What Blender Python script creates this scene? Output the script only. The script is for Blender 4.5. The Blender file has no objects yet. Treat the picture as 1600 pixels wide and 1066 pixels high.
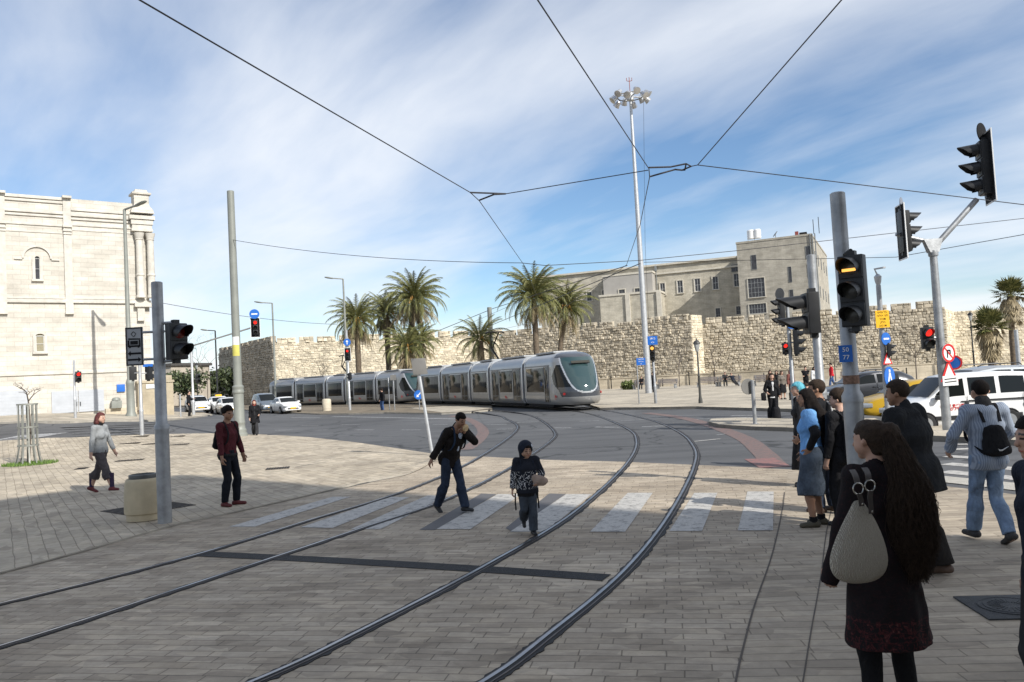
import bpy, bmesh, math, random
import numpy as np
from mathutils import Vector, Matrix
random.seed(7)
R = math.radians
scene = bpy.context.scene
COL = scene.collection
V = Vector

# ------------------------------------------------------------------ camera
EYE = V((0, 0, 2.05)); F = 1244.4
PITCH, ROLL = math.atan(57 / F), math.atan(0.055)
_f = V((0, math.cos(PITCH), math.sin(PITCH))); _r = V((1, 0, 0)); _u = _r.cross(_f)
_rc = _r * math.cos(ROLL) - _u * math.sin(ROLL)
_uc = _u * math.cos(ROLL) + _r * math.sin(ROLL)
cd = bpy.data.cameras.new('camera'); cam = bpy.data.objects.new('camera', cd); COL.objects.link(cam)
cd.lens = 28.0; cd.sensor_width = 36.0; cd.clip_start = 0.05; cd.clip_end = 6000
m4 = Matrix((_rc, _uc, -_f)).transposed().to_4x4(); m4.translation = EYE
cam.matrix_world = m4
scene.camera = cam


def sstep(t):
    t = max(0.0, min(1.0, t)); return t * t * (3 - 2 * t)


def zg(x, y):
    """height of the terrain: the street climbs to the left and dips a little to the right"""
    if y < 8: return 0.0
    u = x / y
    z = max(0.0, min(1.25, (-u - .31) / .22)) * sstep((y - 24) / 22)
    z -= .42 * sstep((u - .43) / .1) * sstep((y - 18.5) / 6)
    return z


def ray(px, py):
    return (_f + _rc * ((px - 800) / F) + _uc * ((533 - py) / F))


def P(px, py, Y):
    d = ray(px, py); return EYE + d * (Y / d.y)


def G(px, py, off=0.0):
    d = ray(px, py); t = None
    lo, hi = 1.0, 400.0
    # march to the terrain
    a = 1.0
    while a < 500:
        p = EYE + d * (a / d.y)
        if p.z <= zg(p.x, p.y) + off:
            lo, hi = max(a / 1.03, .5), a
            for _ in range(30):
                m = (lo + hi) / 2; q = EYE + d * (m / d.y)
                if q.z <= zg(q.x, q.y) + off: hi = m
                else: lo = m
            return EYE + d * (hi / d.y)
        a *= 1.03
    return EYE + d * (400 / d.y)


def at(px, Y, z=None):
    """point over the ground at depth Y seen at pixel column px near the horizon"""
    hy = 590 - .055 * (px - 800) + 2550 / Y
    p = P(px, hy, Y); p.z = zg(p.x, p.y) if z is None else z
    return p


# ------------------------------------------------------------------ materials
def mnew(name):
    m = bpy.data.materials.new(name); m.use_nodes = True
    nt = m.node_tree; b = nt.nodes['Principled BSDF']
    return m, nt, b


def N(nt, t, **kw):
    n = nt.nodes.new(t)
    for k, v in kw.items(): setattr(n, k, v)
    return n


def L(nt, a, b): nt.links.new(a, b)


def ramp(nt, fac, stops):
    r = N(nt, 'ShaderNodeValToRGB'); e = r.color_ramp.elements
    while len(e) < len(stops): e.new(.5)
    for k, (p, c) in enumerate(stops):
        e[k].position = p; e[k].color = (*c, 1) if len(c) == 3 else c
    L(nt, fac, r.inputs[0]); return r.outputs[0]


def mixc(nt, fac, a, b, mode='MIX'):
    m = N(nt, 'ShaderNodeMix', data_type='RGBA', blend_type=mode)
    if isinstance(fac, (int, float)): m.inputs[0].default_value = fac
    else: L(nt, fac, m.inputs[0])
    for s, i in ((a, 6), (b, 7)):
        if isinstance(s, tuple): m.inputs[i].default_value = (*s[:3], 1)
        else: L(nt, s, m.inputs[i])
    return m.outputs[2]


def math_(nt, op, a, b=None, clamp=False):
    m = N(nt, 'ShaderNodeMath', operation=op, use_clamp=clamp)
    for s, i in ((a, 0), (b, 1)):
        if s is None: continue
        if isinstance(s, (int, float)): m.inputs[i].default_value = s
        else: L(nt, s, m.inputs[i])
    return m.outputs[0]


def noise(nt, vec, scale, detail=5, rough=.6, dist=0):
    n = N(nt, 'ShaderNodeTexNoise'); n.inputs['Scale'].default_value = scale; n.inputs['Detail'].default_value = detail
    n.inputs['Roughness'].default_value = rough; n.inputs['Distortion'].default_value = dist
    if vec is not None: L(nt, vec, n.inputs['Vector'])
    return n.outputs['Fac']


def bump(nt, b, h, strength, dist=.02):
    n = N(nt, 'ShaderNodeBump'); n.inputs['Strength'].default_value = strength; n.inputs['Distance'].default_value = dist
    L(nt, h, n.inputs['Height']); L(nt, n.outputs[0], b.inputs['Normal'])


def ocoord(nt): return N(nt, 'ShaderNodeTexCoord').outputs['Object']


def mapped(nt, vec, rot=0, scale=(1, 1, 1), loc=(0, 0, 0)):
    m = N(nt, 'ShaderNodeMapping'); m.inputs['Rotation'].default_value = (0, 0, rot); m.inputs['Scale'].default_value = scale
    m.inputs['Location'].default_value = loc
    L(nt, vec, m.inputs['Vector']); return m.outputs[0]


_MC = {}


def M(name, col, rough=.7, metal=0, var=.12, vs=3.0, bm=0, bs=40, spec=.4, coat=0, emit=0, island=0, trans=0, wrk=0):
    if name in _MC: return _MC[name]
    m, nt, b = mnew(name)
    b.inputs['Roughness'].default_value = rough; b.inputs['Metallic'].default_value = metal
    b.inputs['Specular IOR Level'].default_value = spec; b.inputs['Coat Weight'].default_value = coat
    b.inputs['Coat Roughness'].default_value = .08
    c = ocoord(nt); c_out = None
    if var:
        f = noise(nt, c, vs, 6)
        k = ramp(nt, f, [(.3, tuple(max(0, x * (1 - var * 1.3)) for x in col)), (.7, tuple(min(1, x * (1 + var)) for x in col))])
        c_out = k
    if island:
        g = N(nt, 'ShaderNodeNewGeometry').outputs['Random Per Island']
        k = ramp(nt, g, [(0, (1 - island,) * 3), (1, (1 + island,) * 3)])
        c_out = mixc(nt, 1.0, c_out if c_out else tuple(col), k, 'MULTIPLY')
    if c_out is None: b.inputs['Base Color'].default_value = (*col, 1)
    else: L(nt, c_out, b.inputs['Base Color'])
    if wrk: bump(nt, b, math_(nt, 'ADD', math_(nt, 'MULTIPLY', noise(nt, c, bs, 3), .12), noise(nt, mapped(nt, c, scale=(1, 1, .55)), 13, 3, .45, 1.6)), wrk, .05)
    elif bm: bump(nt, b, noise(nt, c, bs, 4), bm, .02)
    if emit:
        b.inputs['Emission Color'].default_value = (*col, 1); b.inputs['Emission Strength'].default_value = emit
    if trans: b.inputs['Transmission Weight'].default_value = trans
    _MC[name] = m; return m


# ------------------------------------------------------------------ objects
def props(o, label=None, cat=None, group=None, kind=None):
    if label: o['label'] = label
    if cat: o['category'] = cat
    if group: o['group'] = group
    if kind: o['kind'] = kind
    return o


def thing(name, label, cat, loc=(0, 0, 0), yaw=0, group=None):
    o = bpy.data.objects.new(name, None); o.empty_display_size = .2; COL.objects.link(o)
    o.location = loc; o.rotation_euler = (0, 0, yaw)
    return props(o, label, cat, group)


def mkobj(name, me, mats, parent=None):
    for m in (mats if isinstance(mats, (list, tuple)) else [mats]): me.materials.append(m)
    o = bpy.data.objects.new(name, me); COL.objects.link(o)
    if parent: o.parent = parent
    return o


def clone(root, loc, yaw=None, label=None):
    r = root.copy(); COL.objects.link(r); r.location = loc
    if yaw is not None: r.rotation_euler = (0, 0, yaw)
    if label: r['label'] = label
    for ch in list(root.children):
        c = ch.copy(); COL.objects.link(c); c.parent = r
        for g in list(ch.children):
            d = g.copy(); COL.objects.link(d); d.parent = c
    return r


class MB:
    def __init__(s): s.bm = bmesh.new()

    def face(s, pts, m=0, smooth=None):
        vs = [s.bm.verts.new(p) for p in pts]
        f = s.bm.faces.new(vs); f.material_index = m; return f

    def box(s, c, d, yaw=0, m=0, rot=None, bev=0):
        mat = rot.to_3x3() if rot is not None else Matrix.Rotation(yaw, 3, 'Z')
        c = V(c); vs = []
        for sx in (-1, 1):
            for sy in (-1, 1):
                for sz in (-1, 1):
                    vs.append(s.bm.verts.new(c + mat @ V((sx * d[0] / 2, sy * d[1] / 2, sz * d[2] / 2))))
        fs = []
        for q in ((0, 1, 3, 2), (4, 6, 7, 5), (0, 4, 5, 1), (2, 3, 7, 6), (0, 2, 6, 4), (1, 5, 7, 3)):
            f = s.bm.faces.new([vs[i] for i in q]); f.material_index = m; fs.append(f)
        if bev:
            es = list({e for f in fs for e in f.edges})
            r = bmesh.ops.bevel(s.bm, geom=es, offset=bev, segments=2, affect='EDGES', profile=.7)
            for f in r['faces']: f.material_index = m

    def loft(s, rings, m=0, cap=True, closed=True):
        vr = [[s.bm.verts.new(p) for p in r] for r in rings]
        n = len(vr[0])
        for a, b in zip(vr, vr[1:]):
            for i in range(n if closed else n - 1):
                j = (i + 1) % n
                try:
                    f = s.bm.faces.new((a[i], a[j], b[j], b[i])); f.material_index = m
                except ValueError: pass
        if cap and closed:
            for r, fl in ((vr[0], True), (vr[-1], False)):
                f = s.bm.faces.new(list(reversed(r)) if fl else r); f.material_index = m

    def tube(s, pts, r, n=8, m=0, cap=True):
        pts = [V(p) for p in pts]
        if not isinstance(r, (list, tuple)): r = [r] * len(pts)
        rings = []; up = None
        for i, p in enumerate(pts):
            t = (pts[min(i + 1, len(pts) - 1)] - pts[max(i - 1, 0)]).normalized()
            if up is None:
                up = V((0, 0, 1)) if abs(t.z) < .9 else V((0, 1, 0))
            a = t.cross(up)
            if a.length < 1e-5: a = t.cross(V((1, 0, 0)))
            a.normalize(); b = a.cross(t).normalized(); up = b
            rings.append([p + (a * math.cos(k * 2 * math.pi / n) + b * math.sin(k * 2 * math.pi / n)) * r[i] for k in range(n)])
        s.loft(rings, m, cap)

    def lathe(s, prof, n=16, o=(0, 0, 0), m=0, cap=True):
        o = V(o)
        rings = [[o + V((r * math.cos(k * 2 * math.pi / n), r * math.sin(k * 2 * math.pi / n), z)) for k in range(n)] for r, z in prof]
        s.loft(rings, m, cap)

    def prism(s, poly, o, ax, ay, depth, m=0):
        """polygon poly in the plane (ax, ay) at o, extruded by depth along ax x ay"""
        o, ax, ay = V(o), V(ax).normalized(), V(ay).normalized(); nz = ax.cross(ay)
        a = [o + ax * x + ay * y for x, y in poly]; b = [p + nz * depth for p in a]
        s.loft([a, b], m, True)

    def disc(s, c, nrm, r, th, n=20, m=0, ry=None):
        nrm = V(nrm).normalized(); a = V((0, 0, 1)).cross(nrm)
        if a.length < 1e-4: a = V((1, 0, 0))
        a.normalize(); b = nrm.cross(a); ry = ry or r
        c = V(c)
        r0 = [c + a * r * math.cos(k * 2 * math.pi / n) + b * ry * math.sin(k * 2 * math.pi / n) for k in range(n)]
        s.loft([r0, [p + nrm * th for p in r0]], m, True)

    def build(s, name, mats, parent=None, smooth=35, local=None):
        bm = s.bm
        bmesh.ops.remove_doubles(bm, verts=bm.verts, dist=1e-6) if False else None
        bmesh.ops.recalc_face_normals(bm, faces=bm.faces)
        if local is not None:
            bm.transform(local)
        for f in bm.faces: f.smooth = bool(smooth)
        if smooth:
            lim = R(smooth)
            for e in bm.edges:
                if len(e.link_faces) == 2:
                    if e.calc_face_angle(0) > lim: e.smooth = False
                else: e.smooth = False
        me = bpy.data.meshes.new(name); bm.to_mesh(me); bm.free()
        return mkobj(name, me, mats, parent)


def text_mesh(txt, size, name='lettering', mats=None, parent=None, mat=None, th=.002):
    """lettering as a flat mesh, centred; mat: 4x4 placing the XY plane"""
    cu = bpy.data.curves.new('t', 'FONT'); cu.body = txt; cu.size = size; cu.align_x = 'CENTER'; cu.align_y = 'CENTER'
    cu.extrude = th; cu.resolution_u = 2
    o = bpy.data.objects.new('t', cu); COL.objects.link(o)
    dg = bpy.context.evaluated_depsgraph_get(); me = bpy.data.meshes.new_from_object(o.evaluated_get(dg))
    bpy.data.objects.remove(o); bpy.data.curves.remove(cu)
    if mat is not None: me.transform(mat)
    return mkobj(name, me, mats, parent)


def frame(o, x, y):
    x, y = V(x).normalized(), V(y).normalized(); z = x.cross(y)
    m = Matrix((x, y, z)).transposed().to_4x4(); m.translation = V(o); return m


def spline(pts, n=60):
    """Catmull-Rom through points"""
    pts = [V(p) for p in pts]; q = [pts[0] * 2 - pts[1]] + pts + [pts[-1] * 2 - pts[-2]]
    out = []; segs = len(pts) - 1; per = max(2, n // segs)
    for i in range(segs):
        a, b, c, d = q[i:i + 4]
        for k in range(per):
            t = k / per
            out.append(.5 * ((2 * b) + (c - a) * t + (2 * a - 5 * b + 4 * c - d) * t * t + (3 * b - a - 3 * c + d) * t ** 3))
    out.append(pts[-1]); return out


# ------------------------------------------------------------------ light and sky
SUN = V((.67, -.74, 0)).normalized() * math.cos(R(36)) + V((0, 0, math.sin(R(36))))
sl = bpy.data.lights.new('sun', 'SUN'); sl.energy = 4.6; sl.angle = R(.5); sl.color = (1, .965, .90)
so = bpy.data.objects.new('sun', sl); COL.objects.link(so); so.rotation_euler = SUN.to_track_quat('Z', 'Y').to_euler(); so.location = (30, -30, 60)
w = bpy.data.worlds.new('World'); scene.world = w; w.use_nodes = True
nt = w.node_tree; bg = nt.nodes['Background']; bg.inputs[1].default_value = .138
sky = N(nt, 'ShaderNodeTexSky', sky_type='NISHITA', sun_disc=False)
sky.sun_elevation = R(36); sky.sun_rotation = math.atan2(.67, -.74); sky.altitude = 750; sky.air_density = 1.0; sky.dust_density = .6; sky.ozone_density = 2.2
tc = N(nt, 'ShaderNodeTexCoord').outputs['Generated']
sx = N(nt, 'ShaderNodeSeparateXYZ'); L(nt, tc, sx.inputs[0])
den = math_(nt, 'ADD', math_(nt, 'MAXIMUM', sx.outputs[2], 0.0), .16)
cx = N(nt, 'ShaderNodeCombineXYZ'); L(nt, math_(nt, 'DIVIDE', sx.outputs[0], den), cx.inputs[0]); L(nt, math_(nt, 'DIVIDE', sx.outputs[1], den), cx.inputs[1])
warp = N(nt, 'ShaderNodeTexNoise'); warp.inputs['Scale'].default_value = .9; warp.inputs['Detail'].default_value = 3; L(nt, cx.outputs[0], warp.inputs['Vector'])
wv = N(nt, 'ShaderNodeVectorMath', operation='MULTIPLY_ADD'); L(nt, warp.outputs['Color'], wv.inputs[0]); wv.inputs[1].default_value = (.3, .3, 0); L(nt, cx.outputs[0], wv.inputs[2])
mp = mapped(nt, mapped(nt, wv.outputs[0], rot=R(52)), scale=(.40, 1.0, 1), loc=(21.41, 6.33, 0))
n1 = noise(nt, mp, 1.1, 9, .55, .15)
mp2 = mapped(nt, mapped(nt, wv.outputs[0], rot=R(40)), scale=(.42, .75, 1), loc=(24.95, 17.21, 0))
n2 = noise(nt, mp2, .8, 5, .5, .2)
cl = math_(nt, 'ADD', math_(nt, 'MULTIPLY', n1, .62), math_(nt, 'MULTIPLY', n2, .55))
hz = math_(nt, 'POWER', math_(nt, 'SUBTRACT', 1.0, math_(nt, 'MAXIMUM', sx.outputs[2], 0.0), clamp=True), 7.0)
cl = math_(nt, 'ADD', cl, math_(nt, 'MULTIPLY', hz, .15))
fac = ramp(nt, cl, [(.48, (.05,) * 3), (.585, (.42,) * 3), (.72, (.92,) * 3)])
hs = N(nt, 'ShaderNodeHueSaturation'); hs.inputs['Saturation'].default_value = 1.17; hs.inputs['Value'].default_value = .84; L(nt, sky.outputs[0], hs.inputs['Color'])
skyc = mixc(nt, fac, hs.outputs[0], (5.9, 6.1, 6.4))
L(nt, skyc, bg.inputs[0])
scene.view_settings.view_transform = 'Standard'; scene.view_settings.look = 'None'; scene.view_settings.exposure = .28; scene.view_settings.gamma = 1
scene.cycles.max_bounces = 6; scene.cycles.use_denoising = True; scene.cycles.transparent_max_bounces = 8
# ------------------------------------------------------------------ bodies: smooth distance fields turned into one continuous surface
def smin(a, b, k):
    h = np.clip(.5 + .5 * (b - a) / k, 0, 1)
    return b + (a - b) * h - k * h * (1 - h)


def prim_d(X, p):
    a, b, ra, rb, side, rat = p
    ba = b - a; L2 = float(ba @ ba); w = X - a
    t = np.clip(w @ ba / L2, 0, 1) if L2 > 1e-9 else np.zeros(len(X))
    o = w - t[:, None] * ba
    if side is not None:
        o = o - (o @ side)[:, None] * side * (1 - 1 / rat)
    return np.sqrt((o * o).sum(1)) - (ra + t * (rb - ra))


def C(a, b, ra, rb=None, side=None, rat=1.0):
    return (np.array(a, float), np.array(b, float), ra, ra if rb is None else rb, None if side is None else np.array(side, float), rat)


def E(c, r, side=None, rat=1.0): return C(c, c, r, r, side, rat)


def field(X, prims, k):
    d = None
    for p in prims:
        q = prim_d(X, p); d = q if d is None else smin(d, q, k)
    return d


def folds(X, amp, seed, f=26):
    rs = np.random.RandomState(seed); s = 0
    for i in range(5):
        kv = rs.normal(size=3) * f * (.6 + .35 * i) * np.array([1, 1, .55]); s = s + np.sin(X @ kv + rs.rand() * 6 + 1.5 * np.sin(X @ (kv[::-1] * .4))) / (1 + .5 * i)
    return s * amp * .5


def nets(fn, lo, hi, h):
    lo = np.array(lo); hi = np.array(hi); n = np.ceil((hi - lo) / h).astype(int) + 1
    g = np.meshgrid(*[lo[i] + h * np.arange(n[i]) for i in range(3)], indexing='ij')
    X = np.stack([q.ravel() for q in g], 1)
    D = np.concatenate([fn(X[i:i + 200000]) for i in range(0, len(X), 200000)]).reshape(n)
    S = D < 0
    for ax in range(3):
        sl = [slice(None)] * 3; sl[ax] = 0; S[tuple(sl)] = False; sl[ax] = -1; S[tuple(sl)] = False
    D = np.where(S, np.minimum(D, -1e-6), np.maximum(D, 1e-6))
    cn = n - 1; acc = np.zeros((*cn, 3)); cnt = np.zeros(cn)
    gi = np.stack(np.meshgrid(*[np.arange(c) for c in cn], indexing='ij'), -1).astype(float)

    def cut(o): return tuple(slice(o[i], o[i] + cn[i]) for i in range(3))
    for ax in range(3):
        b, c = [i for i in range(3) if i != ax]
        for ob in (0, 1):
            for oc in (0, 1):
                o = [0, 0, 0]; o[b] = ob; o[c] = oc; o2 = list(o); o2[ax] = 1
                d0, d1 = D[cut(o)], D[cut(o2)]; m = S[cut(o)] != S[cut(o2)]
                t = np.where(m, d0 / np.where(m, d0 - d1, 1), 0); q = np.zeros((*cn, 3)); q[..., :] = o; q[..., ax] = t
                acc += np.where(m[..., None], q, 0); cnt += m
    act = cnt > 0; idx = -np.ones(cn, int); idx[act] = np.arange(act.sum())
    vs = lo + h * (gi[act] + acc[act] / cnt[act][:, None])
    quads = []
    for ax in range(3):
        b, c = (ax + 1) % 3, (ax + 2) % 3
        s0 = [slice(1, cn[i]) for i in range(3)]; s0[ax] = slice(0, cn[ax]); s1 = list(s0); s1[ax] = slice(1, cn[ax] + 1)
        A, B = S[tuple(s0)], S[tuple(s1)]
        for m, flip in ((A & ~B, False), (~A & B, True)):
            ii = np.argwhere(m)
            if not len(ii): continue
            off = np.ones(3, int); off[ax] = 0; ii = ii + off
            eb = np.zeros(3, int); eb[b] = 1; ec = np.zeros(3, int); ec[c] = 1
            q = [ii - eb - ec, ii - ec, ii, ii - eb]
            q = np.stack([idx[tuple(x.T)] for x in q], 1)
            if flip: q = q[:, ::-1]
            quads.append(q)
    quads = np.concatenate(quads) if quads else np.zeros((0, 4), int)
    quads = quads[(quads >= 0).all(1)]
    return vs, quads


def bounds(prims, pad):
    lo = np.min([np.minimum(p[0], p[1]) - max(p[2], p[3]) * max(1, p[5]) for p in prims], 0) - pad
    hi = np.max([np.maximum(p[0], p[1]) + max(p[2], p[3]) * max(1, p[5]) for p in prims], 0) + pad
    return lo, hi


def sdf_obj(name, parts, mats, parent, scale=1.0, facemat=None):
    """parts: list of (vs, quads) merged into ONE mesh"""
    vs, qs, o = [], [], 0
    for v, q in parts: vs.append(v); qs.append(q + o); o += len(v)
    vs = np.concatenate(vs) * scale; qs = np.concatenate(qs)
    me = bpy.data.meshes.new(name); me.from_pydata(vs.tolist(), [], qs.tolist())
    me.polygons.foreach_set('use_smooth', [True] * len(qs))
    if facemat is not None:
        me.polygons.foreach_set('material_index', facemat(vs[qs].mean(1) / scale).astype(int))
    me.update(); return mkobj(name, me, mats, parent)


def ik(a, b, l1, l2, pole):
    a, b, pole = np.array(a, float), np.array(b, float), np.array(pole, float)
    d = b - a; D = np.linalg.norm(d); m = (l1 + l2) * .999
    if D > m: b = a + d * m / D; d = b - a; D = m
    u = d / D; x = (l1 * l1 - l2 * l2 + D * D) / (2 * D); hgt = math.sqrt(max(0, l1 * l1 - x * x))
    pp = pole - (pole @ u) * u; pp /= max(1e-6, np.linalg.norm(pp))
    return a + u * x + pp * hgt, b


def unit(v): v = np.array(v, float); return v / max(1e-9, np.linalg.norm(v))


def rotm(ax, deg):
    return np.array(Matrix.Rotation(R(deg), 3, ax))


def hand_prims(wr, d, pn, curl=.4, thumb=1):
    """palm, four unequal bent fingers and a thumb that leaves the side of the palm; d along the fingers, pn out of the palm"""
    d = unit(d); pn = unit(pn - (np.array(pn) @ d) * d); s = np.cross(d, pn) * thumb
    ps = [C(wr - d * .02, wr + d * .085, .021, .017, s, 1.9)]
    for i, (off, ln) in enumerate(((.030, .070), (.010, .080), (-.010, .074), (-.029, .058))):
        c = curl * (1 + .12 * i); a = wr + d * .088 + s * off
        d1 = unit(d * math.cos(c) + pn * math.sin(c)); b = a + d1 * ln * .5
        d2 = unit(d * math.cos(c * 2.1) + pn * math.sin(c * 2.1)); e = b + d2 * ln * .5
        ps += [C(a, b, .0095, .0085), C(b, e, .0085, .007)]
    a = wr + d * .025 + s * .03; b = a + unit(d * .7 + s * .75 + pn * .3) * .045; e = b + unit(d * .9 + s * .2 + pn * .45) * .035
    ps += [C(a, b, .0125, .0105), C(b, e, .0105, .008)]
    return ps


SKIN = {}


def person(label, loc, yaw, H=1.72, res=.02, female=False, skin='mid', feet=None, hands=None, palm=None, curl=.45,
           lean=0, tilt=0, twist=0, pel=None, head=(0, 0), bulk=1.0, top=None, bottom=None, shoes=None, hair=None, extra=(), group=None,
           hd=1.0, seed=0, elbow=None, knee=None):
    root = thing('person', label, 'person', loc, yaw, group)
    sc = H / 1.75
    skm = SKIN[skin]
    pel = np.array(pel if pel is not None else (0, 0, .93), float)
    T = rotm('Z', twist) @ rotm('X', -lean) @ rotm('Y', tilt)     # torso frame
    def t(x, y, z): return pel + T @ np.array((x, y, z - .93))
    X = T[:, 0]; bk = bulk
    sw = .172 if female else .19; hw = 1.46 if female else 1.34
    fe = feet or [(-.1, 0, 0, 8), (.1, 0, 0, -8)]
    hips = [pel + np.array((-.085, 0, -.02)), pel + np.array((.085, 0, -.02))]
    legs = []; shoe = []
    for i in (0, 1):
        x, y, z, fy = fe[i][:4]; pit = fe[i][4] if len(fe[i]) > 4 else 0
        ankle = np.array((x, y, z + .085)); fd = rotm('Z', fy) @ rotm('X', pit) @ np.array((0, 1, 0.)); fdn = rotm('Z', fy) @ rotm('X', pit) @ np.array((0, 0, -1.))
        kp = knee[i] if knee else (.12 * (-1 if i == 0 else 1), 1, .1)
        kn, ankle = ik(hips[i], ankle, .433, .405, kp)
        legs.append((hips[i], kn, ankle))
        heel = ankle + fdn * .05 - fd * .045; toe = ankle + fdn * .058 + fd * .15
        sd = np.cross(fd, fdn); shoe.append((ankle, heel, toe, sd, fd, fdn))
    sh = [t(-sw, -.01, 1.425), t(sw, -.01, 1.425)]
    ha = hands or [None, None]; arms = []
    for i in (0, 1):
        sg = -1 if i == 0 else 1
        tgt = ha[i] if ha[i] is not None else tuple(sh[i] + np.array((sg * .075, .05, -.545)))
        ep = elbow[i] if elbow and elbow[i] is not None else (sg * .45, -1, -.15)
        el, wr = ik(sh[i], tgt, .295, .26, ep); arms.append((sh[i], el, wr))

    def torso(g=0.0):
        b = [C(t(0, 0, .90), t(0, .005, 1.06), (.108 + g) * bk, (.094 if female else .102) * bk + g, X, hw),
             C(t(0, .005, 1.06), t(0, .0, 1.27), (.094 if female else .102) * bk + g, (.108 if female else .118) * bk + g, X, 1.3),
             C(t(0, 0, 1.27), t(0, -.012, 1.40), (.108 if female else .118) * bk + g, .085 + g, X, 1.5),
             C(sh[0], sh[1], .056 + g, .056 + g), C(t(0, -.02, 1.43), t(0, -.01, 1.49), .078 + g, .055 + g * .6, X, 1.15),
             E(t(-.07, -.045, .90), .095 * bk + g), E(t(.07, -.045, .90), .095 * bk + g)]
        if female: b += [E(t(-.075, .07, 1.25), .066 + g), E(t(.075, .07, 1.25), .066 + g)]
        return b

    def legp(g=0.0, g2=None, i0=(0, 1), flare=0):
        g2 = g if g2 is None else g2; o = []
        for i in i0:
            h, k, a = legs[i]; m = k + (a - k) * .32 + unit(np.array((0, -1., 0)) ) * .018
            o += [C(h, k, .086 * bk + g, .056 + g), C(k, m, .054 + g, .056 + g2), C(m, a, .056 + g2, .037 + g2 + flare)]
        return o

    def armp(g=0.0, upto=2.0, i0=(0, 1)):
        o = []
        for i in i0:
            s, e, wv = arms[i]
            if upto < 1: o.append(C(s, s + (e - s) * upto, .052 * bk + g, .046 * bk + g)); continue
            o += [C(s, e, .052 * bk + g, .041 * bk + g)]
            f = upto - 1
            if f > 0: o.append(C(e, e + (wv - e) * f, .041 + g, .041 + g - (.013 - .3 * g) * f))
        return o
    # head
    nb = t(0, -.012, 1.475); hy, hp = head
    HT = rotm('Z', twist * .6) @ rotm('Z', hy) @ rotm('X', -lean * .55 - hp)
    hc = t(0, .012, 1.56) + HT @ np.array((0, .012, .072)) ; hs = hd
    def hp_(x, y, z): return hc + HT @ (np.array((x, y, z)) * hs)
    HX = HT[:, 0]
    headp = [E(hp_(0, -.014, .035), .088 * hs, HX, .90), E(hp_(0, .018, .012), .078 * hs, HX, .90), C(hp_(0, .034, -.052), hp_(0, .062, -.082), .048 * hs, .026 * hs, HX, 1.1),
             C(hp_(-.03, .03, -.03), hp_(.03, .03, -.03), .052 * hs)]
    neckp = [C(nb, hp_(0, -.012, -.05), .058 if not female else .050, .054 if not female else .046)]
    fine = res <= .016
    face = [C(hp_(0, .086, .02), hp_(0, .106, -.018), .011 * hs, .015 * hs), C(hp_(-.032, .078, .034), hp_(.032, .078, .034), .013 * hs),
            C(hp_(-.018, .087, -.051), hp_(.018, .087, -.051), .010 * hs), E(hp_(-.082, -.012, 0), .022 * hs, HT[:, 1], .6), E(hp_(.082, -.012, 0), .022 * hs, HT[:, 1], .6)]
    body = torso() + legp() + armp() + neckp
    footp = [C(h, to, .036, .026, sd, 1.25) for a, h, to, sd, fd, fdn in shoe]
    hb = []
    for i in (0, 1):
        s, e, wv = arms[i]; d = unit(wv - e)
        pn = np.array(palm[i], float) if palm and palm[i] is not None else np.array((1.0 if i == 0 else -1.0, .25, 0))
        hb.append(hand_prims(wv, d, pn, curl if not isinstance(curl, tuple) else curl[i], thumb=(1 if np.cross(d, pn)[1] > 0 else -1)))
    rough = [C(h[0][0], h[0][1], .03, .03) for h in hb] + ([C(h[1][0], h[4][1], .02, .016) for h in hb])
    hk = .012
    def fbody(Xp):
        d = field(Xp, body + footp + ([] if fine else rough), .03)
        q = field(Xp, headp, .02); q = smin(q, field(Xp, face, hk), hk)
        for sx in (-1, 1): q = np.maximum(q, -(prim_d(Xp, E(hp_(sx * .03, .098, .012), .013 * hs)))) if fine else q
        return smin(d, q, .02)
    pr = body + footp + headp + face + ([] if fine else rough)
    lo, hi = bounds(pr, res * 2)
    parts = [nets(fbody, lo, hi, res)]
    if fine:
        hr = .0055 if res < .011 else .007
        for h in hb:
            l2, h2 = bounds(h, .012); parts.append(nets(lambda Xp, h=h: field(Xp, h, .008), l2, h2, hr))
    HTi = HT.T
    def fm(c):
        q = (c - hc) @ HTi.T / hs
        o = np.zeros(len(c))
        lip = (np.abs(q[:, 0]) < .024) & (np.abs(q[:, 2] + .052) < .007) & (q[:, 1] > .07); o[lip] = 2
        eye = (np.abs(np.abs(q[:, 0]) - .03) < .013) & (np.abs(q[:, 2] - .013) < .007) & (q[:, 1] > .05); o[eye] = 1
        brow = (np.abs(np.abs(q[:, 0]) - .03) < .019) & (np.abs(q[:, 2] - .038) < .0055) & (q[:, 1] > .05); o[brow] = 1
        return o
    sdf_obj('body', parts, [skm, M('eye_dark', (.03, .02, .016), .3, var=0), M('lip_' + skin, tuple(x * y for x, y in zip(skm['c'], (1.0, .62, .6))), .5, var=0)], root, sc, fm)
    sd_ = seed or len(label) * 7 + int(H * 100)

    # ---- clothes: each a mesh of its own under the person
    if top:
        g = top.get('g', .016); sl = top.get('sleeve', 1.93); hem = top.get('hem', .86)
        pr = torso(g) + armp(g * .9, sl)
        if hem < .9: pr.append(C(t(0, 0, .96), t(0, 0, hem - .05), .112 * bk + g, (.112 + top.get('flare', 0)) * bk + g, X, hw))
        if hem < .75 and top.get('flare', 0) >= 0: pr.append(C(t(0, -.02, .95), t(0, -.01, hem - .06), .12 * bk + g, (.13 + top.get('flare', 0)) * bk + g, X, 1.25))
        if top.get('hood'): pr += [C(t(-.09, -.085, 1.44), t(.09, -.085, 1.44), .055), C(t(0, -.1, 1.45), t(0, -.13, 1.36), .06, .03, X, 1.5)]
        if top.get('collar'): pr += [C(t(0, -.028, 1.46), t(0, -.02, 1.525), .072, .066, X, 1.1)]
        hz, To = pel, T; fa = top.get('fold', .009)
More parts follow.
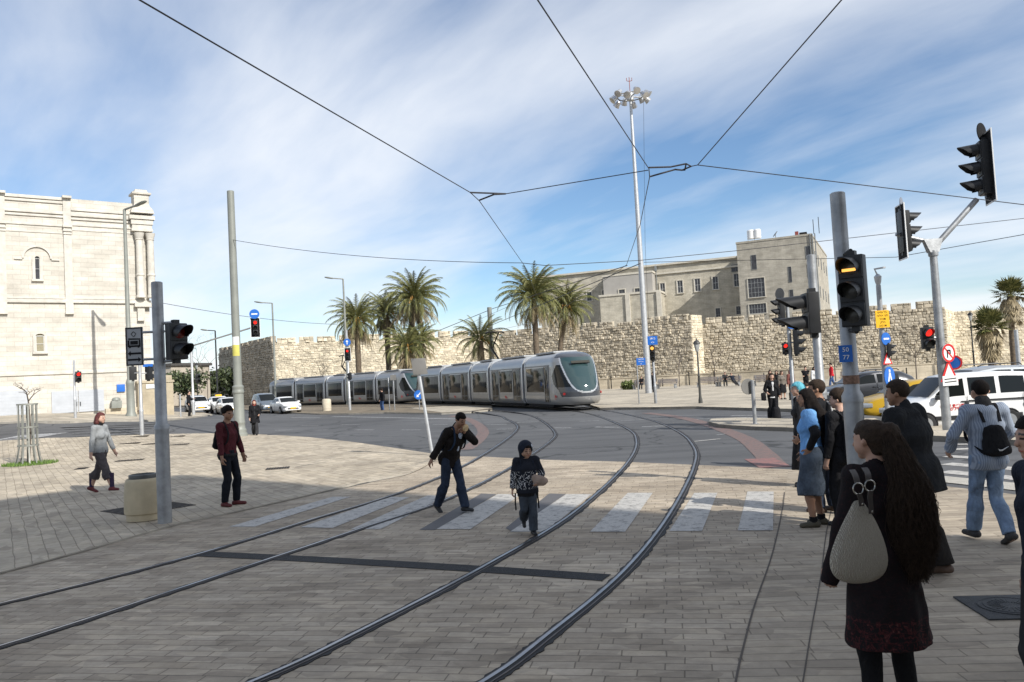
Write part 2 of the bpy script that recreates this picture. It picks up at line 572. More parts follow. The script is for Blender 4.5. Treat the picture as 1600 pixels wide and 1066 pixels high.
        nk = C(nb, hp_(0, .0, -.06), .064, .062)
        cuts = []
        for i in (0, 1):
            s, e, wv = arms[i]
            if sl >= 1: d = unit(wv - e); q = e + (wv - e) * (sl - 1)
            else: d = unit(e - s); q = s + (e - s) * sl
            cuts.append((q, d))
        def ftop(Xp):
            d = field(Xp, pr, .018) + folds(Xp, fa, sd_)
            z = (Xp - pel) @ T[:, 2] + .93
            d = np.maximum(d, hem - z)
            d = np.maximum(d, -prim_d(Xp, nk)) if not top.get('collar') else np.maximum(d, -prim_d(Xp, C(nk[0], nk[1], .056)))
            for q, dv in cuts:
                w_ = Xp - q; al = w_ @ dv; rr = np.sqrt(np.maximum((w_ * w_).sum(1) - al * al, 0))
                d = np.where(rr < .1, np.maximum(d, np.where(al > -.06, al, -1)), d)
            return d
        lo, hi = bounds(pr, res * 2); sdf_obj(top.get('name', 'jacket'), [nets(ftop, lo, hi, res)], top['mat'] if isinstance(top['mat'], list) else [top['mat']], root, sc, top.get('fm'))
    if top and top.get('under'):
        pass
    if bottom:
        g = bottom.get('g', .014)
        if bottom.get('kind') == 'skirt':
            hem = bottom.get('hem', .45); fl = bottom.get('flare', .05); kz = (legs[0][1] + legs[1][1]) / 2
            cx_, cy_ = (kz[0], kz[1] * .8)
            pr = [C(t(0, 0, 1.02), t(0, -.01, .88), (.1 + g) * bk, .12 * bk + g, X, hw), C(t(0, -.015, .88), np.array((cx_, cy_, hem - .08)), .122 * bk + g, .115 + fl, X, 1.3),
                  E(t(-.07, -.05, .9), .1 * bk + g), E(t(.07, -.05, .9), .1 * bk + g)] + [C(l[0], l[0] + (l[1] - l[0]) * min(1, (.9 - hem) / .42), .1 + g, .085 + fl * .5) for l in legs]
            def fbt(Xp): return np.maximum(field(Xp, pr, .05) + folds(Xp * np.array((1, 1, .25)), .006, sd_ + 3, 22), np.maximum(hem + .012 * np.sin(Xp[:, 0] * 23) - Xp[:, 2], Xp[:, 2] - pel[2] - .1))
        else:
            pr = torso(g)[:1] + torso(g)[5:7] + legp(g, g + bottom.get('wide', .006), flare=bottom.get('flare', .008))
            cz = bottom.get('cuff', .075)
            tops = bottom.get('waist', 1.0)
            def fbt(Xp):
                d = field(Xp, pr, .012) + folds(Xp, bottom.get('fold', .006), sd_ + 3, 30)
                z = (Xp - pel) @ T[:, 2] + .93; d = np.maximum(d, z - tops)
                for (a, hh, to, sdv, fd, fdn) in shoe:
                    near = ((Xp - a) ** 2).sum(1) < .2 ** 2; d = np.where(near, np.maximum(d, (Xp - a) @ fdn - .085 + cz), d)
                return d
        lo, hi = bounds(pr, res * 2); sdf_obj(bottom.get('name', 'trousers'), [nets(fbt, lo, hi, res)], [bottom['mat']], root, sc)
    if shoes:
        bz = shoes.get('boot', .0); prs = []
        for i, (a, hh, to, sdv, fd, fdn) in enumerate(shoe):
            q = [C(hh, to, .044, .032, sdv, 1.18), C(a - fdn * .01, a + fdn * .02, .045, .05)]
            if bz: q.append(C(a + (legs[i][1] - a) * (bz / .42), a, .054, .048))
            prs.append((q, a, fdn))
        parts = []
        for q, a, fdn in prs:
            def fs(Xp, q=q, a=a, fdn=fdn):
                d = field(Xp, q, .025); al = (Xp - a) @ fdn
                d = np.maximum(d, al - .084); return np.maximum(d, -al - (bz or .012))
            lo, hi = bounds(q, res * 2); parts.append((nets(fs, lo, hi, min(res, .016))))
        for pp in parts: sdf_obj('boot' if bz else 'shoe', [pp], [shoes['mat']], root, sc)
    if hair:
        k = hair['kind']; pr = [E(hp_(0, -.016, .042), .095 * hs, HX, .9), E(hp_(0, .008, .047), .085 * hs, HX, .92)]
        cutf = hair.get('front', .03)
        if k in ('long', 'bob'):
            pr += [C(hp_(-.06, -.03, .02), hp_(-.082, -.02, -.09), .045 * hs), C(hp_(.06, -.03, .02), hp_(.082, -.02, -.09), .045 * hs), C(hp_(0, -.06, .0), hp_(0, -.085, -.1), .07 * hs, .06, HX, 1.3)]
        if k == 'long':
            ln = hair.get('len', .3)
            bq = t(hair.get('side', 0), -.135, 1.42); pr += [C(hp_(0, -.07, -.04), bq, .07, .062, HX, 1.5), C(bq, bq + np.array((0, -.015, -ln)), .075, .035, X, 1.9), C(hp_(-.075, -.0, -.06), hp_(-.085, .0, -.17), .03, .015), C(hp_(.075, -.0, -.06), hp_(.085, .0, -.17), .03, .015)]
        if k == 'pulled': pr = [E(hp_(0, -.016, .040), .094 * hs, HX, .9), E(hp_(0, .012, .046), .083 * hs, HX, .92), C(hp_(0, -.05, .0), hp_(0, -.055, -.045), .064 * hs, .05 * hs, HX, 1.12), C(hp_(0, -.06, .06), hp_(.01, -.115, .055), .06 * hs, .045 * hs)]
        if k == 'full': pr = [E(hp_(0, -.02, .058), .106 * hs, HX, .92), E(hp_(0, .02, .075), .088 * hs, HX, .95)]
        if k == 'ring': pr = [C(hp_(-.07, -.03, -.02), hp_(.07, -.03, -.02), .05 * hs), E(hp_(0, -.04, .03), .082 * hs, HX, .95)]
        def fh(Xp):
            q = (Xp - hc) @ HTi.T / hs
            d = field(Xp, pr, .025) + folds(Xp, .006 if k != 'short' else .003, sd_ + 5, 60)
            face_ = np.maximum(np.maximum(q[:, 2] - .062 - .0 * q[:, 0], .028 + cutf - .03 - q[:, 1] + np.maximum(0, q[:, 2]) * .15), np.abs(q[:, 0]) - .07)
            d = np.maximum(d, -face_)
            if k == 'pulled': d = np.maximum(d, -np.maximum(.012 - q[:, 1], q[:, 2] - .045)); d = np.maximum(d, -(np.sqrt((q[:, 1] + .012) ** 2 + (q[:, 2] + .012) ** 2) - .034 if False else np.maximum(-.012 - q[:, 1], q[:, 2] + .02)))
            if k in ('short', 'full', 'ring'):
                d = np.maximum(d, -.055 - q[:, 2] - .0) ; d = np.maximum(d, -(np.maximum(np.maximum(-q[:, 1] - .02, q[:, 2] - .0), -q[:, 2] - .3)))
            if k == 'ring': d = np.maximum(d, q[:, 2] - .075 + np.maximum(0, .03 - q[:, 1]) * 0)
            return d
        lo, hi = bounds(pr, res * 2); sdf_obj('hair', [nets(fh, lo, hi, min(res, .016))], [hair['mat']], root, sc)
    for ex in extra:
        kind = ex['kind']
        if kind == 'hood':
            pr = [E(hp_(0, -.03, .035), .125 * hs, HX, .92), C(hp_(0, -.05, -.05), t(0, -.08, 1.43), .095, .09, X, 1.2)]
            def fx(Xp):
                q = (Xp - hc) @ HTi.T / hs
                return np.maximum(field(Xp, pr, .03), -np.maximum(np.sqrt((q[:, 0] / .068) ** 2 + ((q[:, 2] + .01) / .1) ** 2) - 1, (-.02 - q[:, 1]) * 8) * .07)
            nm = 'hood'
        elif kind == 'scarf':
            pr = [E(hp_(0, -.022, .04), .104 * hs, HX, .92), E(hp_(0, .006, .05), .09 * hs, HX, .94), C(hp_(0, -.07, .03), hp_(0, -.12, .0), .07, .045)]
            def fx(Xp):
                q = (Xp - hc) @ HTi.T / hs
                d = field(Xp, pr, .03) + folds(Xp, .004, 4, 40)
                return np.maximum(d, -np.maximum(q[:, 2] - .075 + q[:, 1] * .2, -q[:, 1] - .0 + q[:, 2] * .2))
            nm = 'headscarf'
        elif kind == 'cap':
            pr = [E(hp_(0, -.01, .05), .1 * hs, HX, .92)]
            def fx(Xp):
                q = (Xp - hc) @ HTi.T / hs; return np.maximum(field(Xp, pr, .03), .062 - q[:, 2] - q[:, 1] * .12)
            nm = 'cap'
        elif kind == 'neck':
            pr = [C(t(0, -.02, 1.45), t(0, .0, 1.54), .078, .07, X, 1.1)]
            def fx(Xp): return np.abs(field(Xp, pr, .03)) - .006
            def fx(Xp): return field(Xp, pr, .03) + folds(Xp, .006, 5, 40)
            nm = 'scarf'
        elif kind == 'panel':      # an open front: shirt seen between the jacket edges
            pr = [C(t(0, .085 * bk + .02, 1.40), t(0, .1 * bk + .02, ex.get('z', 1.12)), .032, .022, X, 1.5)]
            def fx(Xp): return field(Xp, pr, .02)
            nm = 'shirt'
        elif kind == 'sleeve':     # a longer sleeve showing under a short one
            pr = armp(.012, 1.85)
            def fx(Xp): return field(Xp, pr, .02) + folds(Xp, .004, 6)
            nm = 'undersleeve'
            lo, hi = bounds(pr, res * 2)
        elif kind == 'hem':
            pr = [C(t(0, 0, .97), t(0, 0, ex.get('z', .88)), .112 * bk + .02, .116 * bk + .02, X, hw)] + [E(t(s * .07, -.045, .92), .095 * bk + .02) for s in (-1, 1)]
            def fx(Xp):
                z = (Xp - pel) @ T[:, 2] + .93
                return np.maximum(field(Xp, pr, .03) + folds(Xp, .004, 6), np.maximum(ex.get('z', .86) - z, z - ex.get('z2', .95)))
            nm = 'shirt_tail'
        lo, hi = bounds(pr, res * 2); sdf_obj(ex.get('name', nm), [nets(fx, lo, hi, min(res, .018))], [ex['mat']], root, sc)
    info = dict(root=root, sc=sc, sh=sh, arms=arms, t=t, T=T, hc=hc, HT=HT, pel=pel, hp=hp_, shoe=shoe, legs=legs)
    return info


def wpt(info, p):
    """a body-space point in world space"""
    r = info['root']; M3 = Matrix.Rotation(r.rotation_euler.z, 3, 'Z')
    return V(r.location) + M3 @ (V(tuple(p)) * info['sc'])


def backpack(label, info, mat, w=.30, h=.42, d=.15, z=1.2, strap=None, group=None, res=.016, pocket=True, off=.0, straps_front=True):
    """a worn backpack: bag, pocket and two shoulder straps, placed on the wearer's back"""
    r = info['root']; sc = info['sc']; t = info['t']; T = info['T']
    o = thing('backpack', label, 'backpack', r.location, r.rotation_euler.z, group)
    X = T[:, 0]; yb = -.118 - d / 2 + off
    pr = [C(t(0, yb, z - h / 2 + .09), t(0, yb + .01, z + h / 2 - .1), d / 2 + .012, d / 2 - .008, X, w / d * .95)]
    lo, hi = bounds(pr, .04)
    def fb(Xp): return field(Xp, pr, .03) + folds(Xp, .007, 9, 22)
    sdf_obj('bag', [nets(fb, lo, hi, res)], [mat], o, sc)
    if pocket:
        pr2 = [C(t(-.05, yb - d * .42, z - h * .22), t(.05, yb - d * .42, z - h * .16), d * .32)]
        lo, hi = bounds(pr2, .03); sdf_obj('front_pocket', [nets(lambda Xp: field(Xp, pr2, .03), lo, hi, res)], [mat], o, sc)
    for s in (-1, 1):
        pts = [t(s * .09, yb + d * .3, z + h * .42), t(s * .105, -.06, 1.485), t(s * .115, .02, 1.492), t(s * .125, .092, 1.40), t(s * .13, .135, 1.27), t(s * .15, .10, 1.13), t(s * .15, -.05, 1.06), t(s * .1, yb + .03, z - h * .38)]
        b = MB(); sp = spline([V(tuple(p)) * sc for p in pts], 40)
        n = len(sp); rings = []
        for i, p in enumerate(sp):
            tg = (sp[min(i + 1, n - 1)] - sp[max(i - 1, 0)]).normalized(); a = V(tuple(X)); a = (a - tg * a.dot(tg)).normalized(); bb = tg.cross(a)
            wv = .016 * sc; hv = .005 * sc
            rings.append([p + a * wv + bb * hv, p - a * wv + bb * hv, p - a * wv - bb * hv, p + a * wv - bb * hv])
        b.loft(rings); b.build('shoulder_strap', [strap or mat], o)
    return o
# ------------------------------------------------------------------ shared materials
for k, c in dict(light=(.50, .31, .23), mid=(.40, .235, .165), tan=(.30, .165, .105), dark=(.17, .09, .058)).items():
    m = M('skin_' + k, c, .55, var=.06, vs=9, spec=.35); m['c'] = c
    m.node_tree.nodes['Principled BSDF'].inputs['Subsurface Weight'].default_value = 0
    SKIN[k] = m


def cloth(name, col, var=.16, bm=.35, bs=90, rough=.9):
    return M(name, col, rough, var=var, vs=7, bm=bm, bs=bs, spec=.15, wrk=.55)


def pavers(name, c1, c2, mortar, bw, rh, rot, stain=.3, ms=.012, bumpy=.5, tone=(.75, 1.15)):
    m, nt, b = mnew(name); o = ocoord(nt)
    wob = N(nt, 'ShaderNodeTexNoise'); wob.inputs['Scale'].default_value = 1.1; wob.inputs['Detail'].default_value = 2; L(nt, o, wob.inputs['Vector'])
    wm = N(nt, 'ShaderNodeVectorMath', operation='MULTIPLY_ADD'); L(nt, wob.outputs['Color'], wm.inputs[0]); wm.inputs[1].default_value = (.06, .06, 0); L(nt, o, wm.inputs[2])
    v = mapped(nt, wm.outputs[0], rot=rot)
    br = N(nt, 'ShaderNodeTexBrick', offset=.42, offset_frequency=2, squash=1.18, squash_frequency=3); L(nt, v, br.inputs['Vector'])
    for k, val in (('Scale', 1), ('Brick Width', bw), ('Row Height', rh), ('Mortar Size', ms), ('Mortar Smooth', .3), ('Bias', 0)): br.inputs[k].default_value = val
    br.inputs['Color1'].default_value = (*c1, 1); br.inputs['Color2'].default_value = (*c2, 1); br.inputs['Mortar'].default_value = (*mortar, 1)
    big = ramp(nt, noise(nt, o, .35, 6, .65), [(.3, (tone[0],) * 3), (.7, (tone[1],) * 3)])
    fine = ramp(nt, noise(nt, o, 9, 8, .7), [(.3, (.86,) * 3), (.7, (1.1,) * 3)])
    c = mixc(nt, 1, mixc(nt, 1, br.outputs['Color'], big, 'MULTIPLY'), fine, 'MULTIPLY')
    pb = N(nt, 'ShaderNodeTexVoronoi', feature='F1'); pb.inputs['Scale'].default_value = 1.0; L(nt, mapped(nt, v, scale=(1 / bw, 1 / rh, 1)), pb.inputs['Vector'])
    pr_ = N(nt, 'ShaderNodeSeparateXYZ'); L(nt, pb.outputs['Color'], pr_.inputs[0]); c = mixc(nt, 1, c, ramp(nt, pr_.outputs[0], [(0, (.80, .79, .78)), (.5, (1, 1, 1)), (1, (1.14, 1.13, 1.10))]), 'MULTIPLY')
    lg = ramp(nt, noise(nt, mapped(nt, o, rot=R(35), scale=(.35, 1.0, 1)), .8, 6, .7, .4), [(.42, (1, 1, 1)), (.64, (.74, .72, .70))]); c = mixc(nt, min(1, stain * 1.6), c, mixc(nt, 1, c, lg, 'MULTIPLY'))
    st = ramp(nt, noise(nt, o, 1.6, 8, .72, .6), [(.56, (0, 0, 0)), (.74, (1, 1, 1))])
    c = mixc(nt, math_(nt, 'MULTIPLY', st, stain), c, tuple(x * .35 for x in c1))
    spk = ramp(nt, noise(nt, o, 30, 2, .5), [(.70, (0, 0, 0)), (.76, (1, 1, 1))])
    c = mixc(nt, math_(nt, 'MULTIPLY', spk, stain * .9), c, tuple(x * .25 for x in c1))
    L(nt, c, b.inputs['Base Color']); b.inputs['Roughness'].default_value = .8; b.inputs['Specular IOR Level'].default_value = .3
    hgt = math_(nt, 'ADD', math_(nt, 'MULTIPLY', math_(nt, 'SUBTRACT', 1, br.outputs['Fac']), 1.0), math_(nt, 'MULTIPLY', noise(nt, o, 22, 5), .5))
    bump(nt, b, hgt, bumpy, .012)
    return m


def asphalt(name, col):
    m, nt, b = mnew(name); o = ocoord(nt)
    big = ramp(nt, noise(nt, o, .16, 6, .6), [(.3, tuple(x * .78 for x in col)), (.7, tuple(x * 1.22 for x in col))])
    tr = ramp(nt, noise(nt, mapped(nt, o, rot=R(8), scale=(.15, 1.6, 1)), 1.0, 4), [(.35, (.84,) * 3), (.65, (1.12,) * 3)])
    fi = ramp(nt, noise(nt, o, 55, 3, .7), [(.3, (.8,) * 3), (.7, (1.2,) * 3)])
    vo = N(nt, 'ShaderNodeTexVoronoi', feature='DISTANCE_TO_EDGE'); vo.inputs['Scale'].default_value = .16
    wn = N(nt, 'ShaderNodeTexNoise'); wn.inputs['Scale'].default_value = .8; wn.inputs['Detail'].default_value = 6; L(nt, o, wn.inputs['Vector'])
    wm = N(nt, 'ShaderNodeVectorMath', operation='MULTIPLY_ADD'); L(nt, wn.outputs['Color'], wm.inputs[0]); wm.inputs[1].default_value = (2.2, 2.2, 0); L(nt, o, wm.inputs[2]); L(nt, wm.outputs[0], vo.inputs['Vector'])
    crk = ramp(nt, vo.outputs['Distance'], [(.004, (.45, .45, .45)), (.012, (1, 1, 1))])
    vp = N(nt, 'ShaderNodeTexVoronoi', feature='F1'); vp.inputs['Scale'].default_value = .11; L(nt, mapped(nt, o, rot=R(20), scale=(1, .45, 1)), vp.inputs['Vector']); sp_ = N(nt, 'ShaderNodeSeparateXYZ'); L(nt, vp.outputs['Color'], sp_.inputs[0])
    pt = ramp(nt, sp_.outputs[0], [(.0, (.86,) * 3), (.5, (1,) * 3), (1, (1.1,) * 3)])
    oil = ramp(nt, noise(nt, o, .7, 7, .7, .5), [(.58, (1, 1, 1)), (.72, (.66, .66, .66))])
    cc = mixc(nt, 1, mixc(nt, 1, mixc(nt, 1, big, tr, 'MULTIPLY'), fi, 'MULTIPLY'), mixc(nt, 1, mixc(nt, 1, crk, pt, 'MULTIPLY'), oil, 'MULTIPLY'), 'MULTIPLY')
    L(nt, cc, b.inputs['Base Color']); b.inputs['Roughness'].default_value = .75
    b.inputs['Specular IOR Level'].default_value = .35
    bump(nt, b, noise(nt, o, 70, 3), .35, .01); return m


def paint(name, col, wear=.45):
    """road paint, worn through in its own pattern"""
    m, nt, b = mnew(name); o = ocoord(nt)
    k = ramp(nt, noise(nt, o, 7, 8, .75), [(wear - .12, (.10, .095, .09)), (wear + .06, col)])
    k2 = ramp(nt, noise(nt, o, 38, 3, .6), [(.33, (.12, .115, .105)), (.4, (1, 1, 1))])
    L(nt, mixc(nt, 1, k, mixc(nt, .6, (1, 1, 1), k2), 'MULTIPLY'), b.inputs['Base Color']); b.inputs['Roughness'].default_value = .7; return m


def ashlar(name, c1, c2, mortar, bw, rh, ms=.012, bumpy=.5, stain=.2, ncol=None):
    """coursed stone on a vertical face: local x along the wall, z up"""
    m, nt, b = mnew(name); o = ocoord(nt)
    s = N(nt, 'ShaderNodeSeparateXYZ'); L(nt, o, s.inputs[0]); c = N(nt, 'ShaderNodeCombineXYZ')
    L(nt, math_(nt, 'ADD', s.outputs[0], s.outputs[1]), c.inputs[0]); L(nt, s.outputs[2], c.inputs[1])
    br = N(nt, 'ShaderNodeTexBrick', offset=.5); L(nt, c.outputs[0], br.inputs['Vector'])
    for k, val in (('Scale', 1), ('Brick Width', bw), ('Row Height', rh), ('Mortar Size', ms), ('Mortar Smooth', .2), ('Bias', 0)): br.inputs[k].default_value = val
    br.inputs['Color1'].default_value = (*c1, 1); br.inputs['Color2'].default_value = (*c2, 1); br.inputs['Mortar'].default_value = (*mortar, 1)
    blk = ramp(nt, noise(nt, mapped(nt, c.outputs[0], scale=(.5, 1.1, 1)), 1.3, 2, .4), [(.33, (.88, .87, .85)), (.66, (1.1, 1.09, 1.07))])
    stn = ramp(nt, noise(nt, mapped(nt, o, scale=(1, 1, .3)), .5, 7, .65), [(.35, (1 - stain,) * 3), (.65, (1 + stain * .4,) * 3)])
    fi = ramp(nt, noise(nt, o, 6, 6, .7), [(.3, (.92,) * 3), (.7, (1.07,) * 3)])
    L(nt, mixc(nt, 1, mixc(nt, 1, mixc(nt, 1, br.outputs['Color'], blk, 'MULTIPLY'), stn, 'MULTIPLY'), fi, 'MULTIPLY'), b.inputs['Base Color'])
    b.inputs['Roughness'].default_value = .85; b.inputs['Specular IOR Level'].default_value = .2
    bump(nt, b, math_(nt, 'ADD', math_(nt, 'SUBTRACT', 1, br.outputs['Fac']), math_(nt, 'MULTIPLY', noise(nt, o, 5, 6, .7), .8)), bumpy, .03)
    return m


GALV = M('galvanised_steel', (.33, .34, .35), .5, .55, var=.22, vs=5, bm=.1, bs=25)
GALVL = M('pale_galvanised_steel', (.47, .48, .49), .45, .5, var=.12, vs=5)
GREYP = M('grey_green_pole_paint', (.235, .245, .22), .5, .1, var=.1, vs=2)
BLKP = M('black_plastic', (.016, .017, .019), .45, var=.2, vs=6, spec=.4)
BLKM = M('black_matt', (.012, .012, .013), .8, var=.2, vs=6, spec=.2)
STEEL = M('rail_steel', (.36, .36, .37), .32, 1, var=.25, vs=2)
RUST = M('rail_edge', (.10, .085, .078), .5, .4, var=.3, vs=4)
RUBBER = M('tyre_rubber', (.02, .02, .021), .8, var=.2)
GLASS = M('dark_glass', (.008, .010, .010), .08, 0, var=0, spec=.26)
GLASSL = M('teal_windscreen', (.030, .058, .060), .06, 0, var=0, spec=.7, coat=.3)
WHITEP = M('white_paint', (.72, .72, .71), .35, var=.04, coat=.5, spec=.5)
SIGNW = M('sign_white', (.75, .75, .74), .45, var=.03)
SIGNB = M('sign_blue', (.02, .13, .48), .4, var=.05)
SIGNR = M('sign_red', (.55, .02, .02), .4, var=.05)
SIGNY = M('sign_yellow', (.85, .48, .02), .5, var=.05)
SIGNBK = M('sign_back', (.17, .165, .155), .6, .2, var=.1)
REDON = M('lamp_red_lit', (1, .03, .02), .4, var=0, emit=1.1)
AMBON = M('lamp_amber_lit', (1, .46, .09), .4, var=0, emit=1.3)
LOFF = M('lamp_unlit', (.05, .05, .045), .25, var=.1)
REDOFF = M('lamp_red_dim', (.16, .012, .01), .3, var=.1)
CONC = M('sand_concrete', (.46, .41, .32), .85, var=.1, vs=4, bm=.3, bs=60)
CONCG = M('grey_concrete', (.34, .33, .31), .85, var=.12, vs=4, bm=.3, bs=60)
WIRE = M('wire_dark', (.05, .05, .055), .5, .5, var=0)
HAIRD = M('hair_dark', (.012, .009, .008), .75, var=.3, vs=40, bm=.5, bs=140, spec=.12)
HAIRB = M('hair_brown', (.035, .022, .014), .7, var=.35, vs=40, bm=.5, bs=140, spec=.2)
HAIRR = M('hair_auburn', (.10, .022, .018), .55, var=.3, vs=40, bm=.5, bs=140)
SHOEBK = M('shoe_black', (.02, .02, .021), .6, var=.2)
SHOERD = M('shoe_maroon', (.11, .018, .02), .6, var=.2)
SHOEBR = M('shoe_brown', (.075, .045, .03), .65, var=.25)
DENIM = cloth('denim_dark', (.026, .036, .060), .3)
DENIML = cloth('denim_faded', (.19, .26, .37), .3)
BLACKC = cloth('cloth_black', (.014, .014, .016), .25)
# ------------------------------------------------------------------ ground
def sheet(name, poly, off, mat, cell=3.0, skirt=0, kerb=None, kind='structure', smooth=0):
    """a paved area following the terrain; poly in world XY"""
    bm = bmesh.new(); vs = [bm.verts.new((p[0], p[1], 0)) for p in poly]
    f = bm.faces.new(vs)
    f.normal_update()
    if f.normal.z < 0: bmesh.ops.reverse_faces(bm, faces=[f])
    xs = [p[0] for p in poly]; ys = [p[1] for p in poly]
    if cell:
        for ax, lo, hi in ((0, min(xs), max(xs)), (1, min(ys), max(ys))):
            k = math.ceil(lo / cell) * cell
            while k < hi:
                n = V((1, 0, 0)) if ax == 0 else V((0, 1, 0)); co = n * k
                bmesh.ops.bisect_plane(bm, geom=bm.verts[:] + bm.edges[:] + bm.faces[:], plane_co=co, plane_no=n); k += cell
    bmesh.ops.triangulate(bm, faces=[f for f in bm.faces if len(f.verts) > 4])
    for v in bm.verts: v.co.z = zg(v.co.x, v.co.y) + off
    if skirt:
        be = [e for e in bm.edges if len(e.link_faces) == 1]
        r = bmesh.ops.extrude_edge_only(bm, edges=be)
        for g in r['geom']:
            if isinstance(g, bmesh.types.BMVert): g.co.z -= skirt
            if isinstance(g, bmesh.types.BMFace): g.material_index = 1
    me = bpy.data.meshes.new(name); bm.to_mesh(me); bm.free()
    return props(mkobj(name, me, [mat] + ([kerb] if kerb else [])), kind=kind)


def gp(lst, off=0): return [G(x, y, off) for x, y in lst]


def ribbon(name, pts, width, off, mat, kind='structure', n=60, h=0):
    sp = spline(pts, n) if len(pts) > 2 else [V(p) for p in pts]
    b = MB(); rings = []
    for i, p in enumerate(sp):
        t = (sp[min(i + 1, len(sp) - 1)] - sp[max(i - 1, 0)]); t.z = 0; t.normalize(); nn = V((-t.y, t.x, 0)); z = zg(p.x, p.y) + off
        rings.append([V((p.x, p.y, z)) + nn * width / 2, V((p.x, p.y, z)) - nn * width / 2])
    b.loft(rings, 0, False, False)
    return props(b.build(name, mat if isinstance(mat, list) else [mat], smooth=0), kind=kind)


ASPH = asphalt('asphalt', (.098, .098, .099))
ASPHB = asphalt('asphalt_dark', (.055, .056, .06))
PLAZA = pavers('plaza_pavers', (.44, .378, .29), (.51, .443, .345), (.27, .228, .172), .38, .19, R(57), .3, .008, .4)
TRACKP = pavers('track_pavers', (.40, .335, .255), (.50, .425, .33), (.235, .195, .148), .31, .128, R(11), .55, .006, .55, (.72, 1.14))
SIDEP = pavers('sidewalk_pavers', (.37, .312, .24), (.44, .375, .29), (.25, .208, .158), .50, .14, R(5), .3, .007, .45)
STONEP = pavers('stone_pavers', (.44, .39, .31), (.48, .425, .34), (.30, .26, .2), 1.2, .6, R(20), .15, .012, .3)
KERB = M('kerb_stone', (.36, .33, .28), .85, var=.15, vs=3, bm=.3, bs=30)
KERBD = M('kerb_stone_dark', (.2, .18, .15), .85, var=.2, vs=3)
EARTH = M('dry_earth', (.19, .155, .11), .95, var=.3, vs=1.2, bm=.5, bs=12)
PAINTW = paint('white_road_paint', (.46, .44, .405), .44)
PAINTW2 = paint('worn_white_road_paint', (.40, .40, .40), .5)
PAINTR = paint('red_road_paint', (.19, .115, .098), .5)
PAINTK = paint('black_road_paint', (.11, .105, .105), .40)

b = MB()
xs = [-160 + 2.5 * i for i in range(131)]; ys = [-40 + 2.5 * i for i in range(86)]
gv = [[b.bm.verts.new((x, y, zg(x, y))) for x in xs] for y in ys]
for j in range(len(ys) - 1):
    for i in range(len(xs) - 1): b.bm.faces.new((gv[j][i], gv[j][i + 1], gv[j + 1][i + 1], gv[j + 1][i]))
props(b.build('road', [ASPH], smooth=80), kind='structure')
b = MB(); b.face([(-3500, -3500, -.75), (3500, -3500, -.75), (3500, 3500, -.75), (-3500, 3500, -.75)])
props(b.build('ground', [EARTH], smooth=0), kind='structure')

road_l = [(-260, 702), (0, 690), (110, 685), (230, 680), (330, 678), (420, 680), (480, 684), (560, 693), (620, 702), (692, 713)]
track_l = [(640, 741), (560, 757), (480, 776), (380, 799), (270, 823), (120, 866), (0, 898), (-300, 975)]
sheet('plaza', gp(road_l + track_l) + [V((-26, 9, 0)), V((-40, 20, 0))], .03, PLAZA, cell=2, skirt=.06, kerb=KERB)
far_t = [(692, 713), (760, 714), (860, 719), (980, 722), (1090, 727), (1160, 730), (1232, 734)]
side_l = [(1222, 800), (1207, 866), (1180, 945), (1165, 1000), (1150, 1066), (1090, 1500)]
sheet('track_paving', gp(far_t + side_l) + [V((-.5, -12, 0)), V((-14, -12, 0)), V((-16, 4, 0))] + list(reversed(gp([(640, 741), (480, 776), (270, 823), (0, 898), (-300, 975)]))), .004, TRACKP, cell=0)
far_s = [(1232, 734), (1330, 743), (1450, 757), (1600, 775), (1900, 812)]
sheet('sidewalk', gp(far_s) + [V((24, 6, 0)), V((24, -12, 0)), V((-.5, -12, 0))] + list(reversed(gp(side_l))), .006, SIDEP, cell=0)
# second joint line of the kerb course in the pavement
ribbon('kerb_joint', gp([(1306, 770), (1292, 830), (1283, 900), (1268, 985), (1255, 1066), (1240, 1150)]), .011, .010, M('joint', (.10, .085, .07), .9))
ribbon('kerb_joint', gp([(1226, 770), (1222, 800), (1207, 866), (1180, 945), (1165, 1000), (1150, 1066), (1130, 1200)]), .016, .010, M('joint', (.10, .085, .07), .9))
ribbon('kerb_joint', gp([(692, 713), (640, 741), (560, 757), (480, 776), (380, 799), (270, 823), (120, 866), (0, 898)]), .022, .010, M('joint', (.07, .06, .05), .9))
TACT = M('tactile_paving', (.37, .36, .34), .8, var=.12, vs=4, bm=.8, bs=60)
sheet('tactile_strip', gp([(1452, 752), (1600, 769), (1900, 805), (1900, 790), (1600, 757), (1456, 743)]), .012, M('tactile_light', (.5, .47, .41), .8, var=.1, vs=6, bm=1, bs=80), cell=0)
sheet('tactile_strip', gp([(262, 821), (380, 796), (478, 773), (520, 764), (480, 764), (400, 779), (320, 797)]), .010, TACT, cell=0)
sheet('right_plaza', gp([(938, 641), (960, 640.5), (1030, 640), (1090, 639), (1108, 640), (1240, 644), (1340, 646)], 0) + [V((20.5, 38, 0)), V((70, 52, 0)), V((110, 70, 0)), V((110, 140, 0)), V((-20, 150, 0)), V((-8, 88, 0)), V((0, 70, 0)), V((4.5, 55, 0))], .13, STONEP, cell=4, skirt=.2, kerb=KERBD)
TP = [V((4.55, 38, 0)), V((3.95, 44, 0)), V((2.25, 50, 0)), V((-1.45, 60, 0)), V((-5.9, 70, 0)), V((-11.6, 80, 0)), V((-21.5, 92, 0)), V((-33, 103, 0)), V((-52, 119, 0))]
sheet('tram_reservation', gp([(420, 645), (500, 648.5), (545, 648), (600, 646.5), (690, 648), (735, 646)]) + [V((-1.5, 51, 0)), V((-2, 66, 0)), V((-9, 84, 0)), V((-31, 108, 0)), V((-50, 122, 0)), V((-54, 112, 0)), V((-38, 100, 0))], .10, EARTH, cell=4, skirt=.15, kerb=KERB)
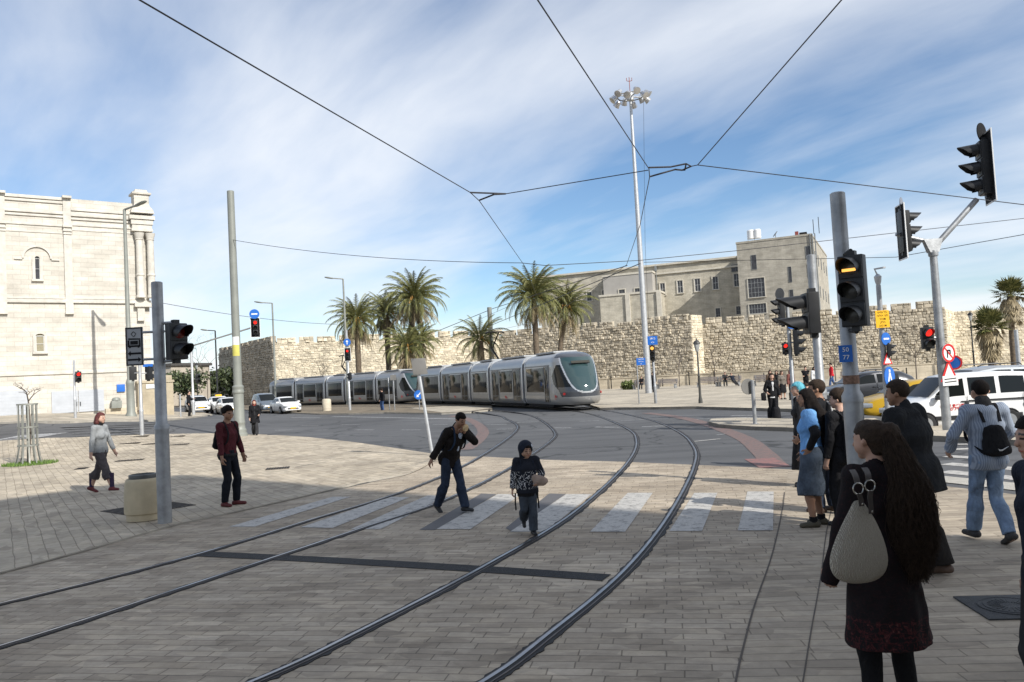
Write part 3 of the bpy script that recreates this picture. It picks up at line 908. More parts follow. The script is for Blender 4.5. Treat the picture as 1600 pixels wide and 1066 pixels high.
sheet('paved_end', gp([(690, 647.5), (735, 645.5), (770, 640), (730, 637), (690, 637.5), (640, 640)]), .115, STONEP, cell=0)
side_far = [(-300, 675), (0, 662.5), (110, 661), (240, 659), (275, 656.5), (305, 653), (332, 649.5)]
sheet('far_sidewalk', gp(side_far) + [at(318, 70), at(262, 74), V((-34, 72, 0)), V((-75, 46, 0)), V((-60, 32, 0))], .10, STONEP, cell=2.5, skirt=.16, kerb=KERB)
sheet('traffic_island', gp([(1107, 664), (1125, 669), (1180, 672.5), (1228, 674), (1300, 678), (1440, 688), (1600, 697), (1850, 712), (1850, 696), (1600, 676), (1470, 668), (1300, 662), (1230, 659.5), (1150, 657.5), (1112, 659.5)]), .12, STONEP, cell=2, skirt=.16, kerb=KERBD)

# ------------------------------------------------------------------ painted markings
for q in ([(358, 824), (398, 824), (548, 777), (520, 777)], [(470, 825), (520, 826), (640, 778), (610, 777)], [(548, 828), (595, 828), (700, 775), (668, 775)],
          [(682, 828), (735, 828), (815, 773), (778, 773)], [(797, 832), (852, 832), (925, 773), (885, 773)], [(922, 832), (977, 832), (1020, 771), (981, 771)],
          [(1046, 831), (1097, 831), (1121, 771), (1085, 771)], [(1153, 830), (1208, 830), (1209, 769), (1168, 769)]):
    sheet('crosswalk_stripe', gp(q), .010, PAINTW, cell=0)
for q in ([(655, 829), (680, 829), (776, 773), (752, 772)], [(790, 826), (799, 831), (884, 773), (858, 772)]):
    sheet('old_stripe', gp(q), .009, PAINTK, cell=0)
ribbon('red_line', gp([(705, 650), (728, 654), (746, 663), (755, 674), (750, 685), (736, 697), (726, 703)]), .45, .006, PAINTR)
ribbon('red_line', gp([(1010, 645.5), (1060, 652), (1105, 663), (1160, 684), (1190, 706), (1210, 727)]), .5, .007, PAINTR)
ribbon('red_line', [G(1186, 717), G(1212, 730.5)], .62, .0085, paint('fresh_red_paint', (.26, .12, .105), .47), n=2)
for (x0, y0, x1, y1, wd) in [(418, 665, 446, 664.7, .14), (470, 665, 500, 664.6, .14), (533, 664, 562, 664, .14), (425, 672.5, 456, 672, .16), (487, 672.5, 511, 672, .16), (555, 672, 584, 672, .16), (627, 672, 657, 672, .16),
                             (676, 663.5, 700, 663.3, .14), (758, 664, 792, 663.4, .14), (776, 671, 801, 670.5, .16), (520, 651, 720, 655, .3), (455, 653, 500, 653, .25), (808, 660.5, 842, 659, .16), (866, 669, 893, 668.6, .18), (905, 658.6, 936, 657.4, .14),
                             (930, 667.5, 968, 668, .2), (970, 657.4, 1006, 656, .14), (1003, 667, 1046, 665.6, .2), (1080, 655.6, 1128, 654.4, .14), (1142, 650, 1200, 649, .25), (1150, 653, 1204, 652, .25), (1158, 656, 1206, 655, .25),
                             (1478, 703, 1525, 701, .3), (1480, 713, 1552, 718, .34), (1478, 725, 1600, 734, .38), (1474, 737, 1600, 749, .4), (1485, 695, 1512, 694.5, .2), (1085, 690, 1125, 686, .12), (1120, 680, 1145, 677, .1)]:
    ribbon('road_marking', [G(x0, y0), G(x1, y1)], wd, .006, PAINTW2 if y0 < 690 else PAINTW, n=2)
for k, y in enumerate((665.5, 668.5, 672, 676, 680)):
    ribbon('road_marking', [G(95 + k * 6, y + 2), G(170, y), G(252 - k * 7, y - 2.4)], .32, .006, PAINTW2, n=8)
sheet('road_marking', gp([(-20, 690), (35, 680), (108, 676), (60, 684)]), .006, PAINTW2, cell=0)
ribbon('drain_channel', gp([(305, 866), (430, 872), (560, 879), (760, 891), (948, 904)]), .26, .0105, M('drain_iron', (.035, .035, .037), .7, .3, var=.3, vs=30, bm=1, bs=160))
b = MB()
GR = M('grate_iron', (.10, .085, .07), .7, .3, var=.3, vs=8, bm=.8, bs=90)
for (px, py, wpx) in [(203, 694, 32), (236, 695, 28), (280, 696, 30), (203, 721, 42), (128, 734, 16), (216, 683, 30), (434, 734, 36), (275, 683, 24)]:
    p = G(px, py); q = G(px + wpx / 2, py - wpx * .03); wd = (q - p).length * 2; g = MB()
    yw = R(12); g.box((0, 0, .004), (wd, .5, .008), 0, 0)
    for i in range(9): g.box((-wd / 2 + wd * (i + .5) / 9, 0, .011), (.025, .46, .006), 0, 1)
    o = g.build('ground_grate', [GR, BLKM], smooth=0); o.location = (p.x, p.y, zg(p.x, p.y) + .032); o.rotation_euler = (0, 0, yw)
    props(o, 'flat dark iron grate let into the sunlit plaza paving', 'grate', 'iron grates in the plaza')
g = MB(); g.box((0, 0, .004), (1.2, 1.2, .008))
for i in range(16): g.box((-.56 + i * .0747, 0, .0105), (.02, 1.1, .005), 0, 1)
o = g.build('base_grate', [GR, BLKM], smooth=0); p = G(232, 797); o.location = (p.x, p.y, .032); o.rotation_euler = (0, 0, R(50))
props(o, 'square dark iron grate around the foot of the concrete litter bin', 'grate')
mh = thing('manhole', 'round iron manhole cover in a dark square frame behind the woman with the knit bag', 'manhole', G(1580, 951), R(-6))
g = MB(); g.box((0, 0, .006), (.62, .62, .012), 0, 0, bev=.004); g.build('frame', [M('manhole_iron', (.055, .057, .06), .6, .4, var=.2, vs=8, bm=.5, bs=70)], mh)
g = MB(); g.lathe([(.24, .012), (.24, .018), (.225, .02), (.22, .015), (.2, .015), (.195, .02), (.02, .02)], 32)
for i in range(24):
    a = i * math.pi / 12; g.box((.12 * math.cos(a), .12 * math.sin(a), .021), (.09, .012, .005), a)
g.build('cover', [M('manhole_iron')if 0 else _MC['manhole_iron']], mh)
mh.location.z = .008

# ------------------------------------------------------------------ rails
def rail(pts, label):
    o = thing('tram_rail', label, 'rail', (0, 0, 0))
    sp = spline(pts, 420); rj = random.Random(5)
    def strip(name, w0, w1, z0, z1, mat, bev=0):
        b = MB(); rings = []
        for i, p in enumerate(sp):
            t = (sp[min(i + 1, len(sp) - 1)] - sp[max(i - 1, 0)]); t.z = 0; t.normalize(); nn = V((-t.y, t.x, 0)); z = zg(p.x, p.y) + (0 if p.y < 42 else .1 * min(1, (p.y - 42) / 8))
            q = V((p.x, p.y, z))
            j0, j1 = (rj.random() ** 3 * .03, rj.random() ** 3 * .03) if name == 'groove_bed' else (0, 0)
            a0, a1 = w0 - j0, w1 + j1; rings.append([q + nn * a0 + V((0, 0, z0)), q + nn * a0 + V((0, 0, z1)), q + nn * a1 + V((0, 0, z1)), q + nn * a1 + V((0, 0, z0))])
        b.loft(rings); return b.build(name, [mat], o, smooth=30)
    strip('groove_bed', -.078, .050, -.03, .0115, M('rail_groove', (.022, .021, .021), .7, .2, var=.3, vs=5))
    strip('rail_head', -.006, .027, .0, .0165, STEEL)
    strip('guard_lip', -.054, -.041, .0, .0155, RUST)
    strip('head_edge', .029, .040, .0, .0135, RUST)
    return o


def offp(path, d):
    sp = path; out = []
    for i, p in enumerate(sp):
        t = (sp[min(i + 1, len(sp) - 1)] - sp[max(i - 1, 0)]).normalized(); out.append(p + V((-t.y, t.x, 0)) * d)
    return out


r4 = [V((-2.9, 1.2, 0)), V((-1.9, 3.0, 0)), V((-1.0, 4.5, 0))] + gp([(760, 1066), (850, 1000), (980, 890), (1050, 800), (1085, 730), (1085, 700), (1060, 675), (1010, 655)]) + offp(TP, -.72)[1:]
r3 = [V((-4.6, 2.2, 0)), V((-3.0, 4.3, 0))] + gp([(400, 1066), (560, 990), (760, 885), (900, 800), (980, 725), (995, 690), (980, 670)]) + offp(TP, .72)[:]
TP1 = offp(TP, 4.2)
r2 = [V((-7.6, 2.4, 0)), V((-5.9, 4.8, 0))] + gp([(0, 1012), (300, 915), (570, 825), (700, 780), (800, 730), (860, 690), (866, 675), (845, 657)]) + offp(TP1, -.72)[1:]
r1 = [V((-9.6, 3.2, 0)), V((-7.4, 6.1, 0))] + gp([(0, 945), (300, 870), (480, 815), (640, 765), (740, 720), (800, 680), (808, 665), (790, 655)]) + offp(TP1, .72)[1:]
rail(r1, 'outermost tram rail on the side of the concrete litter bin')
rail(r2, 'tram rail passing under the feet of the man eating a sandwich')
rail(r3, 'tram rail by the feet of the hooded child on the crosswalk')
rail(r4, 'outermost tram rail on the side of the waiting pedestrians')

# ------------------------------------------------------------------ old city wall
STONE = []
for nm, c, mo in (('wall_stone', (.46, .405, .315), .22), ('wall_stone_sunlit', (.60, .53, .405), .18)):  # same stone twice: the second has the sunlit faces' brightness put into its colour
    STONE.append(M(nm, c, .92, var=.2, vs=.8, bm=.9, bs=7, spec=.15, island=.22))
MORT = M('wall_mortar', (.31, .275, .215), .95, var=.2, vs=2)


def boss(b, o, ux, nn, u0, u1, z0, z1, d, rs, mi):
    """one roughly dressed block with a raised, uneven face"""
    g = .010; uz = V((0, 0, 1))
    def pt(u, z, dd): return o + ux * u + uz * z + nn * dd
    j = lambda a: (rs.random() - .5) * a
    A = [pt(u0 + g, z0 + g, -.15), pt(u1 - g, z0 + g, -.15), pt(u1 - g, z1 - g, -.15), pt(u0 + g, z1 - g, -.15)]
    Bq = [pt(u0 + g + j(.03), z0 + g + j(.03), d), pt(u1 - g + j(.03), z0 + g + j(.03), d), pt(u1 - g + j(.03), z1 - g + j(.03), d), pt(u0 + g + j(.03), z1 - g + j(.03), d)]
    iu = (u1 - u0) * .2; iz = (z1 - z0) * .22; e = (.02 + rs.random() ** 1.5 * .15) * (.4 if mi == 1 else 1)
    Cq = [pt(u0 + iu + j(.08), z0 + iz + j(.08), d + e + j(.09)), pt(u1 - iu + j(.08), z0 + iz + j(.08), d + e + j(.09)), pt(u1 - iu + j(.08), z1 - iz + j(.08), d + e + j(.09)), pt(u0 + iu + j(.08), z1 - iz + j(.08), d + e + j(.09))]
    vr = [[b.bm.verts.new(p) for p in r] for r in (A, Bq, Cq)]
    for a, c in zip(vr, vr[1:]):
        for i in range(4):
            f = b.bm.faces.new((a[i], a[(i + 1) % 4], c[(i + 1) % 4], c[i])); f.material_index = mi
    f = b.bm.faces.new(vr[2]); f.material_index = mi


def courses(b, o, ux, nn, Ln, z0, z1, rs, mi, hgt=.48, ln=(.3, .72), soft=False):
    z = z0
    while z < z1 - .1:
        h = min(hgt * (.62 + rs.random() * .8), z1 - z)
        if z1 - z - h < .18: h = z1 - z
        u = 0
        while u < Ln - .02:
            l = min(ln[0] + rs.random() * (ln[1] - ln[0]), Ln - u)
            if Ln - u - l < .25: l = Ln - u
            boss(b, o, ux, nn, u, u + l, z, z + h, rs.random() * (.10 if not soft else .04), rs, mi if not soft else 1); u += l
        z += h


cw = thing('city_wall', 'long old rough stone city wall with battlements behind the trams and palms', 'city wall', (0, 0, 0))


def wall_run(A, B, zb, zt, mi, seed, merl=True, hgt=.31):
    rs = random.Random(seed); A = V((A.x, A.y, 0)); B = V((B.x, B.y, 0)); ux = (B - A); Ln = ux.length; ux.normalize(); nn = V((ux.y, -ux.x, 0))
    b = MB(); courses(b, A, ux, nn, Ln, zb, zt, rs, 0, hgt, soft=mi == 1)
    c = (A + B) / 2 - nn * .62; yaw = math.atan2(ux.y, ux.x)
    b.box((c.x, c.y, (zb + zt) / 2 - .02), (Ln - .04, 1.2, zt - zb - .04), yaw, 1 - mi)
    b.build('wall_section', [STONE[mi], MORT] if mi == 0 else [MORT, STONE[1]], cw, smooth=0)
    if not merl: return
    u = .5
    while u < Ln - 1.2:
        w_ = 1.7 + rs.random() * 1.0; hh = .76 + rs.random() * .12
        if rs.random() < .08: hh *= .6
        m = MB(); o = A + ux * u
        courses(m, o + V((0, 0, 0)), ux, nn, w_, zt, zt + hh, rs, 0, .42, (.5, .9))
        c = o + ux * w_ / 2 - nn * .33; m.box((c.x, c.y, zt + hh / 2), (w_ - .02, .6, hh - .02), yaw, 0)
        m.build('merlon', [STONE[mi], MORT], cw, smooth=0); u += w_ + .42 + rs.random() * .2


WA, WB, WC, WD, WE, WF, WF2, WG = at(345, 136), at(431, 112), at(785, 121), at(1086, 106), at(1103, 108.2), at(1484, 98), at(1497, 106), at(1660, 104)
wall_run(WA, WB, -1, 8.95, 0, 1); wall_run(WB, WC, -1, 8.65, 1, 2); wall_run(WC, WD, -1, 8.4, 0, 3); wall_run(WD, WE, -1, 9.1, 1, 4, False)
wall_run(WE, WF, -2, 7.85, 0, 5); wall_run(WF, WF2, -2, 7.6, 1, 6, False); wall_run(WF2, WG, -2, 7.6, 1, 7, False)
bk = at(150, 190); wall_run(V((bk.x, bk.y, 0)), WA, -1, 6.0, 0, 8, False, .8)

# low cream wall with posts in front of the city wall
lw = thing('low_wall', 'low cream stone retaining wall with short dark posts along the foot of the city wall', 'low wall', (0, 0, 0))
pts = [at(938, 93), at(1100, 88), at(1300, 81), at(1490, 77)]
CREAM = ashlar('cream_stone', (.56, .495, .385), (.60, .53, .415), (.42, .365, .285), 1.1, .4, .012, .3)
for i, (a, c) in enumerate(zip(pts, pts[1:])):
    a = V((a.x, a.y, 0)); c = V((c.x, c.y, 0)); d = c - a; mid = (a + c) / 2; yw = math.atan2(d.y, d.x); zb = zg(mid.x, mid.y)
    b = MB(); b.box((0, 0, .6 + zb), (d.length + .05, .5, 1.4)); b.box((0, 0, 1.33 + zb), (d.length + .1, .62, .1), 0, 0)
    o = b.build('wall_section', [CREAM], lw, smooth=0); o.location = mid; o.rotation_euler = (0, 0, yw)
    k = int(d.length / 2.6)
    for j in range(k):
        p = a + d * ((j + .5) / k); nn = V((d.y, -d.x, 0)).normalized() * .42
        g = MB(); g.tube([p + nn + V((0, 0, zb)), p + nn + V((0, 0, zb + 1.05 + .5 * ((j * 7) % 3 == 0)))], .055, 8); g.build('post', [BLKM], lw)


# ------------------------------------------------------------------ buildings: local x along the front, -y out of it
class Front:
    def __init__(s, name, label, cat, A, B):
        s.A = V((A.x, A.y, 0)); B = V((B.x, B.y, 0)); s.ux = (B - s.A).normalized(); s.L = (B - s.A).length; s.n = V((s.ux.y, -s.ux.x, 0))
        s.root = thing(name, label, cat, s.A, math.atan2(s.ux.y, s.ux.x))

    def sz(s, px, py, d=0):
        r = ray(px, py); t = (s.A + s.n * d - EYE).dot(s.n) / r.dot(s.n); p = EYE + r * t; return (p - s.A).dot(s.ux), p.z


def window(fr, s0, s1, z0, z1, d, wallm, framem, glassm, cols=2, rows=2, arch=0, surround=.12, sill=True, group=None, parent=None):
    """frame (> pane) standing in a stone surround"""
    par = parent or fr.root; w_, h = s1 - s0, z1 - z0; cx_ = (s0 + s1) / 2; y = -d
    b = MB(); q = surround
    if q:
        b.box((s0 - q / 2, y - .06, (z0 + z1) / 2), (q, .16, h)); b.box((s1 + q / 2, y - .06, (z0 + z1) / 2), (q, .16, h))
        if not arch: b.box((cx_, y - .065, z1 + q / 2), (w_ + 2 * q, .17, q))
        if sill: b.box((cx_, y - .09, z0 - q * .4), (w_ + 2.6 * q, .24, q * .8))
    if arch:
        pts = []; n = 12; rO, rI = w_ / 2 + q, w_ / 2
        prof = [(cx_ + rO * math.cos(math.pi * k / n), z1 + rO * math.sin(math.pi * k / n) * arch) for k in range(n + 1)] + [(cx_ + rI * math.cos(math.pi * k / n), z1 + rI * math.sin(math.pi * k / n) * arch) for k in range(n, -1, -1)]
        for k in range(n):
            a0, a1 = math.pi * k / n, math.pi * (k + 1) / n
            b.prism([(cx_ + rI * math.cos(a0), z1 + rI * math.sin(a0) * arch), (cx_ + rO * math.cos(a0), z1 + rO * math.sin(a0) * arch), (cx_ + rO * math.cos(a1), z1 + rO * math.sin(a1) * arch), (cx_ + rI * math.cos(a1), z1 + rI * math.sin(a1) * arch)], (0, y + .02, 0), (1, 0, 0), (0, 0, 1), .16)
    if len(b.bm.verts): b.build('window_surround', [wallm], par, smooth=0)
    else: b.bm.free()
    f = MB(); t = min(.06, w_ * .08)
    f.box((s0 + t / 2, y - .035, (z0 + z1) / 2), (t, .05, h)); f.box((s1 - t / 2, y - .035, (z0 + z1) / 2), (t, .05, h))
    f.box((cx_, y - .036, z0 + t / 2), (w_ - 2 * t, .05, t)); f.box((cx_, y - .036, z1 - t / 2), (w_ - 2 * t, .05, t))
    for i in range(1, cols): f.box((s0 + w_ * i / cols, y - .034, (z0 + z1) / 2), (t * .7, .04, h - 2 * t))
    for i in range(1, rows): f.box((cx_, y - .033, z0 + h * i / rows), (w_ - 2 * t, .038, t * .7))
    fo = f.build('window', [framem], par, smooth=0)
    g = MB(); g.box((cx_, y - .008, (z0 + z1) / 2), (w_ - .02, .012, h - .02))
    if arch: g.prism([(cx_ + w_ / 2 * math.cos(math.pi * k / 12), z1 + w_ / 2 * arch * math.sin(math.pi * k / 12)) for k in range(13)], (0, y - .002, 0), (1, 0, 0), (0, 0, 1), .012)
    g.build('pane', [glassm], fo, smooth=0)


WST = ashlar('white_limestone', (.53, .50, .445), (.595, .565, .51), (.40, .375, .33), .95, .34, .010, .4, .08)
WSM = M('white_limestone_trim', (.56, .53, .47), .85, var=.14, vs=2, bm=.3, bs=14)
WDK = M('window_dark', (.05, .05, .055), .25, var=.3, vs=2)
WHF = M('white_window_frame', (.6, .6, .58), .5, var=.05)
GRF = M('grey_window_frame', (.2, .21, .21), .5, var=.1)
BF = Front('limestone_building', 'tall white limestone building with twin corner columns at the street corner', 'building', P(-120, 640, 52.6), P(239, 640, 61.0))
r = BF.root
s_r = BF.L; s_c = BF.sz(210, 400)[0]; s_p = BF.sz(112, 400)[0]; s_p0 = BF.sz(100, 400)[0]; s_q1 = BF.sz(9, 400)[0]; s_q0 = BF.sz(-8, 400)[0]
zR = BF.sz(160, 329)[1]; zL = BF.sz(50, 306)[1]
b = MB(); b.box(((s_p - 16) / 2 + s_p / 2 - 0, 9, (zL - 1) / 2), (s_p + 16, 18, zL + 1)); b.box(((s_p + s_r) / 2, 9.01, (zR - 1) / 2), (s_r - s_p, 18, zR + 1))
b.build('wall', [WST], r, smooth=0)
def band(s0, s1, z, h, d, name='cornice', mat=WSM):
    d *= .55; b = MB(); b.box(((s0 + s1) / 2, -d / 2, z), (s1 - s0, d, h), bev=min(h, d) * .2); return b.build(name, [mat], r, smooth=30)
zc = lambda px, py: BF.sz(px, py)[1]
for (s0, s1, px) in ((-8, s_p0, 50), (s_p, s_c, 160)):
    o = 0 if px == 50 else 0
    z1 = zL if px == 50 else zR
    band(s0, s1, z1 - .1, .22, .35); band(s0, s1, z1 - .35, .18, .2)
for (s0, s1, a, c, e) in ((-8, s_p0, zc(50, 330), zc(50, 336), zc(50, 350)), (s_p, s_c, zc(160, 339), zc(160, 345), zc(160, 354))):
    band(s0, s1, a, .24, .30); band(s0, s1, c, .16, .18); band(s0, s1, e, .16, .14)
    band(s0, s1, zc(50 if s0 < 0 else 160, 362), .10, .08)
zs = zc(110, 471)
band(-8, s_r + .1, zs, .26, .30, 'string_course'); band(-8, s_r, zs + .22, .12, .16, 'string_course')
band(-8, s_c, zc(110, 582), .22, .18, 'string_course')
for s0, s1 in ((s_p0, s_p), (s_q0, s_q1)):
    b = MB(); b.box(((s0 + s1) / 2, -.08, (zs - .9 + zL) / 2), (s1 - s0, .16, zL - zs + .9)); b.box(((s0 + s1) / 2, -.18, zL + .05), (s1 - s0 + .1, .5, .16))
    b.box(((s0 + s1) / 2, -.14, zc(105, 354)), (s1 - s0 + .12, .28, .18)); b.box(((s0 + s1) / 2, -.12, zc(105, 361)), (s1 - s0 + .08, .25, .12)); b.box(((s0 + s1) / 2, -.11, zc(105, 366)), (s1 - s0 + .05, .23, .1))
    b.box(((s0 + s1) / 2, -.12, zs - .85), (s1 - s0 + .05, .26, .2)); b.build('pilaster', [WSM], r, smooth=0)
# corner pier with its pair of columns, entablature and finial
b = MB(); e0, e1 = s_c - .1, s_r + .25; em = (e0 + e1) / 2; ew = e1 - e0
b.box((em, -.05, zc(225, 342)), (ew + .5, .95, .28)); b.box((em, -.05, zc(225, 349)), (ew + .25, .75, .35)); b.box((em, -.05, zc(225, 356)), (ew + .1, .6, .3)); b.box((em, -.05, zc(225, 361)), (ew + .22, .72, .2))
b.build('entablature', [WSM], r, smooth=0)
zt0, zt1 = zc(225, 366), zs + .3
for px in (217.5, 234.5):
    sx_ = BF.sz(px, 420)[0]; g = MB()
    hh = zt0 - zt1; g.lathe([(.34, 0), (.34, .15), (.28, .25), (.27, hh * .33), (.31, hh * .34), (.31, hh * .36), (.27, hh * .37), (.25, hh - .55), (.3, hh - .5), (.27, hh - .45), (.36, hh - .1), (.38, hh)], 16, (sx_, -.32, zt1)); g.build('column', [WSM], r)
b = MB(); zb = zc(225, 336)
def sq(w_, z): return [V((em + sx_ * w_ / 2, .1 + sy_ * w_ / 2, z)) for sx_, sy_ in ((-1, -1), (1, -1), (1, 1), (-1, 1))]
zt = zc(222, 298)
hh = zt - zb
b.loft([sq(1.65, zb), sq(1.5, zb + hh * .16), sq(1.15, zb + hh * .3), sq(1.05, zb + hh * .4), sq(1.05, zb + hh * .78), sq(1.35, zb + hh * .79), sq(1.35, zb + hh * .86), sq(1.0, zb + hh * .87), sq(.8, zb + hh), sq(.3, zb + hh * 1.03)]); b.build('finial', [WST], r, smooth=0)
b = MB(); b.box((em, -.2, zs - .25), (ew + .1, .5, .3)); b.box((em - .25, -.14, zs - .9), (.5, .3, 1.1)); b.build('corbel', [WSM], r, smooth=0)
for (px0, py0, px1, py1, ar, gl) in ((54, 404, 62.5, 437, 1.0, WDK), (55.5, 525, 69.5, 550, .55, M('ochre_shutter', (.28, .25, .17), .7, var=.15, vs=12))):
    s0, z1 = BF.sz(px0, py0); s1, z0 = BF.sz(px1, py1)
    window(BF, s0, s1, z0, z1, 0, WSM, WHF, gl, 1, 2, ar, .17)
    if ar == 1.0:      # the hood mould over the upper window
        b = MB(); cx_ = (s0 + s1) / 2; n = 14; r0, r1 = .82, .95
        for k in range(n):
            a0, a1 = math.pi * k / n, math.pi * (k + 1) / n
            b.prism([(cx_ + q * math.cos(a), z1 + q * math.sin(a)) for q, a in ((r0, a0), (r1, a0), (r1, a1), (r0, a1))], (0, .02, 0), (1, 0, 0), (0, 0, 1), .14)
        b.box((cx_ - 1.15, -.05, z1 - .06), (.5, .12, .1)); b.box((cx_ + 1.15, -.05, z1 - .06), (.5, .12, .1)); b.build('hood_mould', [WSM], r, smooth=0)
SHUT = M('pale_metal_door', (.44, .46, .49), .5, .1, var=.06, vs=2)
for (px0, py0, px1, py1) in ((80, 612, 163, 643), (-60, 616, 44, 653)):
    s0, z1 = BF.sz(px0, py0); s1, z0 = BF.sz(px1, py1); z1 = BF.sz((px0 + px1) / 2, (py0 + 608) / 2)[1]; z0 = BF.sz((px0 + px1) / 2, py1 + 1)[1]
    b = MB(); m_ = (s0 + s1) / 2
    b.box(((s0 + m_) / 2 - .01, -.05, (z0 + z1) / 2), (m_ - s0 - .03, .1, z1 - z0)); b.box(((s1 + m_) / 2 + .01, -.05, (z0 + z1) / 2), (s1 - m_ - .03, .1, z1 - z0))
    for k in range(1, 8): b.box((m_, -.104, z0 + (z1 - z0) * k / 8), (s1 - s0 - .2, .012, .03))
    do = b.build('garage_door', [SHUT], r, smooth=0)
    g = MB(); g.box((m_ - .12, -.13, (z0 + z1) / 2 - .2), (.05, .07, .3)); g.box((m_ + .12, -.13, (z0 + z1) / 2 - .2), (.05, .07, .3)); g.build('handle', [BLKP], do)
s0, z1 = BF.sz(182, 601); s1, z0 = BF.sz(195, 612); g = MB(); g.box(((s0 + s1) / 2, -.07, (z0 + z1) / 2), (s1 - s0, .14, z1 - z0), bev=.02); g.build('blue_sign', [SIGNB], r)
s0, z1 = BF.sz(164, 639); s1, _z = BF.sz(222, 639); g = MB(); g.box(((s0 + s1) / 2, -.15, z1 / 2), (s1 - s0, .3, z1)); g.build('plinth', [CREAM], r, smooth=0)
g = MB(); sx_, z1 = BF.sz(180, 628); g.box((sx_, -.4, z1 - .2), (.7, .5, .55), bev=.05); g.lathe([(.3, 0), (.3, .1), (.22, .22), (.05, .25)], 14, (sx_, -.4, z1 + .08)); g.build('meter_box', [GREYP], r)
# stone gate pier at the corner
gw = thing('gate_pier', 'squat tan stone gate pier beside the white limestone building', 'gate pier', at(246, 60.5), math.atan2(BF.ux.y, BF.ux.x))
g = MB(); g.box((0, .9, 1.1), (2.5, 1.6, 2.9)); g.box((0, .9, 2.6), (2.65, 1.75, .18)); g.box((.55, .88, 2.85), (1.3, 1.3, .4)); g.build('pier', [ashlar('tan_stone', (.46, .40, .30), (.50, .44, .33), (.38, .33, .26), 1.3, .9, .01, .3, .25)], gw, smooth=0)
g = MB(); g.box((-.2, .05, 2.25), (1.0, .05, .3)); g.build('sign_plate', [SIGNW], gw, smooth=0)
g = MB(); g.tube([(-1.1, -.08, .5), (-1.1, -.08, 2.2)], .06, 8); g.tube([(-1.1, -.08, .5), (-1.4, -.2, .45)], .05, 6); g.build('pipe', [M('rust_pipe', (.09, .05, .035), .8)], gw)

# long stone building and its taller block behind the city wall
GST = ashlar('grey_beige_stone', (.47, .435, .36), (.51, .475, .395), (.38, .345, .28), .6, .3, .014, .6, .2)
GSB = ashlar('pale_beige_stone', (.37, .345, .295), (.43, .40, .34), (.31, .285, .24), .8, .3, .012, .4, .2)
GSM = M('pale_stone_trim', (.55, .51, .43), .85, var=.1, vs=2)
GPL = M('grey_plaster', (.36, .34, .31), .9, var=.08, vs=.6)
LF = Front('long_stone_building', 'long low stone building with a row of windows above the city wall', 'building', P(845, 480, 151), P(1160, 480, 137.5))
zt = LF.sz(1040, 414.5)[1]
b = MB(); b.box((LF.L / 2, 7, zt / 2), (LF.L, 14, zt)); b.box((LF.L / 2, 6.9, zt + .15), (LF.L + .3, 14.6, .32), 0, 1); b.build('wall', [GST, GSM], LF.root, smooth=0)
s0 = LF.sz(948, 437)[0]; z = LF.sz(1050, 426)[1]; b = MB(); b.box(((s0 + LF.L) / 2, -.12, z), (LF.L - s0, .26, .3)); b.build('string_course', [GSM], LF.root, smooth=0)
for (x0, y0, x1, y1) in ((1031, 443, 1040, 461), (1058, 439, 1067.6, 457.6), (1085, 436, 1095, 455), (1113, 432.6, 1123, 452), (1146, 428, 1156, 447.5), (1118, 482, 1126.5, 501), (1150, 479, 1159, 491), (917, 457, 925, 470), (941, 454, 947, 466), (893, 460, 900, 472)):
    a, z1 = LF.sz(x0, y0); c, z0 = LF.sz(x1, y1); window(LF, a, c, z0, z1, 0, GSM, WHF if y0 < 470 and x0 > 1000 else GRF, WDK, 2, 2, 0, .16)
a, z1 = LF.sz(1142, 414); c, z0 = LF.sz(1157, 424); window(LF, a, c, z0, z1, 0, GSM, GRF, WDK, 2, 1, 0, .0)
a, z1 = LF.sz(948, 434); c, z0 = LF.sz(1026, 470); b = MB(); b.box(((a + c) / 2, -1.4, z1 / 2), (c - a, 2.8, z1 - .4)); b.box(((a + c) / 2, -1.4, z1 - .05), (c - a + .3, 3.0, .3), 0, 1); b.build('annex', [GPL, GSM], LF.root, smooth=0)
for (x0, y0, x1, y1) in ((967, 453, 977, 463), (991.6, 451, 1000, 461)):
    a, z1 = LF.sz(x0, y0, 2.8); c, z0 = LF.sz(x1, y1, 2.8); window(LF, a, c, z0, z1, 2.8, GSM, GRF, WDK, 2, 1, 0, .14)
a, z1 = LF.sz(937, 464, 5); c, z0 = LF.sz(1030, 462, 5); b = MB(); b.box(((a + c) / 2, -2.5, z1 / 2), (c - a, 5, z1)); b.box(((a + c) / 2, -2.5, z1 + .1), (c - a + .3, 5.3, .35), 0, 1)
for px in (981, 1030): q = LF.sz(px, 470, 5)[0]; b.box((q, -5.1, z1 / 2), (.8, .4, z1), 0, 1)
b.build('lower_annex', [GST, GSM], LF.root, smooth=0)
g = MB()
for px, py in ((950, 434), (1025, 420)): a, z1 = LF.sz(px, py); g.box((a, -.3, z1), (.35, .5, .9)); g.tube([(a, -.2, z1 - .4), (a, -.2, z1 - 9)], .09, 6)
g.build('downpipe', [GRF], LF.root)
g = MB()
for k in range(5): a = LF.L * (.2 + .17 * k); g.lathe([(1.1, 0), (.9, .5), (.5, .75), (.05, .85)], 12, (a, 6, zt + .3))
g.build('roof_dome', [GSM], LF.root)

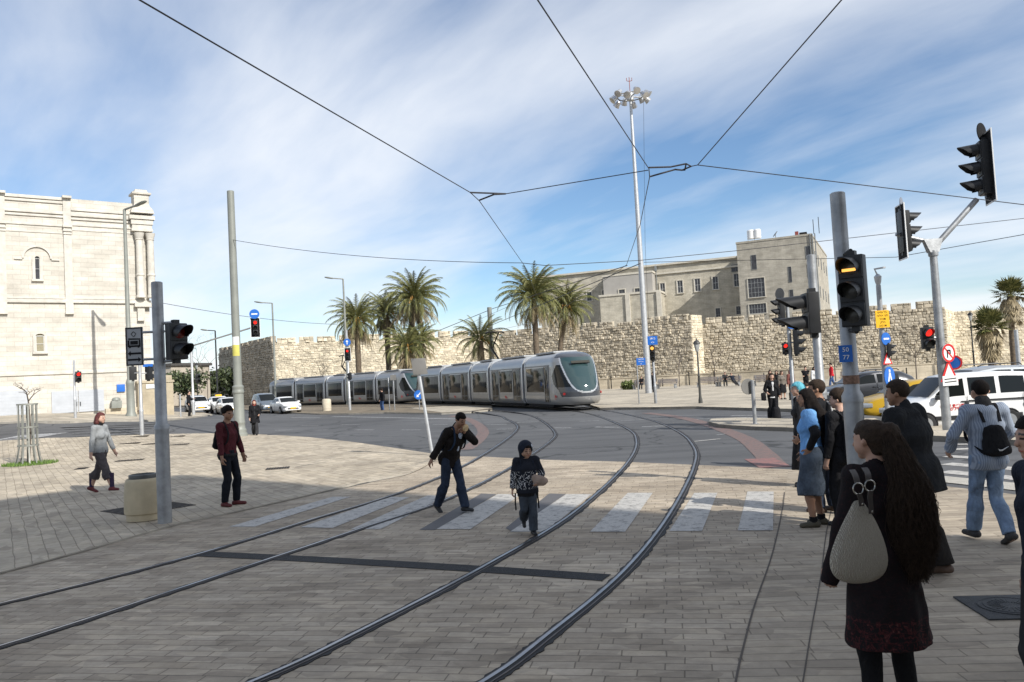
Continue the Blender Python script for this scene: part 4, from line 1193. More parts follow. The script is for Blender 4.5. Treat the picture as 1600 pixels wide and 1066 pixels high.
BK = Front('stone_block', 'four storey pale stone block with water tanks on its roof above the city wall', 'building', P(1157, 480, 129), P(1276, 480, 124))
zt = BK.sz(1215, 374)[1]
Rp = P(1322, 480, 150); Rl = (V((Rp.x, Rp.y, 0)) - BK.A); dep = Rl.dot(-BK.n)
b = MB(); b.box((BK.L / 2, dep / 2, zt / 2), (BK.L, dep, zt)); b.box((BK.L / 2, dep / 2, zt + .15), (BK.L + .15, dep + .15, .3)); b.build('wall', [GSB], BK.root, smooth=0)
for (x0, y0, x1, y1, c_, r_) in ((1173, 399, 1183, 421, 1, 1), (1258, 385, 1268, 403, 2, 1), (1261, 413, 1269, 433, 2, 3), (1231, 417, 1238, 441, 1, 1), (1168, 436, 1196, 463.5, 5, 4), (1233, 453, 1241, 476.5, 1, 1), (1264, 452, 1272, 461, 2, 2), (1170, 476, 1198, 489, 6, 2)):
    a, z1 = BK.sz(x0, y0); c, z0 = BK.sz(x1, y1); window(BK, a, c, z0, z1, 0, GSM, M('grey_window_bars', (.30, .31, .31), .5) if c_ > 2 else GRF, WDK, c_, r_, 0, .0 if c_ < 3 else .1, c_ > 2)
for zq in (.86, .62, .4):
    for k in range(5):
        g = MB(); yy = dep * (.12 + .19 * k); g.box((BK.L + .02, yy, zt * zq), (.1, .55, 1.9)); g.build('slit_window', [WDK], BK.root, smooth=0)
g = MB()
for px in (1269, 1273, 1277): a = BK.sz(px, 420)[0]; g.tube([(a, -.12, zt - 12), (a, -.12, zt + .2)], .09, 6)
g.build('downpipe', [GRF], BK.root)
for px in (1171, 1181):
    a = BK.sz(px, 370)[0]; g = MB(); g.lathe([(.62, 0), (.62, 1.3), (.5, 1.45), (.1, 1.55)], 16, (a, 1.6, zt + .8)); g.tube([(a - .5, 1.6, zt + .3), (a - .5, 1.6, zt + .8)], .05); g.tube([(a + .5, 1.6, zt + .3), (a + .5, 1.6, zt + .8)], .05); g.build('water_tank', [WHITEP], BK.root)
a = BK.sz(1211, 372)[0]; g = MB(); g.disc((a, .8, zt + 1.0), (-.7, -.3, .6), .55, .05, 18); g.tube([(a, .8, zt + .3), (a, .8, zt + 1)], .05); g.build('satellite_dish', [GRF], BK.root)
a = BK.sz(1244, 368)[0]; g = MB(); g.box((a, 1, zt + .65), (.5, .5, .7)); g.build('red_vent', [M('red_vent_paint', (.25, .06, .05), .7)], BK.root)
g = MB(); a = BK.sz(1271, 368)[0]; g.tube([(a, 1, zt + .3), (a, 1, zt + 2.6)], .05, 6); g.tube([(a + .8, 1, zt + .3), (a + .8, 1, zt + 2.9)], .05, 6); g.box((a - 1.6, 1.2, zt + .5), (1.1, .9, .5)); g.build('antenna_mast', [BLKM], BK.root)

# the building behind the viewpoint whose shade lies over the foreground
SH = thing('shading_building', 'plain beige stone building behind the viewpoint that shades the crossing', 'building', (15, -6, 0), math.atan2(-.65, .76))
b = MB(); b.box((21, -15, 12.4), (42, 30, 26.6)); b.build('wall', [GSB], SH, smooth=0)
for k in range(9):
    for j in range(5):
        g = MB(); g.box((2.8 + 4.5 * k, .02, 3 + 4.6 * j), (1.5, .1, 2.2)); g.build('window', [WDK], SH, smooth=0)
g = MB(); g.box((21, .1, 25.5), (42.4, .5, .4)); g.build('cornice', [GSM], SH, smooth=0)
# far street houses and trees seen at the end of the street
for k, (px, Y, hh, w_, c) in enumerate(((263, 118, 6.5, 3.5, (.45, .40, .33)), (288, 150, 4.0, 13, (.32, .30, .28)), (326, 170, 3.6, 14, (.38, .34, .29)))):
    p = at(px, Y, 0); o = thing('town_house', ['pale flat roofed house beyond the stone gate pier', 'grey far house with dark roof at the end of the street', 'brownish far house right of the street end beside the wall corner'][k], 'house', p, R(-20))
    g = MB(); g.box((0, 3, hh / 2), (w_, 8, hh)); g.build('wall', [M('house_wall_%s' % 'abc'[k], c, .9, var=.1, vs=.5)], o, smooth=0)
    g = MB(); g.box((0, 3, hh + .2), (w_ + .6, 8.6, .4)); g.build('roof', [M('dark_roof', (.08, .075, .07), .9)], o, smooth=0)
    for q in range(3): g = MB(); g.box((-w_ * .3 + q * w_ * .3, -1.02, hh * .62), (1.0, .08, 1.5)); g.build('window', [WDK], o, smooth=0)
# ------------------------------------------------------------------ trams
SILV = M('tram_silver', (.34, .338, .33), .34, .5, var=.06, vs=1.5, coat=.4)
SILVD = M('tram_grey', (.20, .205, .21), .4, .4, var=.06)
ROOFG = M('tram_roof', (.34, .345, .35), .45, .35, var=.08)
VISOR = M('tram_visor', (.06, .065, .075), .25, .2, var=.05, coat=.5)
BELLOW = M('tram_bellows', (.085, .087, .09), .7, var=.15, vs=8)
FRAMEB = M('tram_brow', (.55, .56, .57), .3, .5, var=.03, coat=.4)
_dense = spline(TP, 240); _cum = [0]
for a, c in zip(_dense, _dense[1:]): _cum.append(_cum[-1] + (c - a).length)


def tpos(s):
    for i in range(len(_cum) - 1):
        if _cum[i + 1] >= s:
            return _dense[i].lerp(_dense[i + 1], (s - _cum[i]) / (_cum[i + 1] - _cum[i]))
    return _dense[-1] + (_dense[-1] - _dense[-2]).normalized() * (s - _cum[-1])


SECT = [(1.19, .26), (1.30, .40), (1.325, .62), (1.325, 1.4), (1.315, 2.45), (1.27, 2.72), (1.15, 2.98), (.95, 3.13), (.6, 3.24), (0, 3.27)]
SECT = [(y, z) for y, z in SECT] + [(-y, z) for y, z in reversed(SECT[:-1])]


def strokes(b, x, z, y, s, sc=1.0):
    """the small red mark on the side panels"""
    for dx, dz, w_, h in ((-.25, .04, .10, .16), (-.12, .02, .09, .18), (-.01, -.02, .10, .12), (.11, -.03, .09, .11), (.22, -.05, .09, .09), (.0, -.15, .34, .035)):
        b.box((x + dx * sc, y, z + dz * sc), (w_ * sc * .8, .008, h * sc), rot=Matrix.Rotation(R(8), 3, 'Y'))


def nose(parent, xb):
    """rounded cab end; xb is where it meets the straight body"""
    zs = [.26, .33, .40, .5, .62, .7] + [.76 + .045 * k for k in range(50)] + [3.03, 3.08, 3.13, 3.17, 3.21, 3.24, 3.26]
    def prof(z):
        dp = np.interp(z, [.26, .4, .62, 1.0, 1.3, 1.8, 2.3, 2.7, 2.95, 3.1, 3.2, 3.27], [2.15, 2.32, 2.42, 2.42, 2.33, 2.08, 1.75, 1.42, 1.15, .85, .5, .1])
        w_ = np.interp(z, [.26, .40, .62, 1.4, 2.45, 2.72, 2.98, 3.13, 3.24, 3.27], [1.19, 1.30, 1.325, 1.325, 1.315, 1.27, 1.15, .95, .6, .1])
        return dp, w_
    na = 130; grid = []
    for z in zs:
        dp, w_ = prof(z); row = []
        for k in range(na + 1):
            a = -math.pi / 2 + math.pi * k / na; ca, sa = math.cos(a), math.sin(a); e = 2 / 2.5
            row.append(V((xb + dp * abs(ca) ** e, w_ * (abs(sa) ** e) * (1 if sa > 0 else -1), z)))
        grid.append(row)
    B = {k: MB() for k in ('shell', 'glass', 'side', 'brow', 'visor', 'dark')}
    for j in range(len(zs) - 1):
        for k in range(na):
            z = (zs[j] + zs[j + 1]) / 2; a = abs(-90 + 180 * (k + .5) / na)
            lim = np.interp(z, [.98, 1.02, 1.08, 1.2, 1.5, 2.0, 2.9], [0, 11, 17, 23, 31, 38, 47])
            if z > 2.9 and a < 72: key = 'visor'
            elif 0.98 < z <= 2.9 and a < lim: key = 'glass'
            elif z > .9 and z <= 2.92 and a < max(lim + 5, np.interp(z, [.9, .97, 1.0], [8, 15, 18])): key = 'brow'
            elif .70 < z < 1.25 and a < np.interp(z, [.7, 1.25], [58, 68]): key = 'dark'
            elif 1.1 < z < 2.5 and lim + 5 <= a < np.interp(z, [1.1, 1.4, 1.9, 2.5], [66, 78, 83, 64]): key = 'side'
            else: key = 'shell'
            B[key].face([grid[j][k], grid[j][k + 1], grid[j + 1][k + 1], grid[j + 1][k]])
    B['shell'].face(list(reversed(grid[0])))
    for kk in B: bmesh.ops.remove_doubles(B[kk].bm, verts=B[kk].bm.verts, dist=1e-4)
    sh = B['shell'].build('cab', [SILV], parent, 40)
    B['glass'].build('windscreen', [GLASSL], sh, 60); B['side'].build('cab_window', [GLASS], sh, 60); B['brow'].build('windscreen_frame', [FRAMEB], sh, 60)
    B['visor'].build('visor', [VISOR], sh, 60); B['dark'].build('light_panel', [VISOR], sh, 60)
    for s in (-1, 1):
        g = MB(); dp, w_ = prof(.95); a = R(50); e = .8
        g.disc((xb + dp * math.cos(a) ** e, s * w_ * math.sin(a) ** e, .88), (.8, s * .7, 0), .075, .05, 14); g.build('headlight', [M('tram_lamp_red', (.30, .02, .02), .25, var=0, emit=.05)], sh)
    g = MB(); g.box((xb + 1.62, 0, 2.62), (.06, 1.1, .16), rot=Matrix.Rotation(R(-35), 3, 'Y')); g.build('destination_display', [M('display', (.03, .028, .02), .4)], sh, 0)
    g = MB(); g.tube([(xb + 2.3, .05, 1.16), (xb + 1.95, .45, 1.9)], .018, 6); g.build('wiper', [BLKM], sh)


def tram(label, s0, logo=True):
    o0 = tpos(s0); root = thing('tram', label, 'tram', (o0.x, o0.y, 0), 0, 'coupled silver trams')
    s = s0; kinds = [('cab', 7.6), ('door', 7.0), ('short', 4.3), ('door', 7.2), ('cabr', 7.6)]
    for i, (kd, ln) in enumerate(kinds):
        a, c = tpos(s + (.3 if kd != 'cab' else 0)), tpos(s + ln - (.3 if kd != 'cabr' else 0))
        d = (a - c); lnn = d.length; d.normalize(); mid = (a + c) / 2; yw = math.atan2(d.y, d.x)
        x0, x1 = -lnn / 2, lnn / 2
        if kd == 'cab': x1 -= 2.42
        if kd == 'cabr': x0 += 2.42
        b = MB(); b.loft([[V((x, y, z)) for y, z in SECT] for x in (x0, x1)], 0)
        b.box(((x0 + x1) / 2, 0, .2), (abs(x1 - x0) - .2, 2.3, .2), 0, 1)
        # roof equipment and the raised rim at the joints
        b.box(((x0 + x1) / 2, 0, 3.30), (abs(x1 - x0) * .7, 1.5, .12), 0, 2, bev=.04)
        car_ = b.build('carriage', [SILV, BLKM, ROOFG], root, 40); car_.location = (mid.x - o0.x, mid.y - o0.y, zg(mid.x, mid.y) + .1); car_.rotation_euler = (0, 0, yw)
        for xe, en in ((x0, kd != 'cabr'), (x1, kd != 'cab')):
            if not en: continue
            g = MB(); g.loft([[V((xe + q, y * 1.012, .26 + (z - .26) * 1.014)) for y, z in SECT] for q in (-.06, .06)]); g.build('end_rim', [FRAMEB], car_, 40)
        if i < 4:
            g = MB(); nb = 7
            rr = []
            for k in range(nb): f = .93 if k % 2 else .97; rr.append([V((x0 - .02 - .62 * k / (nb - 1), y * f, .3 + (z - .3) * f)) for y, z in SECT])
            g.loft(rr); g.build('bellows', [BELLOW], car_, 30)
        def pane(nm, xa, xb, za, zb, mats, dx=.0):
            for s_ in (-1, 1):
                g = MB(); yy = s_ * 1.327
                g.box(((xa + xb) / 2, yy, (za + zb) / 2), (abs(xb - xa), .016, zb - za), 0, 0, bev=.006)
                if nm == 'door':
                    g.box(((xa + xb) / 2, s_ * 1.331, (za + zb) / 2), (.03, .02, zb - za), 0, 1)
                    for q in (xa, xb): g.box((q, s_ * 1.331, (za + zb) / 2), (.06, .024, zb - za + .05), 0, 1)
                    g.box(((xa + xb) / 2, s_ * 1.331, zb + .02), (abs(xb - xa), .024, .06), 0, 1); g.box(((xa + xb) / 2, s_ * 1.332, za + .3), (abs(xb - xa), .02, .03), 0, 1)
                g.build(nm, mats, car_, 30)
        W_, D_ = [GLASS], [GLASS, SILVD]
        def trim(xa, xb):
            for s_ in (-1, 1):
                g = MB(); g.box(((xa + xb) / 2, s_ * 1.318, 2.52), (abs(xb - xa), .03, .06)); g.box(((xa + xb) / 2, s_ * 1.326, .82), (abs(xb - xa), .016, .02)); g.build('side_trim', [SILVD], car_, 0)
        trim(x0 + .1, x1 - .1)
        if kd == 'cab':
            nose(car_, x1); pane('door', x1 - .95, x1 - .15, .42, 2.44, D_); pane('window', x0 + .35, x1 - 1.1, .98, 2.42, W_)
        elif kd == 'cabr':
            no = bpy.data.objects.new('rear_cab', None); COL.objects.link(no); no.parent = root; no.location = car_.location; no.rotation_euler = (0, 0, yw + math.pi)
            nose(no, -x0); pane('door', x0 + .15, x0 + .95, .42, 2.44, D_); pane('window', x0 + 1.1, x1 - .35, .98, 2.42, W_)
        elif kd == 'door':
            L_ = x1 - x0; pane('door', x0 + .35, x0 + 1.75, .42, 2.44, D_); pane('window', x0 + 1.95, x1 - 1.95, .98, 2.42, W_); pane('door', x1 - 1.75, x1 - .35, .42, 2.44, D_)
        else:
            pane('window', x0 + .35, x1 - .35, .98, 2.42, W_)
        if kd in ('cab', 'door'):
            for s_ in (-1, 1):
                g = MB(); strokes(g, (x1 + .75) if kd == 'cab' else (x0 + x1) / 2 , .78 if kd == 'cab' else .66, s_ * (1.338 if kd != 'cab' else 1.30), s_, 1.1 if kd == 'cab' else .8); g.build('red_mark', [SIGNR], car_, 0)
        if kd == 'short':
            g = MB(); g.box((0, 0, 3.36), (1.6, 1.2, .1)); g.tube([(.7, 0, 3.4), (-.55, 0, 4.25)], .085, 6); g.tube([(-.55, -.05, 4.25), (.25, -.3, 5.35)], .05, 6); g.tube([(-.55, .05, 4.25), (.25, .3, 5.35)], .05, 6)
            g.tube([(.25, -.75, 5.33), (.25, -.55, 5.42), (.25, .55, 5.42), (.25, .75, 5.33)], .06, 6); g.build('pantograph', [BLKM], car_)
        s += ln
    return s


send = tram('front silver tram with a dark windscreen rounding the curve toward the crossing', 5.9)
tram('second silver tram coupled behind the first, its nose beside the man in jeans', send + .7)


# ------------------------------------------------------------------ cars
def car(label, cat, loc, yaw, mat, prof, W=1.72, base=.22, wheels=(-1.3, 1.35), wr=.31, glass=((-1.2, -.27), (-.17, .95)), screen=None, rear=None, group=None, name='parked_car', plate=True, molding=None, taxi=False, rails=False, tail='corner', mirrors=.85, text=None):
    """prof: stations (x, belt z, roof z, width factor, roof-edge width factor)"""
    root = thing(name, label, cat, loc, yaw, group)
    st = sorted(prof)
    def sec(x):
        xs = [s[0] for s in st]; return [float(np.interp(x, xs, [s[i] for s in st])) for i in range(1, 5)]
    def half(x):
        zb, zr, wf, rf = sec(x); w_ = W / 2 * wf; b0 = base + (.08 if x == st[0][0] or x == st[-1][0] else 0)
        zm = max(b0 + .2, zb - .28)
        return [(w_ * .88, b0), (w_ * .985, b0 + .1), (w_, (b0 + zm) / 2 + .05), (w_ * 1.0, zm), (w_ * .965, zb), (w_ * rf, zr - min(.07, (zr - zb) * .5)), (w_ * rf * .82, zr), (0, zr + .012)]
    xs = []
    for a, c in zip(st, st[1:]):
        n = max(1, int((c[0] - a[0]) / .22)); xs += [a[0] + (c[0] - a[0]) * k / n for k in range(n)]
    xs.append(st[-1][0]); b = MB(); rings = []
    for x in xs:
        h = half(x); rings.append([V((x, y, z)) for y, z in h] + [V((x, -y, z)) for y, z in reversed(h[:-1])])
    b.loft(rings); body = b.build('body', [mat], root, 38)
    def side(x, f):
        h = half(x); (y0, z0), (y1, z1) = h[4], h[5]; return V((x, y0 + (y1 - y0) * f + .007, z0 + (z1 - z0) * f))
    for s in (-1, 1):
        for xa, xb in glass:
            g = MB(); n = 6; lo, hi = [], []
            for k in range(n + 1):
                x = xa + (xb - xa) * k / n; p, q = side(x, .08), side(x, .9); p.y *= s; q.y *= s; lo.append(p); hi.append(q)
            for k in range(n): g.face([lo[k], lo[k + 1], hi[k + 1], hi[k]])
            bmesh.ops.remove_doubles(g.bm, verts=g.bm.verts, dist=1e-4); g.build('side_window', [GLASS], body, 60)
    for nm, sc in (('windscreen', screen), ('rear_window', rear)):
        if not sc: continue
        x0, x1 = sc; g = MB(); n = 5; pr = None
        for k in range(n + 1):
            x = x0 + (x1 - x0) * k / n; h = half(x); up = .010; e = .012 if nm == 'windscreen' else -.012
            yy = h[6][0] + (h[5][0] - h[6][0]) * .5
            row = [V((x + e, -yy, h[6][1] - .005 + up)), V((x + e, 0, h[7][1] + up)), V((x + e, yy, h[6][1] - .005 + up))]
            if pr: g.face([pr[0], pr[1], row[1], row[0]]); g.face([pr[1], pr[2], row[2], row[1]])
            pr = row
        bmesh.ops.remove_doubles(g.bm, verts=g.bm.verts, dist=1e-4); g.build(nm, [GLASS], body, 60)
    for x in wheels:
        for s in (-1, 1):
            g = MB(); g.disc((x, s * (W / 2 + .004), wr), (0, s, 0), wr + .055, .003, 24); g.build('wheel_arch', [BLKM], body, 30)
            g = MB(); w0 = s * (W / 2 - .19); ring = lambda r_, y: [V((x + r_ * math.cos(k * math.pi / 12), y, wr + r_ * math.sin(k * math.pi / 12))) for k in range(24)]
            g.loft([ring(wr - .03, w0), ring(wr, w0 + s * .03), ring(wr, w0 + s * .19), ring(wr - .03, w0 + s * .215), ring(wr * .62, w0 + s * .215)]); wh = g.build('wheel', [RUBBER], root, 30)
            g = MB(); g.loft([ring(wr * .62, w0 + s * .218), ring(wr * .5, w0 + s * .205), ring(.02, w0 + s * .213)])
            for k in range(5):
                a = k * 2 * math.pi / 5; g.box((x + wr * .33 * math.cos(a), w0 + s * .216, wr + wr * .33 * math.sin(a)), (wr * .5, .02, .05), rot=Matrix.Rotation(-a, 3, 'Y'))
            g.build('rim', [M('wheel_rim', (.38, .39, .40), .35, .7, var=.05)], wh, 30)
    xf, xr = st[-1][0], st[0][0]; zf = st[-1][1]; hy = W / 2 * st[-1][3]
    for s in (-1, 1):
        xl = xf - .16; zl = sec(xl)[0] - .1; g = MB(); yl = W / 2 * sec(xl)[2]
        g.box((xl + .02, s * (yl - .17), zl), (.34, .34, .16), yaw=s * -.45, bev=.04); g.build('headlight', [M('headlamp_glass', (.42, .44, .46), .12, .3, var=0, coat=.8)], body, 40)
        g = MB()
        if tail == 'tall': g.box((xr + .05, s * (W / 2 * .95 - .01), 1.05), (.16, .10, .62), bev=.03)
        else: g.box((xr + .05, s * (W / 2 * st[0][3] - .12), sec(xr + .05)[0] - .12), (.16, .28, .17), bev=.03)
        g.build('tail_light', [M('tail_lamp', (.25, .012, .012), .25, var=0, coat=.6)], body, 40)
        xm = mirrors; p = side(xm, .12); g = MB(); g.box((xm, s * (p.y + .12), p.z + .05), (.13, .22, .14), bev=.04); g.build('mirror', [mat if name != 'white_van' else BLKP], body, 40)
        for xd in ([glass[-1][0] - .05, glass[0][0] + .1] if len(glass) > 1 else []):
            g = MB(); zb = sec(xd)[0] - .13; g.box((xd + .1, s * (W / 2 * sec(xd)[2] + .008), zb), (.2, .03, .035), bev=.01); g.build('door_handle', [mat if name != 'white_van' else BLKP], body, 40)
            g = MB(); g.box((xd, s * (W / 2 * sec(xd)[2] + .001), (zb + base + .15) / 2), (.012, .006, zb - base + .2)); g.build('door_seam', [BLKM], body, 0)
    g = MB(); g.box((xf - .02, 0, base + .22), (.07, hy * 1.4, .12), bev=.02); g.box((xf - .06, 0, zf - .12), (.1, hy * .9, .09), bev=.02); g.build('grille', [BLKP], body, 30)
    if plate: g = MB(); g.box((xf + .03, 0, base + .27), (.02, .5, .12)); g.build('number_plate', [SIGNY], body, 0)
    if molding:
        for s in (-1, 1): g = MB(); g.box(((molding[0] + molding[1]) / 2, s * (W / 2 + .006), molding[2]), (molding[1] - molding[0], .03, molding[3]), bev=.01); g.build('side_moulding', [BLKP], body, 30)
    if taxi: zt = max(s[2] for s in st); g = MB(); g.box((.1, 0, zt + .09), (.18, .55, .15), bev=.05); g.build('taxi_sign', [SIGNY], body, 30)
    if rails:
        zt = max(s[2] for s in st)
        for s in (-1, 1): g = MB(); g.tube([(-1.3, s * W * .33, zt), (-1.2, s * W * .34, zt + .07), (.1, s * W * .34, zt + .07), (.3, s * W * .33, zt)], .02, 6); g.build('roof_rail', [BLKP], body)
    return root, body


SEDAN = [(-2.22, .80, .83, .84, .92), (-2.1, .96, 1.0, .93, .92), (-1.62, 1.0, 1.06, .99, .9), (-.85, .96, 1.42, 1.0, .76), (0, .94, 1.46, 1.0, .76), (.42, .93, 1.40, 1.0, .77), (1.18, .93, .98, .99, .88), (1.85, .80, .84, .95, .88), (2.12, .70, .73, .89, .88), (2.24, .55, .58, .80, .88)]
HATCH = [(-1.95, .85, 1.05, .88, .85), (-1.85, .95, 1.18, .95, .82), (-1.35, .97, 1.42, .99, .78), (-.4, .95, 1.47, 1, .77), (.3, .93, 1.41, 1, .77), (1.02, .92, .97, .99, .88), (1.7, .80, .84, .95, .88), (1.92, .68, .72, .88, .88), (2.0, .55, .58, .80, .88)]
MPV = [(-2.2, 1.0, 1.3, .9, .85), (-2.1, 1.1, 1.55, .96, .8), (-1.6, 1.1, 1.72, 1, .8), (-.3, 1.08, 1.76, 1, .8), (.45, 1.06, 1.66, 1, .8), (1.45, 1.0, 1.05, .99, .86), (1.95, .84, .88, .94, .88), (2.2, .7, .74, .87, .88), (2.3, .52, .56, .8, .88)]
KANG = [(-1.98, 1.08, 1.72, .93, .86), (-1.9, 1.12, 1.79, .985, .86), (-1.2, 1.12, 1.83, 1, .87), (0, 1.10, 1.83, 1, .87), (.5, 1.09, 1.76, 1, .86), (1.22, 1.04, 1.10, .99, .88), (1.75, .92, .97, .96, .88), (1.98, .78, .82, .90, .88), (2.06, .6, .63, .82, .88)]
GREYC = M('grey_blue_car_paint', (.16, .19, .22), .3, .4, var=.05, coat=.6)
SILVC = M('silver_car_paint', (.38, .40, .42), .3, .5, var=.05, coat=.6)
YELC = M('yellow_car_paint', (.46, .28, .015), .35, var=.05, coat=.5)
DRKC = M('dark_car_paint', (.03, .033, .04), .3, .2, var=.05, coat=.6)
cg = 'cars waiting at the stop line'
def cp(px, py): return G(px, py)
yw = R(-60)
car('white saloon car with a yellow number plate in front of the second tram', 'car', cp(446, 646), R(-57), WHITEP, SEDAN, screen=(.5, 1.14), rear=(-.9, -1.55), group=cg)
car('grey blue people carrier between the white hatchback and the white saloon', 'car', cp(393, 647) + V((0, 4, 0)), yw, GREYC, MPV, W=1.8, screen=(.5, 1.4), group=cg)
car('white hatchback partly hidden by the thick grey green pole', 'car', cp(358, 648), yw, WHITEP, HATCH, W=1.68, screen=(.35, .98), wheels=(-1.2, 1.2), group=cg)
car('white taxi with a yellow roof sign waiting behind the white hatchback', 'taxi', cp(322, 647) + V((0, 3, 0)), yw, WHITEP, SEDAN, screen=(.5, 1.14), taxi=True, group=cg)
car('white car behind the man in black on the far pavement', 'car', cp(288, 647) + V((0, 3, 0)), yw, WHITEP, HATCH, W=1.68, screen=(.35, .98), wheels=(-1.2, 1.2), group=cg)
car('dark car parked beside the stone gate pier', 'car', cp(272, 646) + V((0, 5, 0)), yw, DRKC, HATCH, W=1.68, screen=(.35, .98), wheels=(-1.2, 1.2), group=cg)
p = at(1494, 25.6)
vr, vb = car('white van with two dark side windows behind the traffic island', 'van', p, R(180), WHITEP, KANG, W=1.68, glass=((-1.78, -1.0), (-.86, -.02), (.12, .98)), screen=(.55, 1.18), wheels=(-1.2, 1.4), wr=.32, name='white_van', molding=(-1.6, 1.1, .48, .13), tail='tall', mirrors=1.0)
for k, z in enumerate((.84, .74)):
    text_mesh(('שירות תיירות', 'ירושלים')[k], .17 if k else .14, 'lettering', [SIGNR], vb, frame((.55, .853, z + .02), (-1, 0, 0), (0, 0, 1)))
for k, (x, z) in enumerate(((-.45, .87), (-.45, .78))): text_mesh(('הסעות', '02-555')[k], .08, 'lettering', [BLKP], vb, frame((x, .853, z), (-1, 0, 0), (0, 0, 1)))
g = MB(); g.box((-.9, .862, .98), (1.9, .02, .045)); g.build('door_rail', [BLKP], vb, 0)
g = MB(); g.box((.1, .86, .88), (.11, .04, .15), bev=.02); g.build('door_latch', [BLKP], vb)
g = MB(); g.disc((-1.75, .848, .80), (0, 1, 0), .09, .02, 16); g.build('fuel_cap', [BLKP], vb)
car('silver people carrier with roof rails behind the white van', 'car', at(1530, 29.5), R(180), SILVC, [(x * 1.06, b * 1.06, r_ * 1.10, w_, q) for x, b, r_, w_, q in MPV], W=1.85, glass=((-1.9, -.9), (-.8, .2), (.3, 1.2)), screen=(.5, 1.5), rails=True, wr=.33, name='moving_car')
car('yellow car ahead of the silver people carrier, mostly hidden by the crowd', 'car', at(1432, 30.5), R(180), YELC, SEDAN, screen=(.5, 1.14), name='moving_car')
car('dark car with a roof rack behind the near traffic light post', 'car', at(1352, 35), R(180), DRKC, HATCH, rails=True, screen=(.35, .98), wheels=(-1.2, 1.2), name='moving_car')
# ------------------------------------------------------------------ signals, posts, lamps, signs
def head(parent, c, yaw, n=3, s=1.0, lit=None, litm=None, back=None, dim=None, cowl=.26):
    """signal head: black housing (> lens, visor) facing local +x of yaw"""
    o = bpy.data.objects.new('signal_head', None); me = None
    m = Matrix.Rotation(yaw, 4, 'Z'); m.translation = V(c)
    w_, h = .30 * s, .30 * s
    b = MB(); b.box((0, 0, 0), (.16 * s, w_ * 1.02, h * n), bev=.02 * s)
    for i in range(n): b.box((.085 * s, 0, (n / 2 - .5 - i) * h), (.03 * s, w_ * .96, h * .93), bev=.01 * s)
    b.box((-.02 * s, 0, h * n / 2 + .03 * s), (.1 * s, .1 * s, .06 * s)); b.box((-.02 * s, 0, -h * n / 2 - .03 * s), (.1 * s, .1 * s, .06 * s))
    ho = b.build('signal_head', [BLKP], parent, 30); ho.matrix_local = m
    if back:
        b = MB(); b.box((-.05 * s, 0, 0), (.02, w_ * 1.75, h * n + .26 * s)); b.build('backing_board', [BLKM], ho, 0)
        b = MB()
        for sg in (-1, 1): b.box((-.05 * s, sg * w_ * .9, 0), (.026, .03, h * n + .3 * s)); b.box((-.05 * s, 0, sg * (h * n / 2 + .14 * s)), (.027, w_ * 1.8, .03))
        b.build('board_rim', [SIGNW], ho, 0)
    for i in range(n):
        z = (n / 2 - .5 - i) * h; r_ = .105 * s
        g = MB(); rings = [[V((.10 * s + dx, rr * math.cos(k * math.pi / 10), z + rr * math.sin(k * math.pi / 10))) for k in range(20)] for dx, rr in ((0, r_), (.012 * s, r_ * .8), (.02 * s, r_ * .35))]
        g.loft(rings); mt = litm if lit == i else (dim if (dim and lit is None and i == 0) else LOFF); g.build('lens', [mt], ho)
        g = MB(); rn = []
        for k in range(17):
            a = -R(35) + (math.pi + R(70)) * k / 16; ln = cowl * s * (1 if .5 < math.sin(a) + .8 else .6) * (.55 + .45 * max(0, math.sin(a)))
            y, zz = math.cos(a), math.sin(a)
            rn.append([V((.10 * s, y * r_ * 1.14, z + zz * r_ * 1.14)), V((.10 * s + ln, y * r_ * 1.08, z + zz * r_ * 1.08 - .02 * s)), V((.10 * s + ln, y * r_ * 1.02, z + zz * r_ * 1.02 - .02 * s)), V((.10 * s, y * r_ * 1.06, z + zz * r_ * 1.06))])
        g.loft(rn); g.build('visor', [BLKP], ho)
    return ho


def post(parent, h, r0, r1=None, mat=GALV, sleeve=None, name='post', base=True):
    b = MB(); r1 = r1 or r0
    pf = [(r0 * 1.0, 0), (r0, .02), (r0, h * .5), (r1, h - .01), (r1 * .85, h)]
    if sleeve: z, rs = sleeve; pf = [(rs, 0), (rs, z - .04), (rs * 1.08, z - .04), (rs * 1.08, z + .02), (r0, z + .07), (r1, h - .01), (r1 * .8, h)]
    b.lathe(pf, 18)
    if base: b.lathe([(r0 * 2.1, 0), (r0 * 2.1, .02), (r0 * 1.0, .021)], 18)
    return b.build(name, [mat], parent)


def place(px, py=None, Y=None, z=None):
    return G(px, py) if Y is None else at(px, Y)


def hz(px, py, p):
    """height above p's foot of the image point (px,py) at p's depth"""
    return P(px, py, p.y).z - p.z


